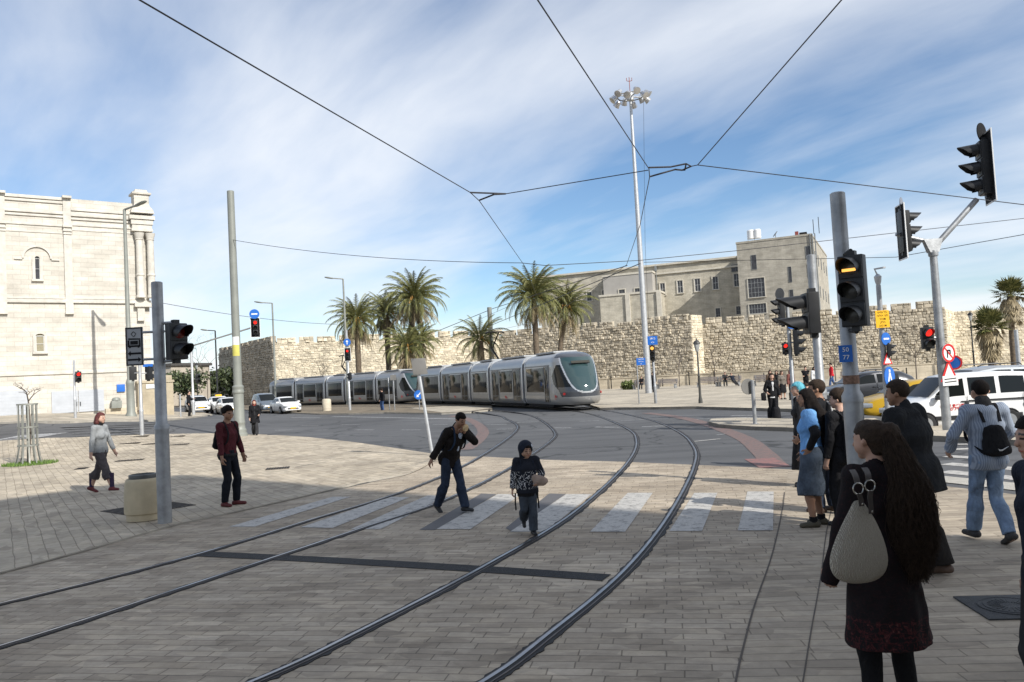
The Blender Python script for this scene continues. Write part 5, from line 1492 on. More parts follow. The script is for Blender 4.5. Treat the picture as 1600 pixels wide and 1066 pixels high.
def round_sign(parent, c, nrm, r, mat, sym='none', rim=None):
    b = MB(); b.disc(c, nrm, r, .02, 24); o = b.build('sign_disc', [mat], parent, 30); n = V(nrm).normalized(); a = V((0, 0, 1)).cross(n).normalized(); c = V(c) + n * .021
    def bar(pts, mt):
        g = MB(); q = [c + a * x + V((0, 0, 1)) * z for x, z in pts]; g.loft([q, [p + n * .006 for p in q]]); g.build('symbol', [mt], o, 0)
    if rim: g = MB(); rr = [[c + (a * math.cos(k * math.pi / 12) + V((0, 0, 1)) * math.sin(k * math.pi / 12)) * q + n * d for k in range(24)] for q, d in ((r, 0), (r, .006), (r * .78, .006), (r * .78, 0))]; g.loft(rr, cap=False); g.build('rim', [rim], o, 0)
    if sym == 'up': bar([(-.1 * r, -.6 * r), (.1 * r, -.6 * r), (.1 * r, .15 * r), (.38 * r, .05 * r), (0, .65 * r), (-.38 * r, .05 * r), (-.1 * r, .15 * r)], SIGNW)
    if sym == 'bar': bar([(-.6 * r, -.13 * r), (.6 * r, -.13 * r), (.6 * r, .13 * r), (-.6 * r, .13 * r)], SIGNW)
    if sym == 'diag': bar([(.5 * r, .38 * r), (.38 * r, .52 * r), (-.22 * r, -.08 * r), (-.38 * r, .12 * r), (-.48 * r, -.48 * r), (.12 * r, -.42 * r), (-.1 * r, -.22 * r)], SIGNW)
    if sym == 'noturn':
        bar([(-.3 * r, -.5 * r), (-.14 * r, -.5 * r), (-.14 * r, .2 * r), (.14 * r, .2 * r), (.14 * r, -.1 * r), (.3 * r, -.1 * r), (.3 * r, .36 * r), (-.3 * r, .36 * r)], BLKM); bar([(-.62 * r, .5 * r), (-.5 * r, .62 * r), (.62 * r, -.5 * r), (.5 * r, -.62 * r)], SIGNR)
    if sym == 'people':
        bar([(-.4 * r, -.5 * r), (-.2 * r, -.5 * r), (0, .1 * r), (.2 * r, -.5 * r), (.4 * r, -.5 * r), (.12 * r, .4 * r), (-.12 * r, .4 * r)], SIGNW); bar([(-.14 * r, .45 * r), (.14 * r, .45 * r), (.14 * r, .7 * r), (-.14 * r, .7 * r)], SIGNW)
    return o


def panel(parent, c, nrm, w_, h, mat, lines=None, tm=None, size=None, rim=None, name='sign_panel', backm=None):
    n = V(nrm).normalized(); a = V((0, 0, 1)).cross(n).normalized(); b = MB()
    b.box(c, (.025, w_, h), rot=Matrix((n, a, V((0, 0, 1)))).transposed()); o = b.build(name, [mat], parent, 0)
    if rim:
        g = MB(); mt = Matrix((n, a, V((0, 0, 1)))).transposed(); cc = V(c) + n * .012
        for s in (-1, 1): g.box(cc + a * s * (w_ / 2 - .012), (.014, .022, h), rot=mt); g.box(cc + V((0, 0, s * (h / 2 - .012))), (.013, w_, .022), rot=mt)
        g.build('rim', [rim], o, 0)
    if lines:
        for k, t_ in enumerate(lines):
            z = h / 2 - h * (k + .6) / (len(lines) + .2); text_mesh(t_, size, 'lettering', [tm or SIGNW], o, frame(V(c) + n * .014 + V((0, 0, z)), a, (0, 0, 1)))
    return o


TOCAM = lambda p: (EYE - V((p.x, p.y, 2.05))).normalized()

# near left post with the tram sign and a two-lamp head
p = G(258, 820); o = thing('signal_post', 'grey steel post beside the concrete litter bin with a tram sign and dim red signal', 'traffic light', p)
post(o, 3.92, .088, .088, GALV, (1.56, .108))
n = V((.05, -1, 0)); zc_ = hz(221, 541, p)
c = V((-.385, -.02, zc_)); pn = panel(o, c, n, .27, .62, M('tram_sign_grey', (.33, .34, .35), .5), rim=BLKP)
a = V((0, 0, 1)).cross(n.normalized()).normalized()
def flat(parent, c, n, polys, mt, name='symbol'):
    n = V(n).normalized(); a = V((0, 0, 1)).cross(n).normalized()
    for q in polys:
        g = MB(); pts = [V(c) + n * .014 + a * x + V((0, 0, z)) for x, z in q]; g.loft([pts, [p_ + n * .004 for p_ in pts]]); g.build(name, [mt], parent, 0)
flat(pn, c, n, [[(-.09, .135), (.10, .125), (.10, .105), (-.09, .11)], [(-.1, .02), (-.075, .02), (-.075, .1), (-.1, .1)], [(.075, .02), (.1, .02), (.1, .1), (.075, .1)], [(-.06, .03), (.06, .03), (.06, .09), (-.06, .09)], [(-.1, -.01), (.1, -.01), (.1, .018), (-.1, .018)], [(-.08, -.025), (-.055, -.025), (-.055, -.01), (-.08, -.01)], [(.055, -.025), (.08, -.025), (.08, -.01), (.055, -.01)],
             [(-.04, .2), (-.005, .235), (-.012, .24), (-.048, .2)], [(-.04, .2), (-.005, .16), (-.012, .155), (-.048, .2)], [(.03, .2), (-.005, .235), (-.0, .243), (.038, .2)], [(.03, .2), (-.005, .16), (0, .152), (.038, .2)],
             [(-.105, -.115), (-.06, -.075), (-.06, -.1), (.105, -.1), (.105, -.13), (-.06, -.13), (-.06, -.155)], [(.105, -.215), (.06, -.175), (.06, -.2), (-.105, -.2), (-.105, -.23), (.06, -.23), (.06, -.255)]], BLKM)
b = MB()
for z in (.22, -.22): b.tube([(-.25, -.02, zc_ + z), (.1, 0, zc_ + z)], .02, 8)
zh = hz(275, 534, p)
for z in (.31, -.31): b.tube([(.06, 0, zh + z), (.27, -.02, zh + z)], .025, 8)
b.build('bracket', [GALV], o)
head(o, (.30, -.03, zh), R(-38), 2, .98, None, dim=REDOFF, cowl=.34)

# thick catenary pole on the plaza
def catenary(label, p, h, r0, r1, mat, stickers=False, grp=None):
    o = thing('catenary_pole', label, 'pole', p, 0, grp)
    b = MB(); b.lathe([(r0 * 1.85, 0), (r0 * 1.85, .12), (r0 * 1.6, .16), (r0 * 1.6, .3), (r0 * 1.35, .36), (r0 * 1.3, .55), (r0 * 1.38, .58), (r0 * 1.38, .64), (r0 * 1.28, .7), (r0 * 1.22, 1.9), (r0 * 1.22, 1.92)], 24); b.build('base', [mat], o)
    b = MB(); b.lathe([(r0 * 1.32, 1.92), (r0 * 1.4, 1.96), (r0 * 1.4, 2.02), (r0 * 1.3, 2.06), (r0 * 1.3, 2.14), (r0 * 1.36, 2.17), (r0 * 1.36, 2.23), (r0, 2.3)], 24); b.build('collar', [mat], o)
    b = MB(); b.lathe([(r0, 2.3), (r1, h - .02), (r1 * .9, h)], 24); b.build('shaft', [mat], o)
    if stickers:
        for z, hh, c in ((hz(366, 534, p), .42, SIGNW), (hz(367, 548, p), .5, M('sticker_yellow', (.55, .5, .12), .6))):
            rr = np.interp(z, [2.3, h], [r0, r1]) + .006; b = MB()
            b.loft([[V((rr * math.sin(a_), -rr * math.cos(a_), z - hh / 2)), V((rr * math.sin(a_), -rr * math.cos(a_), z + hh / 2))] for a_ in [R(-60 + 12 * k) for k in range(11)]], 0, False, False); b.build('sticker', [c], o)
    return o
p = G(375, 682); CAT1 = catenary('thick grey green pole with yellow stickers on the plaza behind the man in burgundy', p, hz(352, 299, p), .185, .155, GREYP, True)
ptop1 = V((p.x, p.y, 0))
p = at(772, 92); catenary('slim grey overhead line pole behind the front tram beside the small palm', p, hz(769, 480, p), .3, .26, GREYP)
CATP2 = p

# street lamps
def lamp(label, p, h, arm, r0=.12, r1=.07, mat=GREYP, head_=.75, grp='tall street lamps', basex=True):
    o = thing('street_lamp', label, 'street lamp', p, 0, grp); b = MB()
    if basex: b.lathe([(r0 * 2.0, 0), (r0 * 2.0, .2), (r0 * 1.5, .4), (r0 * 1.4, 2.2), (r0 * 1.5, 2.25), (r0 * 1.5, 2.35), (r0, 2.6), (r1, h)], 16)
    else: b.lathe([(r0, 0), (r0, 1.2), (r0 * .8, 1.3), (r1, h)], 12)
    b.build('pole', [mat], o); ar = V(arm); L_ = ar.length; u = ar.normalized()
    b = MB(); b.tube([(0, 0, h - .2), (0, 0, h), u * L_ + V((0, 0, h + .25 * L_ * .4))], r1 * .7, 8); b.build('arm', [mat], o)
    c = u * (L_ + head_ * .35) + V((0, 0, h + .1 * L_ + .06)); b = MB(); yw = math.atan2(u.y, u.x)
    m = Matrix.Rotation(yw, 3, 'Z') @ Matrix.Rotation(R(-10), 3, 'Y')
    ring = lambda x, w_, t_: [c + m @ V((x * head_, w_ * math.cos(k * math.pi / 6), t_ * math.sin(k * math.pi / 6))) for k in range(12)]
    b.loft([ring(-.5, .06, .05), ring(-.3, .13, .09), ring(.2, .17, .10), ring(.45, .12, .06), ring(.5, .04, .03)]); lo = b.build('lamp_head', [GREYP], o)
    return o
p = G(205, 653); lamp('tall dark street lamp standing before the white limestone building', p, hz(191, 328, p), (1.0, -.5, 0), .17, .1, GREYP, 1.2)
p = at(545, 86); lamp('street lamp beside the leftmost palm with its head turned left', p, hz(536, 436, p), (-1.1, -.2, 0), .14, .09, GREYP, 1.0)
p = at(432, 98); lamp('street lamp at the bright corner of the city wall', p, hz(423, 474, p), (-1.2, -.2, 0), .14, .09, GREYP, 1.1)
p = at(341, 92); lamp('slim dark street lamp left of the shaded wall face', p, hz(335, 517, p), (-.9, -.2, 0), .12, .08, BLKP, .8, basex=False)
p = at(312, 100); 
def lantern(label, p, h, grp, mat=BLKP):
    o = thing('lantern_post', label, 'lantern', p, 0, grp); b = MB(); b.lathe([(.11, 0), (.11, .3), (.07, .5), (.06, h * .45), (.075, h * .46), (.05, h * .48), (.04, h - .55)], 12); b.build('post', [mat], o)
    b = MB(); b.lathe([(.06, h - .6), (.10, h - .52), (.17, h - .2), (.17, h - .18)], 6); b.build('lantern_glass', [M('lantern_glass', (.35, .36, .35), .2, var=0)], o)
    b = MB(); b.lathe([(.2, h - .18), (.2, h - .14), (.12, h - .02), (.04, h + .03), (.03, h + .12)], 12); b.build('cap', [mat], o)
lantern('dark grey lantern post on the sunlit plaza left of the seated pair', G(1095, 634), hz(1092, 532, G(1095, 634)), 'black lantern posts', M('lantern_grey', (.075, .075, .07), .5, .3))
p = at(1524, 60); lantern('tall black lantern post beside the squat fan palm', p, hz(1516, 489, p), 'black lantern posts')
p = at(310, 90); lantern('small far lantern left of the shaded wall face', p, hz(312, 568, p), 'black lantern posts')

# floodlight mast
p = G(1014, 617); o = thing('floodlight_mast', 'very tall silver mast with a ring of floodlights on the plaza', 'floodlight mast', p)
H_ = hz(984, 150, p); b = MB(); b.lathe([(.45, 0), (.45, .1), (.29, .12), (.26, 3), (.21, H_ * .5), (.11, H_)], 18); b.build('mast', [GALVL], o)
b = MB(); b.lathe([(1.1, H_ - .1), (1.18, H_ - .05), (1.1, H_), (1.02, H_ - .05)], 24, cap=False); 
for k in range(4): a_ = k * math.pi / 2 + .4; b.tube([(0, 0, H_ - .05), (1.1 * math.cos(a_), 1.1 * math.sin(a_), H_ - .05)], .06, 6)
b.lathe([(.3, H_ - .4), (.3, H_ + .3), (.1, H_ + .35)], 12); b.build('ring', [GALVL], o)
b = MB(); b.tube([(0, 0, H_ + .3), (0, 0, H_ + 1.6)], .03, 6); b.tube([(0, 0, H_ + 1.25), (-.22, 0, H_ + 1.3), (-.22, 0, H_ + 1.55)], .03, 6); b.tube([(0, 0, H_ + 1.25), (.22, 0, H_ + 1.3), (.22, 0, H_ + 1.55)], .03, 6); b.build('lightning_rod', [M('rod_red', (.3, .1, .08), .6)], o)
for k in range(12):
    a_ = k * 2 * math.pi / 12 + .2; u = V((math.cos(a_), math.sin(a_), 0)); c = u * 1.45 + V((0, 0, H_ - .3 + (.3 if k % 2 else 0))); b = MB(); ax = (u * .75 + V((0, 0, -.65))).normalized(); s_ = ax.cross(V((0, 0, 1))).normalized(); t_ = s_.cross(ax)
    rg = lambda d, r_: [c + ax * d + (s_ * math.cos(j * math.pi / 7) + t_ * math.sin(j * math.pi / 7)) * r_ for j in range(14)]
    b.loft([rg(-.30, .13), rg(-.25, .19), rg(.04, .24), rg(.24, .31), rg(.25, .27)]); f = b.build('floodlight', [M('floodlight_alu', (.6, .6, .6), .3, .8, var=.1)], o)
    b = MB(); b.tube([u * 1.1 + V((0, 0, H_ - .05)), c - ax * .1 + V((0, 0, .1))], .05, 6); b.build('bracket', [GALVL], f)
b = MB(); b.tube([(1.15, .2, H_ - .1), (.5, .2, H_ * .5), (.34, 0, 5)], .012, 4); b.build('cable', [WIRE], o)

# small signals and signs on the far side
def simple_signal(label, p, h, heads, r=.07, mat=GALVL, grp=None, extra=None, sleeve=True, name='signal_post'):
    o = thing(name, label, 'traffic light', p, 0, grp); post(o, h, r, r * .9, mat, (1.1, r * 1.25) if sleeve else None)
    for (dx, dy, z, yaw, n_, s_, lit, lm, bk) in heads:
        b = MB(); b.tube([(0, 0, z), (dx * .8, dy * .8, z)], .03, 6); b.build('bracket', [mat], o)
        head(o, (dx, dy, z), R(yaw), n_, s_, lit, lm, bk)
    if extra: extra(o)
    return o
p = G(118, 656); simple_signal('slim pedestrian signal with a red lamp before the pale metal doors', p, hz(116, 563, p), [(.28, -.1, hz(121, 589, p), -55, 2, .95, 0, REDON, None)], .06)
p = G(222, 681); simple_signal('slim post with two dark signal backs behind the tram sign', p, hz(219, 565, p), [(-.36, .1, hz(213, 583, p), 120, 2, 1.0, None, None, None), (.34, .1, hz(232, 583, p), 60, 2, 1.0, None, None, None)], .07, extra=lambda o: panel(o, (.36, .0, hz(233, 571, p)), (.1, -1, 0), .42, .12, SIGNB))
p = at(303, 62); pe = P(399, 512, 56)
def ex(o):
    q0 = V((0, 0, hz(301, 541, p))); q1 = V((pe.x - .3, pe.y, pe.z)) - p; b = MB(); b.tube([q0, q1], .06, 8); b.build('arm', [GALVL], o)
    head(o, V((pe.x, pe.y, pe.z)) - p, R(-72), 3, 1.15, 0, REDON, True)
    round_sign(o, V((pe.x, pe.y - .1, pe.z + .95)) - p, (.25, -1, 0), .34, SIGNB, 'bar')
simple_signal('signal mast with a long arm carrying a red light beside the thick pole', p, hz(301, 536, p), [(.45, -.1, hz(308, 592, p), -50, 2, 1.1, None, None, None)], .1, extra=ex)
p = at(547, 66); simple_signal('red traffic light with a round blue sign in front of the leftmost palm', p, hz(543, 516, p), [(.05, -.2, hz(545, 554, p), -84, 3, .93, 0, REDON, True), (.15, -.1, hz(546, 588, p), 150, 2, .9, None, None, None)], .09, extra=lambda o: round_sign(o, (.05, -.2, hz(545, 535, p)), (.1, -1, 0), .3, SIGNB, 'up'))
p = G(1025, 634); simple_signal('amber traffic light post with a blue panel beside the floodlight mast', p, hz(1020, 528, p), [(-.05, -.16, hz(1022, 552, p), -100, 3, .95, 0, AMBON, None)], .07, GALV, extra=lambda o: panel(o, (.02, -.08, hz(1024, 532, p)), (-.1, -1, 0), .56, .5, SIGNB, ['נתיב', '<>'], SIGNW, .17))
p = G(999, 634); o = thing('street_sign', 'small blue street name sign on a thin post left of the amber light', 'street sign', p); post(o, hz(995, 560, p), .035, .035, GALV); panel(o, (.25, -.04, hz(1003, 565, p)), (-.05, -1, 0), .52, .42, SIGNB, ['הצנחנים', 'HaTsan', 'St.'], SIGNW, .1)
p = G(656, 643); o = thing('round_sign', 'round blue arrow sign on a short post before the front tram', 'road sign', p); post(o, hz(655, 612, p), .035, .035, GALV); round_sign(o, (-.02, -.05, hz(655, 617, p)), (.1, -1, 0), .33, SIGNB, 'diag')
for k, (px, py, top_) in enumerate(((609, 643, 590), (617, 643, 585))):
    p = G(px, py); o = thing('sign_post', ['plain thin grey post right of the man in jeans', 'thin grey post with a small pale plate beside the tram tail'][k], 'sign post', p); post(o, hz(px - 1, top_, p), .04, .04, GALV)
    if k: panel(o, (0, -.05, hz(616, 590, p)), (.1, -1, 0), .45, .4, SIGNBK)
# leaning post with a square sign seen from behind
p = G(676, 713); o = thing('leaning_sign', 'leaning thin post with a square sign seen from behind', 'road sign', p); top_ = P(651, 562, p.y + .2) - p
b = MB(); b.tube([(0, 0, 0), top_], .045, 10); b.build('post', [GALVL], o)
ax = top_.normalized(); c = top_ - ax * .2; b = MB(); b.box(c + V((.05, -.08, 0)), (.40, .02, .46), rot=Matrix((V((1, .1, 0)).normalized() , V((-.1, 1, 0)).normalized(), ax)).transposed(), bev=.008); b.build('sign_back', [SIGNBK], o)

# right hand signals
p = at(1353, 7.4); o = thing('signal_post', 'near steel post with a three lamp amber signal', 'traffic light', p)
post(o, hz(1327, 300, p), .068, .068, GALV, (1.69, .088)); hp2 = P(1334, 455, p.y - .2) - p
sh3 = head(o, V((hp2.x + .0, -.20, hp2.z)), R(-130), 3, .72, None, cowl=.30)
b = MB(); b.box((.1, .0, .216 - .030), (.012, .12, .026), bev=.004); b.build('lit_strip', [AMBON], sh3)
b = MB(); b.tube([(0, 0, hp2.z + .34), (hp2.x, -.2, hp2.z + .37)], .02, 8); b.tube([(0, 0, hp2.z - .34), (hp2.x, -.2, hp2.z - .37)], .02, 8); b.build('bracket', [BLKP], o)
panel(o, (-.075, -.1, hz(1338, 552, p)), (-.25, -1, 0), .115, .155, SIGNB, ['50', '77'], SIGNW, .058)
b = MB(); b.lathe([(.072, hz(1352, 592, p) - .04), (.072, hz(1352, 592, p) + .04)], 18, cap=False); b.build('rust_band', [M('rust_stain', (.22, .13, .09), .8, var=.4, vs=30)], o)

p = at(1293, 13.0); o = thing('signal_post', 'steel post whose two lamp signal faces left, behind the waiting youths', 'traffic light', p)
post(o, hz(1273, 398, p), .07, .07, GALV, (1.55, .09)); zz = hz(1278, 489, p); head(o, (-.07, -.03, zz), R(176), 2, 1.12, None, cowl=.4)
b = MB(); b.tube([(0, 0, zz - .36), (-.06, 0, zz - .36)], .03, 8); b.build('bracket', [BLKP], o)

p = at(1242, 30); zq = lambda py: hz(1228, py, p)
def ex(o):
    round_sign(o, (.1, -.12, zq(506)), (-.05, -1, 0), .22, SIGNB, 'up'); round_sign(o, (-.24, -.02, zq(459)), (-.9, -.45, 0), .23, SIGNBK)
simple_signal('slim signal post with a red walking lamp on the far traffic island', p, zq(465), [(-.22, 0, zq(487), 178, 3, 1.12, None, None, None), (.20, -.12, zq(536), -28, 3, 1.02, None, None, None), (-.22, -.12, zq(545), -100, 2, .72, 0, REDON, None)], .075, GALV, extra=ex)

p = at(1389, 24); zq = lambda py: hz(1378, py, p); o = thing('signal_post', 'post with a yellow notice and blue signs left of the black jacket man', 'traffic light', p)
post(o, zq(445), .08, .07, GALV); panel(o, (-.02, -.14, zq(499)), (-.05, -1, 0), .40, .52, SIGNY, ['שימו לב', 'הולכי רגל', 'רכבת', 'קלה', 'עוברת'], BLKM, .085)
round_sign(o, (.04, -.12, zq(530)), (.42, -.9, 0), .19, SIGNB, 'bar'); round_sign(o, (.06, -.12, zq(589)), (.6, -.8, 0), .30, SIGNB, 'people')
head(o, (.12, -.1, zq(548)), R(-15), 2, .62, None)
flat(o, (.04, -.11, zq(563)), (.42, -.9, 0), [[(-.2, -.13), (.2, -.13), (0, .24)]], SIGNR, 'warning_triangle'); flat(o, (.0425, -.1154, zq(564)), (.42, -.9, 0), [[(-.13, -.08), (.13, -.08), (0, .15)]], SIGNW, 'triangle_face')
b = MB(); b.lathe([(.05, zq(446)), (.09, zq(440)), (.11, zq(432)), (.04, zq(428))], 10); b.tube([(0, 0, zq(430)), (-.08, 0, zq(420)), (.25, 0, zq(418))], .03, 6); b.build('camera_lamp', [GALVL], o)

# Y shaped mast at the right
p = at(1480, 21.5); zq = lambda px, py: P(px, py, p.y) - p; o = thing('signal_mast', 'steel mast branching into two arms with dark signals against the sky', 'traffic light', p)
fk = zq(1456, 392); post(o, fk.z - .1, .115, .095, GALV)
b = MB(); b.lathe([(.12, fk.z - .15), (.13, fk.z - .1), (.12, fk.z)], 16)
b.loft([[V((x, y, fk.z - .05)) for x, y in ((-.12, -.1), (.12, -.1), (.12, .1), (-.12, .1))], [V((x, y, fk.z + .32)) for x, y in ((-.26, -.07), (.26, -.07), (.26, .07), (-.26, .07))]])
e1, e2 = zq(1526, 312), zq(1400, 366); b.tube([(.15, 0, fk.z + .2), e1 + V((0, 0, 0))], .075, 10); b.tube([(-.1, 0, fk.z + .25), e2], .055, 10); b.build('arms', [GALV], o)
h1, h2 = zq(1536, 264), zq(1411, 363)
head(o, h1 + V((0, -.1, 0)), R(165), 3, 1.62, None, back=True, cowl=.3); head(o, h2 + V((0, -.05, 0)), R(-8), 3, 1.25, None, back=True, cowl=.28)
q = zq(1533, 207); round_sign(o, q, (.55, -.8, 0), .26, BLKM); q = zq(1408, 321); round_sign(o, q, (.8, -.6, 0), .22, M('sign_dim', (.2, .22, .26), .5))
zr = zq(1457, 528); head(o, (-.38, -.08, zr.z), R(-98), 2, .98, 0, REDON)
b = MB(); b.tube([(0, 0, zr.z), (-.38, 0, zr.z)], .04, 8); b.build('bracket', [GALV], o)
q = zq(1477, 552); round_sign(o, (.12, -.12, q.z), (.4, -.92, 0), .25, SIGNW, 'noturn', SIGNR)
q = zq(1481, 580); round_sign(o, (.34, .02, zq(1484, 567).z), (-.6, -1, 0), .2, SIGNB, 'none', SIGNR)
flat(o, (.10, -.11, q.z), (.12, -.99, 0), [[(-.26, -.28), (.26, -.28), (0, .33)]], SIGNR, 'warning_triangle'); flat(o, (.1006, -.1162, q.z - .01), (.12, -.99, 0), [[(-.18, -.22), (.18, -.22), (0, .2)]], SIGNW, 'triangle_face')
panel(o, (.115, -.13, zq(1481, 595).z), (.12, -.99, 0), .44, .26, SIGNW); flat(o, (.115, -.13, zq(1481, 595).z), (.12, -.99, 0), [[(-.17, .03), (.17, .05), (.17, .075), (-.17, .055)], [(-.17, -.05), (.17, -.03), (.17, -.005), (-.17, -.025)]], BLKM)

p = G(1180, 663, .1); o = thing('round_sign', 'short thick post with a round sign edge on, on the traffic island', 'road sign', p); post(o, hz(1178, 594, p), .062, .062, GALV); round_sign(o, (-.13, .05, hz(1175, 604, p)), (-.35, .95, 0), .26, SIGNBK)
# small posts on the far pavement
p = at(283, 55); o = thing('bollard_post', 'thin pale post at the kerb left of the man in black', 'post', p); post(o, hz(281, 616, p), .05, .05, GALVL)
p = at(1596, 34); o = thing('signal_post', 'pale post at the far right edge beyond the white van', 'post', p); post(o, hz(1596, 515, p), .09, .08, GALVL)

# litter bin and concrete bollard
p = G(226, 815); p.z = .04; o = thing("litter_bin", 'round sand coloured concrete litter bin beside the steel post', 'litter bin', p)
b = MB(); b.lathe([(.275, 0), (.275, .10), (.30, .115), (.305, .14), (.30, .42), (.283, .62), (.27, .665), (.255, .68), (.22, .68), (.215, .66), (.2, .3), (.0, .3)], 40); b.build('drum', [M('bin_concrete', (.52, .44, .30), .85, var=.1, vs=5, bm=.3, bs=70)], o, 40)
b = MB(); b.lathe([(.215, .66), (.225, .72), (.22, .745), (.19, .75), (.18, .70), (.17, .5)], 36, cap=False); b.build('liner', [M('bin_liner', (.12, .125, .125), .5, .4, var=.15)], o, 40)
p = G(511, 644); p.z = .1; o = thing('concrete_bollard', 'pale round concrete bollard before the second tram', 'bollard', p); b = MB(); b.lathe([(.36, 0), (.37, .1), (.37, .9), (.34, .98), (.2, 1.02), (.01, 1.03)], 24); b.lathe([(.385, .2), (.385, .28)], 24, cap=False); b.build('drum', [M('bollard_concrete', (.55, .49, .38), .85, var=.1)], o)

# tree guard and sapling
p = G(45, 727); o = thing('tree_guard', 'tall slatted steel tree guard around a bare sapling on the plaza', 'tree guard', p)
GU = M('guard_steel', (.26, .265, .24), .55, .3, var=.15); Hh = hz(42, 631, p)
for k in range(12):
    a_ = k * math.pi / 6 + .1; c_, s_ = math.cos(a_), math.sin(a_); b = MB(); q = [V((c_ * r_, s_ * r_, z)) for r_, z in ((.42, 0), (.36, .25), (.30, .6), (.29, 1.2), (.29, Hh))]
    t_ = V((-s_, c_, 0)); nn = V((c_, s_, 0)); b.loft([[v + t_ * .022 + nn * .004, v - t_ * .022 + nn * .004, v - t_ * .022 - nn * .004, v + t_ * .022 - nn * .004] for v in q]); b.build('slat', [GU], o, 0)
for z, r_ in ((Hh - .02, .3), (Hh * .62, .3), (.65, .305)): b = MB(); b.lathe([(r_, z - .025), (r_ + .012, z - .025), (r_ + .012, z + .025), (r_, z + .025)], 24, cap=False); b.build('hoop', [GU], o, 20)
# benches
def bench(label, p, yaw, L_=2.2):
    o = thing('bench', label, 'bench', p, yaw, 'benches along the low wall'); BM_ = M('bench_slats', (.30, .26, .24), .7, var=.15, vs=8)
    b = MB(); [b.box((0, -.2 + .13 * k, .45), (L_, .11, .05), bev=.01) for k in range(4)]; b.build('seat', [BM_], o)
    b = MB(); [b.box((0, .26 + .04 * k, .6 + .14 * k), (L_, .03, .11), bev=.01) for k in range(3)]; b.build('backrest', [BM_], o)
    for s_ in (-1, 1): b = MB(); b.box((s_ * L_ * .42, 0, .22), (.08, .5, .44)); b.box((s_ * L_ * .42, .3, .65), (.07, .06, .5)); b.build('leg', [GALV], o, 0)
byaw = math.atan2(-10, 14)
for lb, px, Y in (('bench just right of the floodlight mast', 1042, 79), ('bench left of the seated pair by the low wall', 1106, 76), ('bench carrying the two reclining people', 1140, 75), ('bench behind the woman in black with the handbag', 1196, 70), ('bench carrying the lone seated figure left of the mast', 1004, 82), ('bench at the low wall beside the man in the red jacket', 1335, 64)):
    p = at(px, Y); p.z += .13; bench(lb, p, byaw)

# overhead wires
def wire(label, pts, r=.012, sag=0, grp='overhead tram wires'):
    o = thing('overhead_wire', label, 'wire', (0, 0, 0), 0, grp); b = MB()
    if sag: 
        a, c = V(pts[0]), V(pts[-1]); pts = [a.lerp(c, k / 16) - V((0, 0, sag * 4 * (k / 16) * (1 - k / 16))) for k in range(17)]
    b.tube(pts, r, 6); b.build('cable', [WIRE], o)
    return o
WZ = 5.6
def wz(px, py, z=WZ): d = ray(px, py); return EYE + d * ((z - EYE.z) / d.z)
w1 = [wz(-60, -170), wz(218, 0), wz(735, 301), wz(749, 314), wz(820, 416)]
wire('contact wire running from the top left edge down to the middle palm', w1 + [wz(838, 460), V((-4, 56, WZ)), V((-10.5, 74, WZ))], .0085)
w2 = [wz(700, -230), wz(840, 0), wz(1014, 264), wz(1015, 277), wz(1000, 352), wz(979, 414)]
wire('contact wire running from the top centre past the floodlight mast', w2 + [V((2.3, 50, WZ)), V((-1.45, 60, WZ)), V((-5.9, 70, WZ)), V((-11.6, 80, WZ)), V((-21.5, 92, WZ)), V((-33, 103, WZ))], .0085)
a, c = wz(735, 301), wz(1014, 266); ca = wz(790, 303, 5.75); cb = wz(1090, 258, 5.85)
wire('span wire between the two contact wires left of the mast', [ca, wz(1013, 266, 5.78)], .009)
wire('span wire running off to the top right corner', [wz(1080, 260, 5.84), cb, P(1315, 0, cb.y - 5.2), P(1420, -160, cb.y - 7)], .009)
wire('span wire passing behind the top of the near signal post', [wz(1080, 260, 5.84), cb, P(1600, 320, cb.y + 1.5), P(1800, 345, cb.y + 2)], .009)
for lb, pts in (('left registration arm holding the first contact wire', [(735, 301, 5.66), (766, 302, 5.72), (790, 303, 5.75)]), ('lower left registration arm under the first contact wire', [(749, 313, 5.62), (772, 304, 5.7), (790, 303, 5.75)]), ('upper right registration arm holding the second contact wire', [(1014, 262, 5.72), (1048, 261, 5.82), (1072, 256, 5.86)]), ('lower right registration arm under the second contact wire', [(1016, 276, 5.64), (1055, 265, 5.78), (1066, 266, 5.80)])):
    wire(lb, [wz(x, y, z) for x, y, z in pts], .017, grp='registration arms')
wire('small yoke joining the right registration arms', [wz(1072, 256, 5.86), wz(1070, 266, 5.8), wz(1066, 266, 5.8), wz(1080, 260, 5.84), wz(1072, 256, 5.86)], .015, grp='registration arms')
wire('cross span from the thick pole to the middle palms', [P(358, 374, ptop1.y), P(815, 411, 27.5)], .012, .25)
wire('cross span from the middle palms to the right edge', [P(815, 411, 27.5), P(852, 415, 28), P(1000, 407, 30), P(1160, 391, 30), P(1700, 330, 31)], .013)
wire('lower cross span in front of the stone block', [P(1006, 410, 30), P(1400, 402, 25), P(1620, 363, 22)], .010)
wire('thin cable left of the second street lamp', [P(250, 473, 60), P(525, 507, 85)], .02, .3)
wire('overhead feeder right of the tall palm cluster', [P(610, 540, 96), P(690, 515, 92), P(771, 482, CATP2.y), P(980, 415, 60)], .035)
wire('lower feeder right of the tall palm cluster', [P(610, 548, 96), P(771, 507, CATP2.y), P(1000, 412, 50)], .03)
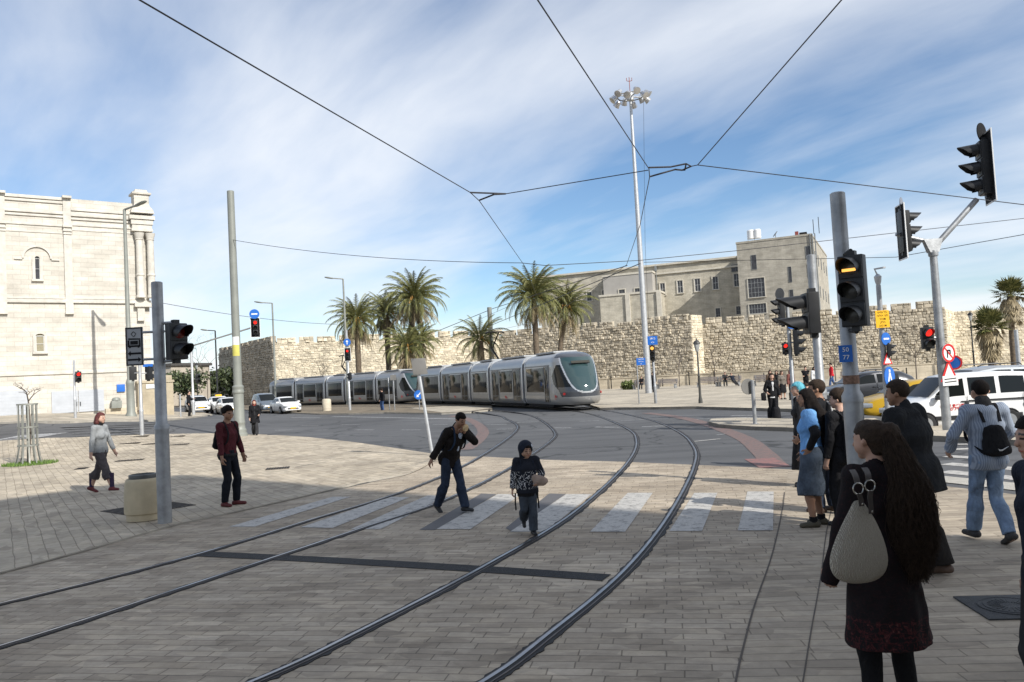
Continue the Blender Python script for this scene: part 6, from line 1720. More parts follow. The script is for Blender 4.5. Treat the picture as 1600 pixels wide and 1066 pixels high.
# ------------------------------------------------------------------ palms, shrubs, bare trees
def leafmat(name, c1, c2):
    m, nt, b = mnew(name); g = N(nt, 'ShaderNodeNewGeometry').outputs['Random Per Island']
    L(nt, ramp(nt, g, [(0, c1), (.7, c2), (1, tuple(x * 1.5 for x in c2))]), b.inputs['Base Color']); b.inputs['Roughness'].default_value = .55; b.inputs['Specular IOR Level'].default_value = .35
    return m
PALMG = leafmat('palm_green', (.07, .085, .03), (.17, .165, .06))
PALMB = leafmat('palm_dead', (.16, .125, .07), (.30, .24, .14))
PALMO = leafmat('palm_stalk', (.28, .14, .03), (.36, .2, .05))
TRUNK = M('palm_trunk', (.135, .105, .075), .95, var=.35, vs=6, bm=1, bs=14)
BARK = M('bare_bark', (.12, .10, .085), .9, var=.2, vs=6)


def frond(b, o, az, e0, Lf, droop, rs, nl=17, ll=.62, wid=.05, lift=.0, m=0):
    pts = [V(o)]; n = 12; dirs = []
    for k in range(n):
        t = k / (n - 1); e = e0 - droop * t ** 1.35; d = V((math.cos(az) * math.cos(e), math.sin(az) * math.cos(e), math.sin(e))); dirs.append(d); pts.append(pts[-1] + d * Lf / n)
    b.tube(pts, [.055 * (1 - .85 * k / n) for k in range(n + 1)], 4, m)
    s = V((-math.sin(az), math.cos(az), 0))
    for k in range(nl):
        t = .14 + .86 * k / (nl - 1); i = min(n - 1, int(t * n)); p = pts[i].lerp(pts[i + 1], t * n - i); d = dirs[i]; up = s.cross(d)
        l = ll * (.45 + .75 * math.sin(math.pi * min(1, .16 + t * .84))) * (.85 + .3 * rs.random())
        for sg in (-1, 1):
            v = (d * (.55 + .5 * t) + s * sg * (.9 - .45 * t) + up * (.35 - .1 * t) + V((0, 0, -.30 + rs.random() * .22))).normalized()
            q = p + v * l - V((0, 0, .10 * l)); w_ = d * wid
            b.face([p - w_, p + w_, q], m)


def palm(label, p, zc_, r, rt, seed, n=58, skirt=16, lean=(0, 0), grp='date palms by the city wall', fan=False, young=False):
    """p foot, zc_ height of the crown's centre above the foot, r crown radius"""
    rs = random.Random(seed); o = thing('palm_tree', label, 'palm', p, 0, grp)
    top = V((lean[0], lean[1], zc_)); pts = [V((0, 0, 0)), V((lean[0] * .2, lean[1] * .2, zc_ * .35)), V((lean[0] * .55, lean[1] * .55, zc_ * .7)), top]
    sp = spline(pts, 30); b = MB(); b.tube(sp, [rt * (1.25 if k < 2 else 1.0 + .05 * (k % 2)) for k in range(len(sp))], 10); b.build('trunk', [TRUNK], o, 60)
    b = MB()
    if fan:
        for k in range(n):
            az = rs.random() * 6.283; e = R(-20 + 100 * rs.random() ** .8); st = r * (.45 + .2 * rs.random()); d = V((math.cos(az) * math.cos(e), math.sin(az) * math.cos(e), math.sin(e))); c = top + d * st
            b.tube([top, c], .025, 4)
            s = d.cross(V((0, 0, 1))).normalized(); u = s.cross(d); fr = r * (.42 + .12 * rs.random())
            for j in range(15):
                a_ = R(-125 + 250 * j / 14); v = (d * math.cos(a_) + s * math.sin(a_) + u * .12 - V((0, 0, .25 + .2 * rs.random()))).normalized(); w_ = (s * math.cos(a_) - d * math.sin(a_)) * fr * .085
                q = c + v * fr * (.6 + .4 * math.cos(a_ * .6)); b.face([c - w_ * .5, c + v * fr * .45 + w_, q, c + v * fr * .45 - w_])
    else:
        for k in range(n):
            f = (k + .5) / n; az = k * 2.39996 + rs.random() * .4; e0 = R(86 - 104 * f + 10 * (rs.random() - .5)); dr = R(40 + 66 * f + 20 * rs.random()) ; Lf = r * (1.02 + .22 * rs.random()) * (.86 + .2 * math.sin(math.pi * f))
            frond(b, top + V((math.cos(az), math.sin(az), 0)) * rt * .7 + V((0, 0, .5 * (1 - f))), az, e0, Lf, dr, rs, 21, .20 * r if not young else .22 * r, .0145 * r + .013)
    b.build('crown', [PALMG], o, 0)
    if skirt:
        b = MB()
        if fan:
            for k in range(skirt * 9):
                az = rs.random() * 6.283; z = -rs.random() * zc_ * (.30 if skirt < 14 else .55); rr = r * (.18 + .34 * rs.random()) * (1 + z / (zc_ * 1.1)); c = top + V((math.cos(az) * rr, math.sin(az) * rr, z + .1)); v = V((math.cos(az) * .3, math.sin(az) * .3, -1)).normalized(); s = v.cross(V((math.cos(az), math.sin(az), .1))).normalized(); ln = r * (.35 + .25 * rs.random())
                for j in range(5):
                    w_ = (s * (j - 2) * .22 + v).normalized(); b.face([c - s * .05, c + w_ * ln * .5 + s * .07, c + w_ * ln, c + w_ * ln * .5 - s * .07])
        else:
            for k in range(skirt):
                az = rs.random() * 6.283; frond(b, top - V((0, 0, .3 + .5 * rs.random())), az, R(-15 - 35 * rs.random()), r * (.75 + .3 * rs.random()), R(45), rs, 15, .17 * r, .017 * r + .012)
        b.build('dead_fronds', [PALMB], o, 0)
    if not fan and not young:
        b = MB()
        for k in range(9): az = rs.random() * 6.283; b.tube([top + V((0, 0, .2)), top + V((math.cos(az) * .6, math.sin(az) * .6, .5)), top + V((math.cos(az) * 1.1, math.sin(az) * 1.1, .05 - .5 * rs.random()))], .06, 4)
        b.build('fruit_stalk', [PALMO], o, 0)
    return o


def hc(px, py, p): return P(px, py, p.y).z - p.z
for lb, px, Y, cx_, cy, r, rt, sd, n, sk in (
        ('leftmost date palm beside the street lamp, its crown half brown', 563, 94, 557, 503, 3.2, .33, 3, 60, 37),
        ('date palm behind the tall one, between it and the leftmost palm', 610, 98, 603, 492, 2.9, .32, 5, 56, 40),
        ('tallest date palm of the left cluster with a full crown', 641, 93, 647, 470, 3.7, .34, 8, 68, 37),
        ('low date palm with a drooping crown under the tallest palm', 628, 90, 636, 545, 2.9, .36, 11, 47, 37),
        ('leaning small palm below the tall palm of the left cluster', 663, 92, 657, 535, 2.3, .33, 12, 38, 23)):
    p = at(px, Y, 0); q = P(cx_, cy, Y); palm(lb, p, q.z, r, rt, sd, n, sk, (q.x - p.x, 0))
for lb, px, Y, cx_, cy, r, rt, sd, n, sk in (
        ('large date palm with a wide crown behind the front tram', 842, 84, 834, 467, 3.7, .30, 21, 68, 23),
        ('curved slimmer date palm just right of the large middle palm', 872, 88, 885, 484, 3.1, .26, 25, 62, 16)):
    p = at(px, Y, 0); q = P(cx_, cy, Y); palm(lb, p, q.z, r, rt, sd, n, sk, (q.x - p.x, 0))
p = at(757, 90, 0); q = P(750, 533, 90); palm('short young palm beside the slim overhead line pole', p, q.z, 2.9, .34, 31, 34, 10, (q.x - p.x, 0))
for lb, px, cx_, cy, Y, r, rt, sd, n, sk in (('squat fan palm with a thick skirt of dead leaves at the right', 1551, 1545, 512, 76, 2.2, .3, 41, 46, 16), ('taller fan palm at the right edge of the wall', 1585, 1578, 462, 80, 2.1, .27, 44, 40, 10)):
    p = at(px, Y); q = P(cx_, cy, Y); palm(lb, p, q.z - p.z, r, rt, sd, n, sk, (q.x - p.x, 0), 'fan palms at the right', True)


def bare(label, p, h, seed, spread=.55, r0=.05, grp=None, z0=0.0, tw=5, l0=.42):
    rs = random.Random(seed); o = thing('bare_tree', label, 'tree', p, 0, grp); b = MB(); t = MB()
    def grow(q, d, l, r_, dep):
        e = q + d * l; mid = q + d * l * .5 + V((rs.uniform(-1, 1), rs.uniform(-1, 1), 0)) * l * .06
        (b if dep < 2 else t).tube([q, mid, e], [r_, r_ * .85, r_ * .7], 5)
        if dep >= tw: return
        for k in range(3 if dep < 1 else rs.choice((2, 3))):
            a_ = rs.random() * 6.283; v = (d + V((math.cos(a_), math.sin(a_), rs.uniform(-.2, .35))) * spread * (1 + .25 * dep)).normalized(); grow(e, v, (l if dep else h * .42) * rs.uniform(.5, .8), r_ * .62, dep + 1)
    grow(V((0, 0, z0)), V((.02, 0, 1)), h * l0, r0, 0)
    b.build('trunk', [BARK], o, 0); t.build('twigs', [BARK], o, 0); return o
p = G(45, 727); bare('bare grey sapling inside the tree guard', p, 1.2, 5, .8, .035, tw=5, l0=1.75)
for lb, px, Y, h, sd in (('thin bare tree against the wall left of the seated pair', 1062, 84, 5.5, 9), ('bare tree before the wall right of the stone pier', 1118, 84, 5.0, 12), ('bare tree against the wall behind the red jacket', 1306, 72, 5.2, 17), ('bare tree against the wall left of the right mast', 1432, 70, 5.2, 19), ('bare tree at the foot of the sunlit wall left of the street lamp', 497, 104, 6, 23), ('bare tree left of the shaded wall face', 325, 110, 9, 29)):
    bare(lb, at(px, Y), h, sd, .6, .06, 'bare trees along the wall')


def bush(label, p, r, h, seed, mat, cat='shrub', name='shrub', n=900, trunk=0, grp=None, leaf=.16):
    rs = random.Random(seed); o = thing(name, label, cat, p, 0, grp); b = MB(); cl = [(V((rs.uniform(-1, 1) * r * .7, rs.uniform(-1, 1) * r * .7, trunk + h * rs.uniform(.2, .8))), r * rs.uniform(.3, .55)) for _ in range(9)]
    for k in range(n):
        c, rr = rs.choice(cl); d = V((rs.gauss(0, 1), rs.gauss(0, 1), rs.gauss(0, .8))).normalized(); q = c + d * rr * rs.random() ** .4; q.z = max(.02, q.z)
        u = V((rs.gauss(0, 1), rs.gauss(0, 1), rs.gauss(0, 1))).normalized(); w_ = u.cross(d).normalized() if abs(u.dot(d)) < .95 else V((1, 0, 0)); s = leaf * rs.uniform(.6, 1.3)
        b.face([q - u * s, q + w_ * s * .5, q + u * s, q - w_ * s * .5])
    b.build('foliage', [mat], o, 0)
    g = MB(); g.tube([(0, 0, 0), (0, 0, trunk + h * .5)], [.04 + trunk * .05, .03], 6); g.build('stem', [BARK], o, 0)
    return o
SHG = leafmat('shrub_green', (.04, .06, .02), (.12, .15, .04)); SHD = leafmat('dark_green', (.02, .035, .015), (.06, .075, .03))
p = at(981, 84); p.z += .13; bush('low yellow green shrub at the low wall left of the mast', p, 1.0, .75, 3, SHG, n=500)
for k, (lb, px, Y, r, h, tr) in enumerate((('dark green far tree right of the stone gate pier', 281, 108, 3.2, 4.0, 1.5), ('dark far tree at the end of the street', 303, 125, 4.0, 4.5, 1.5), ('dark far tree touching the shaded wall corner', 334, 128, 4.2, 5.0, 1.0))):
    bush(lb, at(px, Y), r, h, 50 + k, SHD, 'tree', 'leafy_tree', 1500, tr, 'far trees at the end of the street', .28)
p = at(700, 94); bush('green bush behind the front tram below the wall', p, 2.0, 3.6, 61, SHD, n=700, leaf=.2)
# grass round the tree guard
b = MB(); rs = random.Random(2); p = G(45, 727)
for k in range(1500):
    a_ = rs.random() * 6.283; rr = .85 * math.sqrt(rs.random()); q = V((p.x + .05 + rr * math.cos(a_), p.y + rr * math.sin(a_) * .9, p.z + .03)); d = V((rs.uniform(-.5, .5), rs.uniform(-.5, .5), 1)).normalized(); w_ = V((rs.uniform(-1, 1), rs.uniform(-1, 1), 0)).normalized() * .012
    b.face([q - w_, q + w_, q + d * rs.uniform(.05, .13)])
props(b.build('grass', [leafmat('grass_green', (.05, .09, .02), (.12, .2, .04))], smooth=0), 'short green grass ringing the foot of the tree guard', 'grass', kind='stuff')
# ------------------------------------------------------------------ people
def res_for(Y): return .011 if Y < 6 else .0135 if Y < 11 else .017 if Y < 15 else .02 if Y < 20 else .027 if Y < 35 else .04
def foot(px, py): p = G(px, py); return V((p.x, p.y, max(p.z, .006)))
def pat(name, fn, rough=.9):
    m, nt, b = mnew(name); b.inputs['Roughness'].default_value = rough; b.inputs['Specular IOR Level'].default_value = .15; o = ocoord(nt); L(nt, fn(nt, o), b.inputs['Base Color']); bump(nt, b, noise(nt, o, 80, 4), .35, .012); return m
def stripes(c1, c2, sc, axis=0):
    def f(nt, o):
        s = N(nt, 'ShaderNodeSeparateXYZ'); L(nt, o, s.inputs[0]); v = math_(nt, 'SINE', math_(nt, 'MULTIPLY', math_(nt, 'ADD', s.outputs[axis], math_(nt, 'MULTIPLY', noise(nt, o, 6, 2), .03)), sc))
        return ramp(nt, math_(nt, 'ADD', math_(nt, 'MULTIPLY', v, .5), .5), [(.35, c1), (.6, c2)])
    return f
def flame(nt, o):
    s = N(nt, 'ShaderNodeSeparateXYZ'); L(nt, o, s.inputs[0]); n_ = noise(nt, o, 11, 2, .5, 1.2)
    v = math_(nt, 'ABSOLUTE', math_(nt, 'SINE', math_(nt, 'ADD', math_(nt, 'MULTIPLY', math_(nt, 'ABSOLUTE', s.outputs[0]), 55), math_(nt, 'MULTIPLY', n_, 14))))
    k = ramp(nt, v, [(.0, (1, 1, 1)), (.30, (1, 1, 1)), (.42, (0, 0, 0))])
    zm = ramp(nt, math_(nt, 'ABSOLUTE', math_(nt, 'SUBTRACT', s.outputs[2], .70)), [(.10, (1, 1, 1)), (.125, (0, 0, 0))])
    return mixc(nt, mixc(nt, 1, k, zm, 'MULTIPLY'), (.018, .02, .028), (.52, .52, .52))
def embroid(nt, o):
    s = N(nt, 'ShaderNodeSeparateXYZ'); L(nt, o, s.inputs[0]); z = s.outputs[2]; n_ = noise(nt, o, 42, 5, .7, .8)
    k = ramp(nt, n_, [(.48, (.011, .009, .010)), (.60, (.06, .014, .016)), (.74, (.12, .07, .055))])
    zm = ramp(nt, z, [(.35, (0, 0, 0)), (.36, (1, 1, 1)), (.565, (1, 1, 1)), (.575, (.15,) * 3)])
    ln = ramp(nt, math_(nt, 'ABSOLUTE', math_(nt, 'SINE', math_(nt, 'MULTIPLY', z, 62))), [(.04, (1, 1, 1)), (.1, (0, 0, 0))])
    c = mixc(nt, zm, (.011, .009, .010), k); return mixc(nt, mixc(nt, 1, mixc(nt, 1, ln, zm, 'MULTIPLY'), (.5, .5, .5), 'MULTIPLY'), c, (.07, .02, .02))
GREYJ = cloth('cloth_grey_jacket', (.27, .28, .285), .14); GREYT = cloth('cloth_grey_brown', (.085, .075, .078), .2); BURG = cloth('cloth_burgundy', (.08, .019, .024), .2); NAVY = cloth('cloth_navy', (.018, .022, .034), .25)
CHAR = cloth('cloth_charcoal', (.035, .035, .037), .25); BLUES = cloth('cloth_sky_blue', (.16, .35, .66), .12); DSKIRT = cloth('denim_skirt', (.075, .095, .125), .3); REDJ = cloth('cloth_red', (.45, .02, .03), .15)
WHITES = cloth('cloth_white', (.6, .6, .6), .08); BROWNC = cloth('cloth_brown', (.13, .09, .065), .2); KHAKI = cloth('cloth_taupe', (.16, .14, .12), .2); SOCK = cloth('sock_purple', (.05, .035, .07), .2); TURQ = cloth('cloth_turquoise', (.13, .42, .52), .12)
BLUEJ = cloth('cloth_blue_jacket', (.04, .10, .32), .15); OLIVE = M('shoe_olive', (.075, .065, .045), .7, var=.2); TEALB = cloth('cloth_steel_blue', (.05, .08, .14), .3)
STRP = pat('shirt_striped', stripes((.20, .235, .30), (.31, .355, .43), 330)); STRB = pat('shirt_blue_bars', stripes((.55, .58, .62), (.05, .14, .35), 120, 2)); FLAME = pat('jacket_flames', flame); EMB = pat('dress_embroidered', embroid)
sh_ = lambda m: dict(mat=m); short = lambda m=HAIRD: dict(kind='short', mat=m)

# --- left plaza
p = foot(159, 772); p.z = .03
I = person('woman in a grey jacket and baggy trousers walking past the litter bin', p, R(-98), 1.74, .0175, True, 'light', feet=[(-.08, -.30, .03, 5, -22), (.07, .32, 0, -8)], hands=[(-.30, .16, .80), (.31, -.02, .80)],
           head=(-4, 4), top=dict(mat=GREYJ, hem=.87, g=.013, flare=.01, fold=.008, hood=True), bottom=dict(mat=GREYT, g=.02, wide=.022, cuff=.27, flare=-.0, fold=.013), shoes=sh_(SHOERD), hair=dict(kind='bob', mat=HAIRR, front=.025), extra=[dict(kind='neck', mat=BLACKC)])
for a, h, to, sd, fd, fdn in I['shoe']:
    b = MB(); b.tube([V(tuple(a)) * I['sc'], (V(tuple(a)) + V((0, .0, .30))) * I['sc']], .048, 10); b.build('sock', [SOCK], I['root'])
p = foot(360, 793); p.z = .03
I = person('young man in a burgundy sweater and black trousers with a black backpack', p, R(-112), 1.76, .016, False, 'tan', feet=[(-.13, .03, 0, 22), (.10, -.03, 0, -12)], hands=[(-.27, .12, .80), (.27, .10, .80)], head=(-12, 0),
           top=dict(mat=BURG, hem=.92, g=.014, fold=.009, name='sweater'), bottom=dict(mat=cloth('trousers_ink', (.012, .014, .02), .2), g=.012), shoes=sh_(SHOERD), hair=dict(kind='full', mat=HAIRD), extra=[dict(kind='hem', mat=CHAR, z=.885, z2=.935)], seed=11)
backpack('black backpack worn by the man in the burgundy sweater', I, BLACKC, .29, .42, .13)
p = foot(399, 681); person('woman in black with a red scarf walking across the road toward the plaza', p, R(200), 1.62, .028, True, 'light', feet=[(-.06, .2, 0, 0), (.06, -.22, .03, 0, -15)], hands=[(-.2, .25, 1.02), (.24, .05, .8)],
       top=dict(mat=BLACKC, hem=.62, g=.03, flare=.03), bottom=dict(mat=CHAR, g=.02, wide=.02), shoes=sh_(SHOEBK), hair=dict(kind='bob', mat=HAIRR), extra=[dict(kind='neck', mat=cloth('scarf_red', (.3, .06, .05), .2)), dict(kind='panel', mat=CHAR, z=.9)])
p = foot(296, 653); p.z += .1; person('man in a black suit standing at the kerb before the waiting cars', p, R(-80), 1.8, .04, False, 'light', top=dict(mat=BLACKC, hem=.78, g=.025), bottom=dict(mat=BLACKC, g=.02), shoes=sh_(SHOEBK), hair=short(), hands=[(-.2, .3, 1.2), None])
p = G(598, 643); person('man in jeans and a black jacket waiting beside the tram nose', p, R(60), 1.74, .04, False, 'light', top=dict(mat=BLACKC, hem=.82, g=.03), bottom=dict(mat=cloth('denim_mid', (.05, .09, .2), .2), g=.016), shoes=sh_(SHOEBK), hair=short(HAIRB))

# --- on the crosswalk
p = foot(708, 801)
I = person('young man in a black jacket stooping over a sandwich on the crosswalk', p, R(-132), 1.60, .0155, False, 'tan', feet=[(-.07, .24, 0, 4), (.10, -.26, .05, -8, -38)], hands=[(-.04, .33, 1.36), (.40, -.16, .80)], palm=[(.8, -.4, .3), None], curl=(.95, .5), lean=23, head=(-6, 14), elbow=[(-.9, .2, -.8), None],
           top=dict(mat=cloth('jacket_soft_black', (.016, .013, .012), .25), hem=.80, g=.022, flare=.012, fold=.011, collar=True), bottom=dict(mat=DENIM, g=.016, wide=.014), shoes=sh_(SHOEBK), hair=short(), extra=[dict(kind='panel', mat=cloth('shirt_pale_blue', (.42, .47, .55), .1), z=1.12)], seed=21)
backpack('blue and black backpack on the man eating the sandwich', I, cloth('bag_blue_black', (.018, .032, .06), .5), .32, .44, .16)
wr = I['arms'][0][2]; q = wpt(I, wr + np.array((.03, .06, .075))); o = thing('sandwich', 'round bread sandwich held to the mouth of the stooping young man', 'food', q, R(-132)); b = MB(); b.lathe([(.0, -.035), (.04, -.034), (.056, -.018), (.056, 0), (.05, .018), (.03, .032), (.0, .036)], 18); b.bm.transform(Matrix.Rotation(R(75), 4, 'X')); b.build('bread', [M('bread', (.55, .40, .22), .8, var=.2, vs=30)], o)
b = MB(); b.lathe([(.05, -.006), (.061, -.003), (.061, .005), (.05, .008)], 18); b.bm.transform(Matrix.Rotation(R(75), 4, 'X')); b.build('filling', [M('filling', (.35, .16, .08), .7)], o)
p = foot(828, 834)
I = person('hooded child in a dark jacket with pale flame patterns crossing the tracks', p, R(190), 1.16, .0135, False, 'mid', feet=[(-.05, .14, 0, 4), (.06, -.26, .17, -4, -50)], hands=[(-.17, .22, 1.02), (.31, .04, .86)], palm=[(.9, .1, .3), None], head=(12, 12), hd=1.28, bulk=1.18, elbow=[(-.8, -.5, -.6), (.6, -.8, -.2)],
           top=dict(mat=FLAME, hem=.80, g=.026, flare=.012, fold=.010), bottom=dict(mat=cloth('denim_slate', (.05, .06, .075), .3), g=.022, wide=.02), shoes=dict(mat=SHOEBK, boot=.06), hair=short(), extra=[dict(kind='hood', mat=NAVY), dict(kind='hem', mat=BLACKC, z=.74, z2=.86), dict(kind='neck', mat=NAVY)], seed=31)
backpack('navy backpack on the hooded child', I, NAVY, .34, .40, .14)
# white patch on the hood
b = MB(); HT = I['HT']; b.prism([(-.02, -.05), (.02, -.055), (.03, .03), (.0, .06), (-.03, .03)], V(tuple(I['hp'](-.078, .055, .045))) * I['sc'], V(tuple(HT @ np.array((.25, .97, 0)))), V(tuple(HT @ np.array((.3, 0, .95)))), -.012); b.build('hood_patch', [WHITES], I['root'], 0)
q = wpt(I, np.array((-.20, .22, 1.06))); o = thing('cloth_bundle', 'beige folded bundle held under the arm of the hooded child', 'bundle', q, R(190)); pr = [C((-.08, .0, -.02), (.05, -.0, .03), .042, .05), C((-.04, .01, -.04), (.03, .02, -.03), .045)]; lo, hi = bounds(pr, .03)
sdf_obj('cloth', [nets(lambda X: field(X, pr, .03) + folds(X, .008, 5, 40), lo, hi, .012)], [cloth('bundle_beige', (.33, .25, .20), .15)], o)
for s_ in (-.2, .24): b = MB(); b.tube([V((s_, -.05, .80)) * I['sc'], V((s_ * 1.05, -.02, .62)) * I['sc'], V((s_ * 1.05, .0, .47)) * I['sc']], .010, 6); b.build('hanging_strap', [BLACKC], I['root'])

# --- far right plaza
p = foot(1210, 656); I = person('woman in black with a white top and long black trousers crossing the road', p, R(172), 1.68, .025, True, 'light', feet=[(-.06, .2, 0, 0), (.06, -.16, .02, 0, -10)], hands=[(-.24, .12, .8), (.22, .18, 1.02)],
           top=dict(mat=BLACKC, hem=.86, g=.024), bottom=dict(mat=BLACKC, g=.03, wide=.06, flare=.03, cuff=.02), shoes=sh_(SHOEBK), hair=dict(kind='bob', mat=HAIRB), extra=[dict(kind='panel', mat=WHITES, z=1.1), dict(kind='hem', mat=WHITES, z=.82, z2=.88)])
q = wpt(I, (.34, .02, .88)); o = thing('handbag', 'black handbag at the side of the woman in black crossing the road', 'handbag', q, R(172)); b = MB(); b.box((0, 0, 0), (.14, .34, .28), bev=.05); b.build('bag', [BLACKC], o); b = MB(); b.tube([(-.02, .12, .12), (-.16, .02, .52), (-.02, -.12, .12)], .015, 6); b.build('strap', [BLACKC], o)
for (lb, px, py, yw, H_, fem, tp, bt, hr, ex) in (
        ('figure in dark clothes directly behind the woman with the handbag', 1206, 627, 170, 1.55, True, BROWNC, BLACKC, dict(kind='bob', mat=HAIRB), 0),
        ('girl in a taupe jacket and dark skirt behind the woman with the handbag', 1224, 628, 190, 1.5, True, KHAKI, BLACKC, dict(kind='long', mat=HAIRB), 1),
        ('girl in black beside the taupe jacket', 1216, 624, 150, 1.5, True, BLACKC, CHAR, dict(kind='bob', mat=HAIRD), 1),
        ('figure in a reddish brown top beside the far island signal', 1238, 629, 200, 1.55, True, cloth('cloth_rust', (.16, .06, .05), .2), CHAR, dict(kind='bob', mat=HAIRR), 0),
        ('man in black with folded arms left of the red jacket', 1261, 617, 160, 1.6, False, BLACKC, BLACKC, short(), 0),
        ('girl in a white shirt and dark vest nearest the red jacket', 1275, 618, 200, 1.58, True, WHITES, CHAR, dict(kind='long', mat=HAIRD), 1),
        ('man in a bright red jacket and jeans strolling on the plaza', 1301, 611, 75, 1.72, False, REDJ, cloth('denim_mid', (.05, .09, .2), .2), short(), 0),
        ('man in a long black coat on the plaza just right of the near post', 1340, 615, 90, 1.72, False, BLACKC, BLACKC, short(), 0),
        ('child in a blue jacket behind the yellow notice post', 1393, 622, 120, 1.5, False, BLUEJ, CHAR, short(), 0),
        ('dark figure standing just right of the floodlight mast', 1022, 615, 150, 1.7, False, BLACKC, BLACKC, short(), 0)):
    p = G(px, py); p.z = max(p.z, zg(p.x, p.y) + .13)
    st = .2 if 'strolling' in lb else .05
    person(lb, p, R(yw), H_, .036, fem, 'light', feet=[(-.08, st, 0, 5), (.08, -st, 0, -5)], hands=([(.12, .25, 1.12), (-.12, .26, 1.18)] if 'folded' in lb else None), top=dict(mat=tp, hem=.60 if 'coat' in lb else .85, g=.028), bottom=dict(mat=bt, g=.02, kind='skirt' if ex else 'trousers', hem=.4), shoes=sh_(SHOEBK), hair=hr, seed=px)
def seated(lb, px, Y, yw, mat, lie=False):
    p = at(px, Y); p.z += .13
    person(lb, p, R(yw), 1.7, .036, False, 'light', pel=(0, -.05 if not lie else .1, .56), lean=-8 if not lie else -38, feet=[(-.12, .46 if not lie else .85, 0, 0), (.12, .46 if not lie else .9, 0 if not lie else .05, 0)], knee=[(-.1, 1, 1), (.1, 1, 1)], hands=[(-.15, .35, .68), (.15, .35, .68)] if not lie else [(-.4, -.3, .95), (.4, -.35, .95)], top=dict(mat=mat, hem=.86, g=.024), bottom=dict(mat=CHAR, g=.018), shoes=sh_(SHOEBK), hair=short())
seated('figure in dark clothes seated alone left of the mast', 1003, 81.8, 155, BLACKC)
seated('left one of the two people resting on a bench by the low wall', 1134, 74.9, 165, CHAR)
seated('right one of the two on the bench, leaning back with legs stretched out', 1146, 74.4, 190, NAVY, True)

# --- waiting group on the right
p = at(1259, 13.2); person('woman with a turquoise headscarf mostly hidden by the blue shirt woman', p, R(70), 1.70, .018, True, 'light', top=dict(mat=CHAR, hem=.84, g=.02), bottom=dict(mat=BLACKC, kind='skirt', hem=.3), shoes=sh_(SHOEBK), extra=[dict(kind='scarf', mat=TURQ)])
p = at(1267, 15.5); person('youth in black facing the camera between the headscarf and the sweater man', p, R(178), 1.62, .018, False, 'mid', top=dict(mat=BLACKC, hem=.84, g=.02, collar=True), bottom=dict(mat=CHAR, g=.02), shoes=sh_(SHOEBK), hair=short(HAIRB))
p = foot(1277, 822)
I = person('woman in a sky blue T-shirt and denim skirt with long dark hair, hand on hip', p, R(60), 1.69, .0135, True, 'tan', feet=[(-.12, .02, 0, 28), (.10, -.04, 0, 8)], hands=[(-.235, -.005, 1.0), (.22, .12, .92)], palm=[(.9, .3, -.2), None], curl=(.35, .4), elbow=[(-.9, -.75, 0), None], bulk=1.14, head=(8, 2),
           top=dict(mat=BLUES, hem=.86, g=.02, sleeve=.72, fold=.008, name='t_shirt', flare=.01), bottom=dict(kind='skirt', mat=DSKIRT, hem=.40, flare=.055, name='skirt'), shoes=sh_(OLIVE), hair=dict(kind='long', mat=HAIRD, len=.40, side=.05), extra=[dict(kind='sleeve', mat=BLACKC)], seed=41)
for a, h, to, sd, fd, fdn in I['shoe']:
    b = MB(); b.tube([V(tuple(a - np.array((0, 0, .04)))) * I['sc'], (V(tuple(a)) + V((0, 0, .05))) * I['sc']], .05, 12); b.build('sock', [BLACKC], I['root'])
p = at(1292, 10.9); I = person('young man in a black sweater and jeans looking left beside the blue shirt woman', p, R(48), 1.77, .0135, False, 'tan', feet=[(-.1, .05, 0, 10), (.1, -.06, 0, -8)], hands=[(-.2, .22, 1.0), (.24, .18, .95)], head=(18, 0), hd=1.1,
           top=dict(mat=BLACKC, hem=.97, g=.018, name='sweater', hood=False), bottom=dict(mat=DENIM, g=.016, wide=.012), shoes=sh_(SHOEBR), hair=short(HAIRB), extra=[dict(kind='hem', mat=cloth('shirt_grey', (.28, .28, .28), .1), z=.87, z2=1.0)], seed=51)
b = MB(); t = I['t']; b.tube([V(tuple(t(.02, -.10, 1.47))) * I['sc'], V(tuple(t(.12, -.115, 1.42))) * I['sc'], V(tuple(t(.16, -.10, 1.25))) * I['sc'], V(tuple(t(.15, -.08, 1.08))) * I['sc']], .016, 8); b.build('pale_piping', [WHITES], I['root'])
p = at(1326, 9.9); I = person('boy with tousled brown hair wearing a large black backpack', p, R(26), 1.66, .0135, False, 'light', feet=[(-.11, .02, 0, 12), (.11, 0, 0, -12)], head=(30, 0), top=dict(mat=BLACKC, hem=.82, g=.022), bottom=dict(mat=BLACKC, g=.02), shoes=sh_(SHOEBK), hair=dict(kind='full', mat=HAIRB), seed=61)
bp = backpack('large black backpack with a small red mark on the tousled boy', I, BLACKC, .36, .56, .20, 1.16)
q = I['t'](.09, -.118 - .2 - .012, 1.23); b = MB(); b.prism([(-.03, -.03), (.03, -.03), (.02, .03), (-.02, .02)], V(tuple(q)) * I['sc'], (1, 0, 0), (0, 0, 1), .02); b.build('red_mark', [SIGNR], bp, 0)
p = at(1344, 10.6); person('boy in a blue and white barred shirt half hidden by the near post', p, R(50), 1.64, .0135, False, 'light', top=dict(mat=STRB, hem=.86, g=.018, name='shirt'), bottom=dict(mat=BLACKC, g=.018), shoes=sh_(SHOEBK), hair=dict(kind='full', mat=HAIRD), head=(25, 0), seed=62)
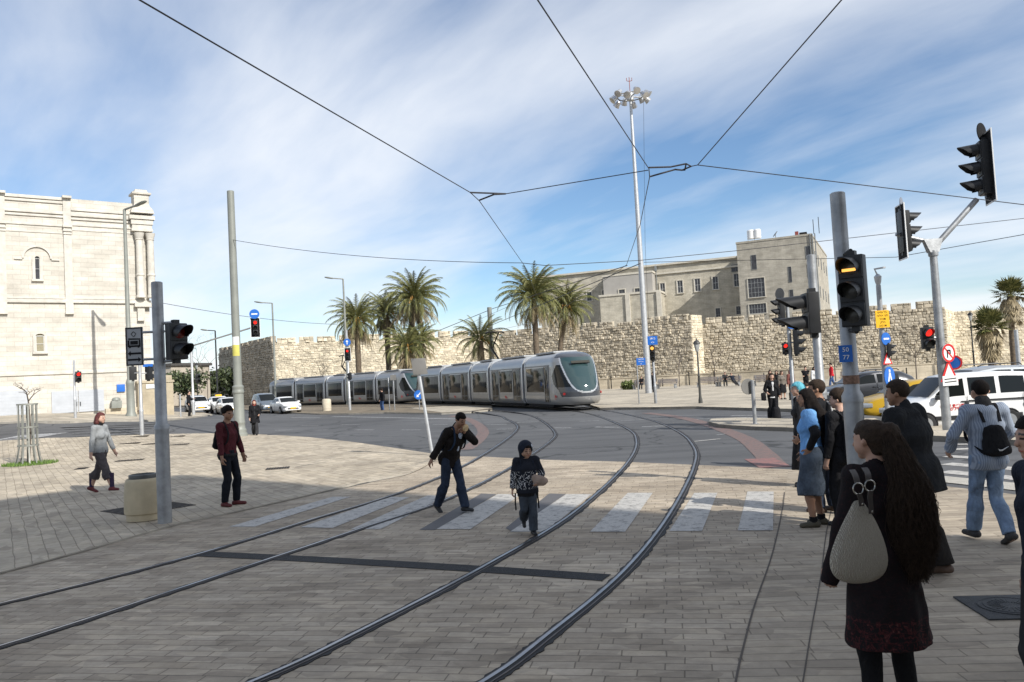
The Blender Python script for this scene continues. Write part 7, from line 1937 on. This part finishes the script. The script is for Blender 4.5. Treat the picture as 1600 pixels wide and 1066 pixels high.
p = at(1440, 7.55); I = person('broad man in a black jacket with thinning hair walking away', p, R(36), 1.82, .0135, False, 'tan', feet=[(-.1, .12, 0, 8), (.1, -.14, .02, -6, -10)], hands=[(-.40, .12, .80), (.42, .10, .81)], bulk=1.36, lean=6, head=(14, 0),
           top=dict(mat=cloth('jacket_dull_black', (.019, .020, .022), .2), hem=.74, g=.034, flare=.012, fold=.012, collar=True), bottom=dict(mat=cloth('trousers_dark_brown', (.022, .019, .017), .2), g=.026, wide=.03), shoes=sh_(SHOEBR), hair=dict(kind='short', mat=HAIRB), seed=71)
q = wpt(I, I['arms'][1][2] + np.array((0.02, .03, -.1))); o = thing('folded_cloth', 'small blue cloth in the hand of the broad man in black', 'cloth', q); pr = [C((-.03, 0, .02), (.04, .0, .0), .028, .024), C((.0, .02, -.03), (.02, .0, .02), .03)]; lo, hi = bounds(pr, .02); sdf_obj('cloth', [nets(lambda X: field(X, pr, .02) + folds(X, .006, 2, 70), lo, hi, .01)], [BLUEJ], o)
p = foot(1553, 850); I = person('man in a striped shirt and faded jeans walking off with a drawstring bag', p, R(4), 1.73, .0135, False, 'mid', feet=[(-.05, .26, 0, 2), (.07, -.16, .05, -4, -28)], hands=[(-.28, .22, 1.0), (.26, .26, 1.04)], head=(-4, 2), elbow=[(-.9, -.8, -.1), (.9, -.8, -.1)],
           top=dict(mat=STRP, hem=.80, g=.022, fold=.011, name='shirt'), bottom=dict(mat=DENIML, g=.013, wide=.012, fold=.009), shoes=sh_(M('shoe_grey_black', (.035, .033, .032), .7)), hair=short(), extra=[dict(kind='neck', mat=CHAR, name='hood')], seed=81)
bp = backpack('black drawstring backpack with a white tick mark on the striped shirt man', I, cloth('bag_soft_black', (.014, .014, .016), .2), .27, .44, .09, 1.13, pocket=False)
sw = [(-.055, .012), (-.045, -.012), (-.02, -.016), (.06, .02), (-.01, -.002), (-.035, .0)]; b = MB(); b.prism([(x, z) for x, z in sw], V(tuple(I['t'](.03, -.118 - .09 - .022, 1.03))) * I['sc'], (1, 0, .1), (-.1, 0, 1), .012); b.build('tick_mark', [WHITES], bp, 0)
p = at(1668, 4.15); I = person('dark haired person entering at the right edge in profile', p, R(84), 1.70, .0115, False, 'mid', hands=[(-.22, -.02, .82), (.24, -.02, .82)], head=(4, 4), curl=.9, top=dict(mat=NAVY, hem=.84, g=.02), bottom=dict(mat=CHAR, g=.02), shoes=sh_(SHOEBK), hair=short(), seed=91)

# --- the woman in the foreground with the knit bag
p = at(1396, 4.72)
I = person('woman in a dark embroidered dress with a very long frizzy ponytail, seen from behind', p, R(20), 1.67, .010, True, 'mid', feet=[(-.11, .03, 0, 14), (.11, -.02, 0, -6)], hands=[(-.33, .10, .80), (.28, .16, .86)], head=(14, 4), bulk=1.06,
           top=dict(mat=EMB, hem=.42, g=.024, flare=.05, fold=.008, name='dress', sleeve=2.42), bottom=dict(mat=cloth('tights_black', (.010, .010, .011), .1), g=.006, wide=.004, cuff=.05, name='tights'), shoes=dict(mat=M('boot_brown', (.085, .07, .055), .75, var=.25, vs=20), boot=.13), hair=dict(kind='pulled', mat=HAIRB, front=.05), seed=101)
rs = random.Random(4); HT = I['HT']; hp = I['hp']; sc = I['sc']; b = MB()
tie = hp(.02, -.125, .055); tail = I['t'](.07, -.19, .86)
pr = [C(hp(.01, -.10, .05), tie, .05, .042), C(tie, I['t'](.06, -.17, 1.42), .042, .058), C(I['t'](.06, -.17, 1.42), I['t'](.06, -.185, 1.12), .052, .056, I['T'][:, 0], 1.25), C(I['t'](.06, -.185, 1.12), I['t'](.075, -.185, .99), .056, .03, I['T'][:, 0], 1.25)]
lo, hi = bounds(pr, .04); parts = [nets(lambda X: field(X, pr, .05) + folds(X * np.array((1, 1, .3)), .007, 8, 90), lo, hi, .010)]
ho = sdf_obj('ponytail', parts, [HAIRB], I['root'], sc)
for k in range(1500):
    a_ = rs.random() * 6.283; q = .35 + .8 * rs.random() ** .7 + .25 * rs.random() ** 6; dx, dy = math.cos(a_) * q, math.sin(a_) * q; ln = .78 + .3 * rs.random(); ph = rs.random() * 6; fq = rs.uniform(16, 48); am = .005 + .012 * rs.random(); pts = []
    for j in range(16):
        t_ = j / 15 * ln; base = tie + (I['t'](.07, -.18, 1.40) - tie) * min(1, t_ / .3) if t_ < .3 else I['t'](.07, -.18, 1.40) + (tail - I['t'](.07, -.18, 1.40)) * ((t_ - .3) / .7)
        wd = (.040 + .062 * min(1, t_ / .45)) * (1 if t_ < .75 else 1 - .6 * (t_ - .75) / .33)
        c = base + I['T'][:, 0] * dx * wd * 1.3 + I['T'][:, 1] * dy * wd * .95 + np.array((math.sin(ph + t_ * fq), math.cos(ph * 1.7 + t_ * fq), 0)) * am * (.4 + t_); pts.append(V(tuple(c)) * sc)
    b.tube(pts, [.0019 * (1 - .4 * j / 15) for j in range(16)], 3)
b.build('loose_strands', [HAIRB], I['root'], 60)
# bag, built where it hangs behind the left shoulder
bc = P(1341, 850, 4.36); o = thing('shoulder_bag', 'slouchy beige knit shoulder bag with dark leather straps and metal rings', 'bag', (bc.x, bc.y, bc.z), R(10))
KN, nt, bb = mnew('knit_beige'); oc = ocoord(nt); wv = N(nt, 'ShaderNodeTexWave', wave_type='BANDS', bands_direction='X'); wv.inputs['Scale'].default_value = 46; wv.inputs['Distortion'].default_value = 5; wv.inputs['Detail'].default_value = 2; wv.inputs['Detail Scale'].default_value = 2.2; L(nt, oc, wv.inputs['Vector'])
L(nt, ramp(nt, wv.outputs['Fac'], [(.1, (.30, .26, .205)), (.8, (.50, .45, .36))]), bb.inputs['Base Color']); bb.inputs['Roughness'].default_value = .95; bump(nt, bb, wv.outputs['Fac'], .9, .01)
sz = lambda px, py: ((px - 1341) * 4.36 / F, (850 - py) * 4.36 / F)
b = MB(); rings = []
for py, xl, xr, dp in ((783, 1340, 1352, .02), (795, 1333, 1360, .03), (812, 1322, 1370, .045), (832, 1309, 1379, .06), (852, 1299, 1385, .072), (870, 1292, 1388, .078), (886, 1292, 1387, .076), (898, 1299, 1380, .066), (906, 1312, 1366, .048), (909, 1326, 1352, .022)):
    x0, z = sz(xl, py); x1, _z = sz(xr, py); cx_ = (x0 + x1) / 2; w_ = (x1 - x0) / 2
    rings.append([V((cx_ + w_ * math.copysign(abs(math.cos(k * math.pi / 18)) ** .9, math.cos(k * math.pi / 18)), dp * math.sin(k * math.pi / 18) * (1 + .05 * math.sin(k * 2.2 + py * .1)), z + .004 * math.sin(k * 1.7 + py))) for k in range(36)])
b.loft(rings); bo = b.build('bag', [KN], o, 80)
md = bo.modifiers.new('smooth', 'SUBSURF'); md.levels = md.render_levels = 1
LEA = M('strap_leather', (.035, .028, .025), .55, var=.2, vs=20); RING = M('ring_metal', (.5, .48, .44), .25, 1, var=.1)
for pts, rx, ry in (([(1352, 742, .08), (1345, 738, .03), (1339, 745, -.03), (1338, 757, -.05)], 1338, 763), ([(1372, 742, .08), (1366, 736, .03), (1359, 743, -.035), (1357, 754, -.05)], 1358, 760)):
    b = MB(); q = [V((sz(x, y)[0], d, sz(x, y)[1])) for x, y, d in pts]; sp = spline(q, 20); b.loft([[v + V((.016, 0, 0)), v + V((.016, -.006, .003)), v + V((-.016, -.006, .003)), v + V((-.016, 0, 0))] for v in sp]); b.build('strap', [LEA], o, 40)
    x, z = sz(rx, ry); b = MB(); b.tube([V((x + .030 * math.cos(k * math.pi / 10), -.055, z + .030 * math.sin(k * math.pi / 10))) for k in range(21)], .0042, 8, cap=False); b.build('ring', [RING], o)
    b = MB(); q = [V((x, -.055, z - .026)), V((x + (.012 if rx < 1350 else -.004), -.05, z - .06)), V((x + (.016 if rx < 1350 else .0), -.046, z - (.095 if rx < 1350 else .15)))]
    b.loft([[v + V((.014, 0, 0)), v + V((.014, -.006, 0)), v + V((-.014, -.006, 0)), v + V((-.014, 0, 0))] for v in q]); so_ = b.build('strap_tab', [LEA], o, 40)
    b = MB(); [b.lathe([(.006, -.002), (.006, .002), (.001, .004)], 10, (0, 0, 0)) for _ in range(1)]; b.bm.transform(Matrix.Translation(q[-1] + V((0, -.008, .012))) @ Matrix.Rotation(R(90), 4, 'X')); b.build('stud', [RING], so_)
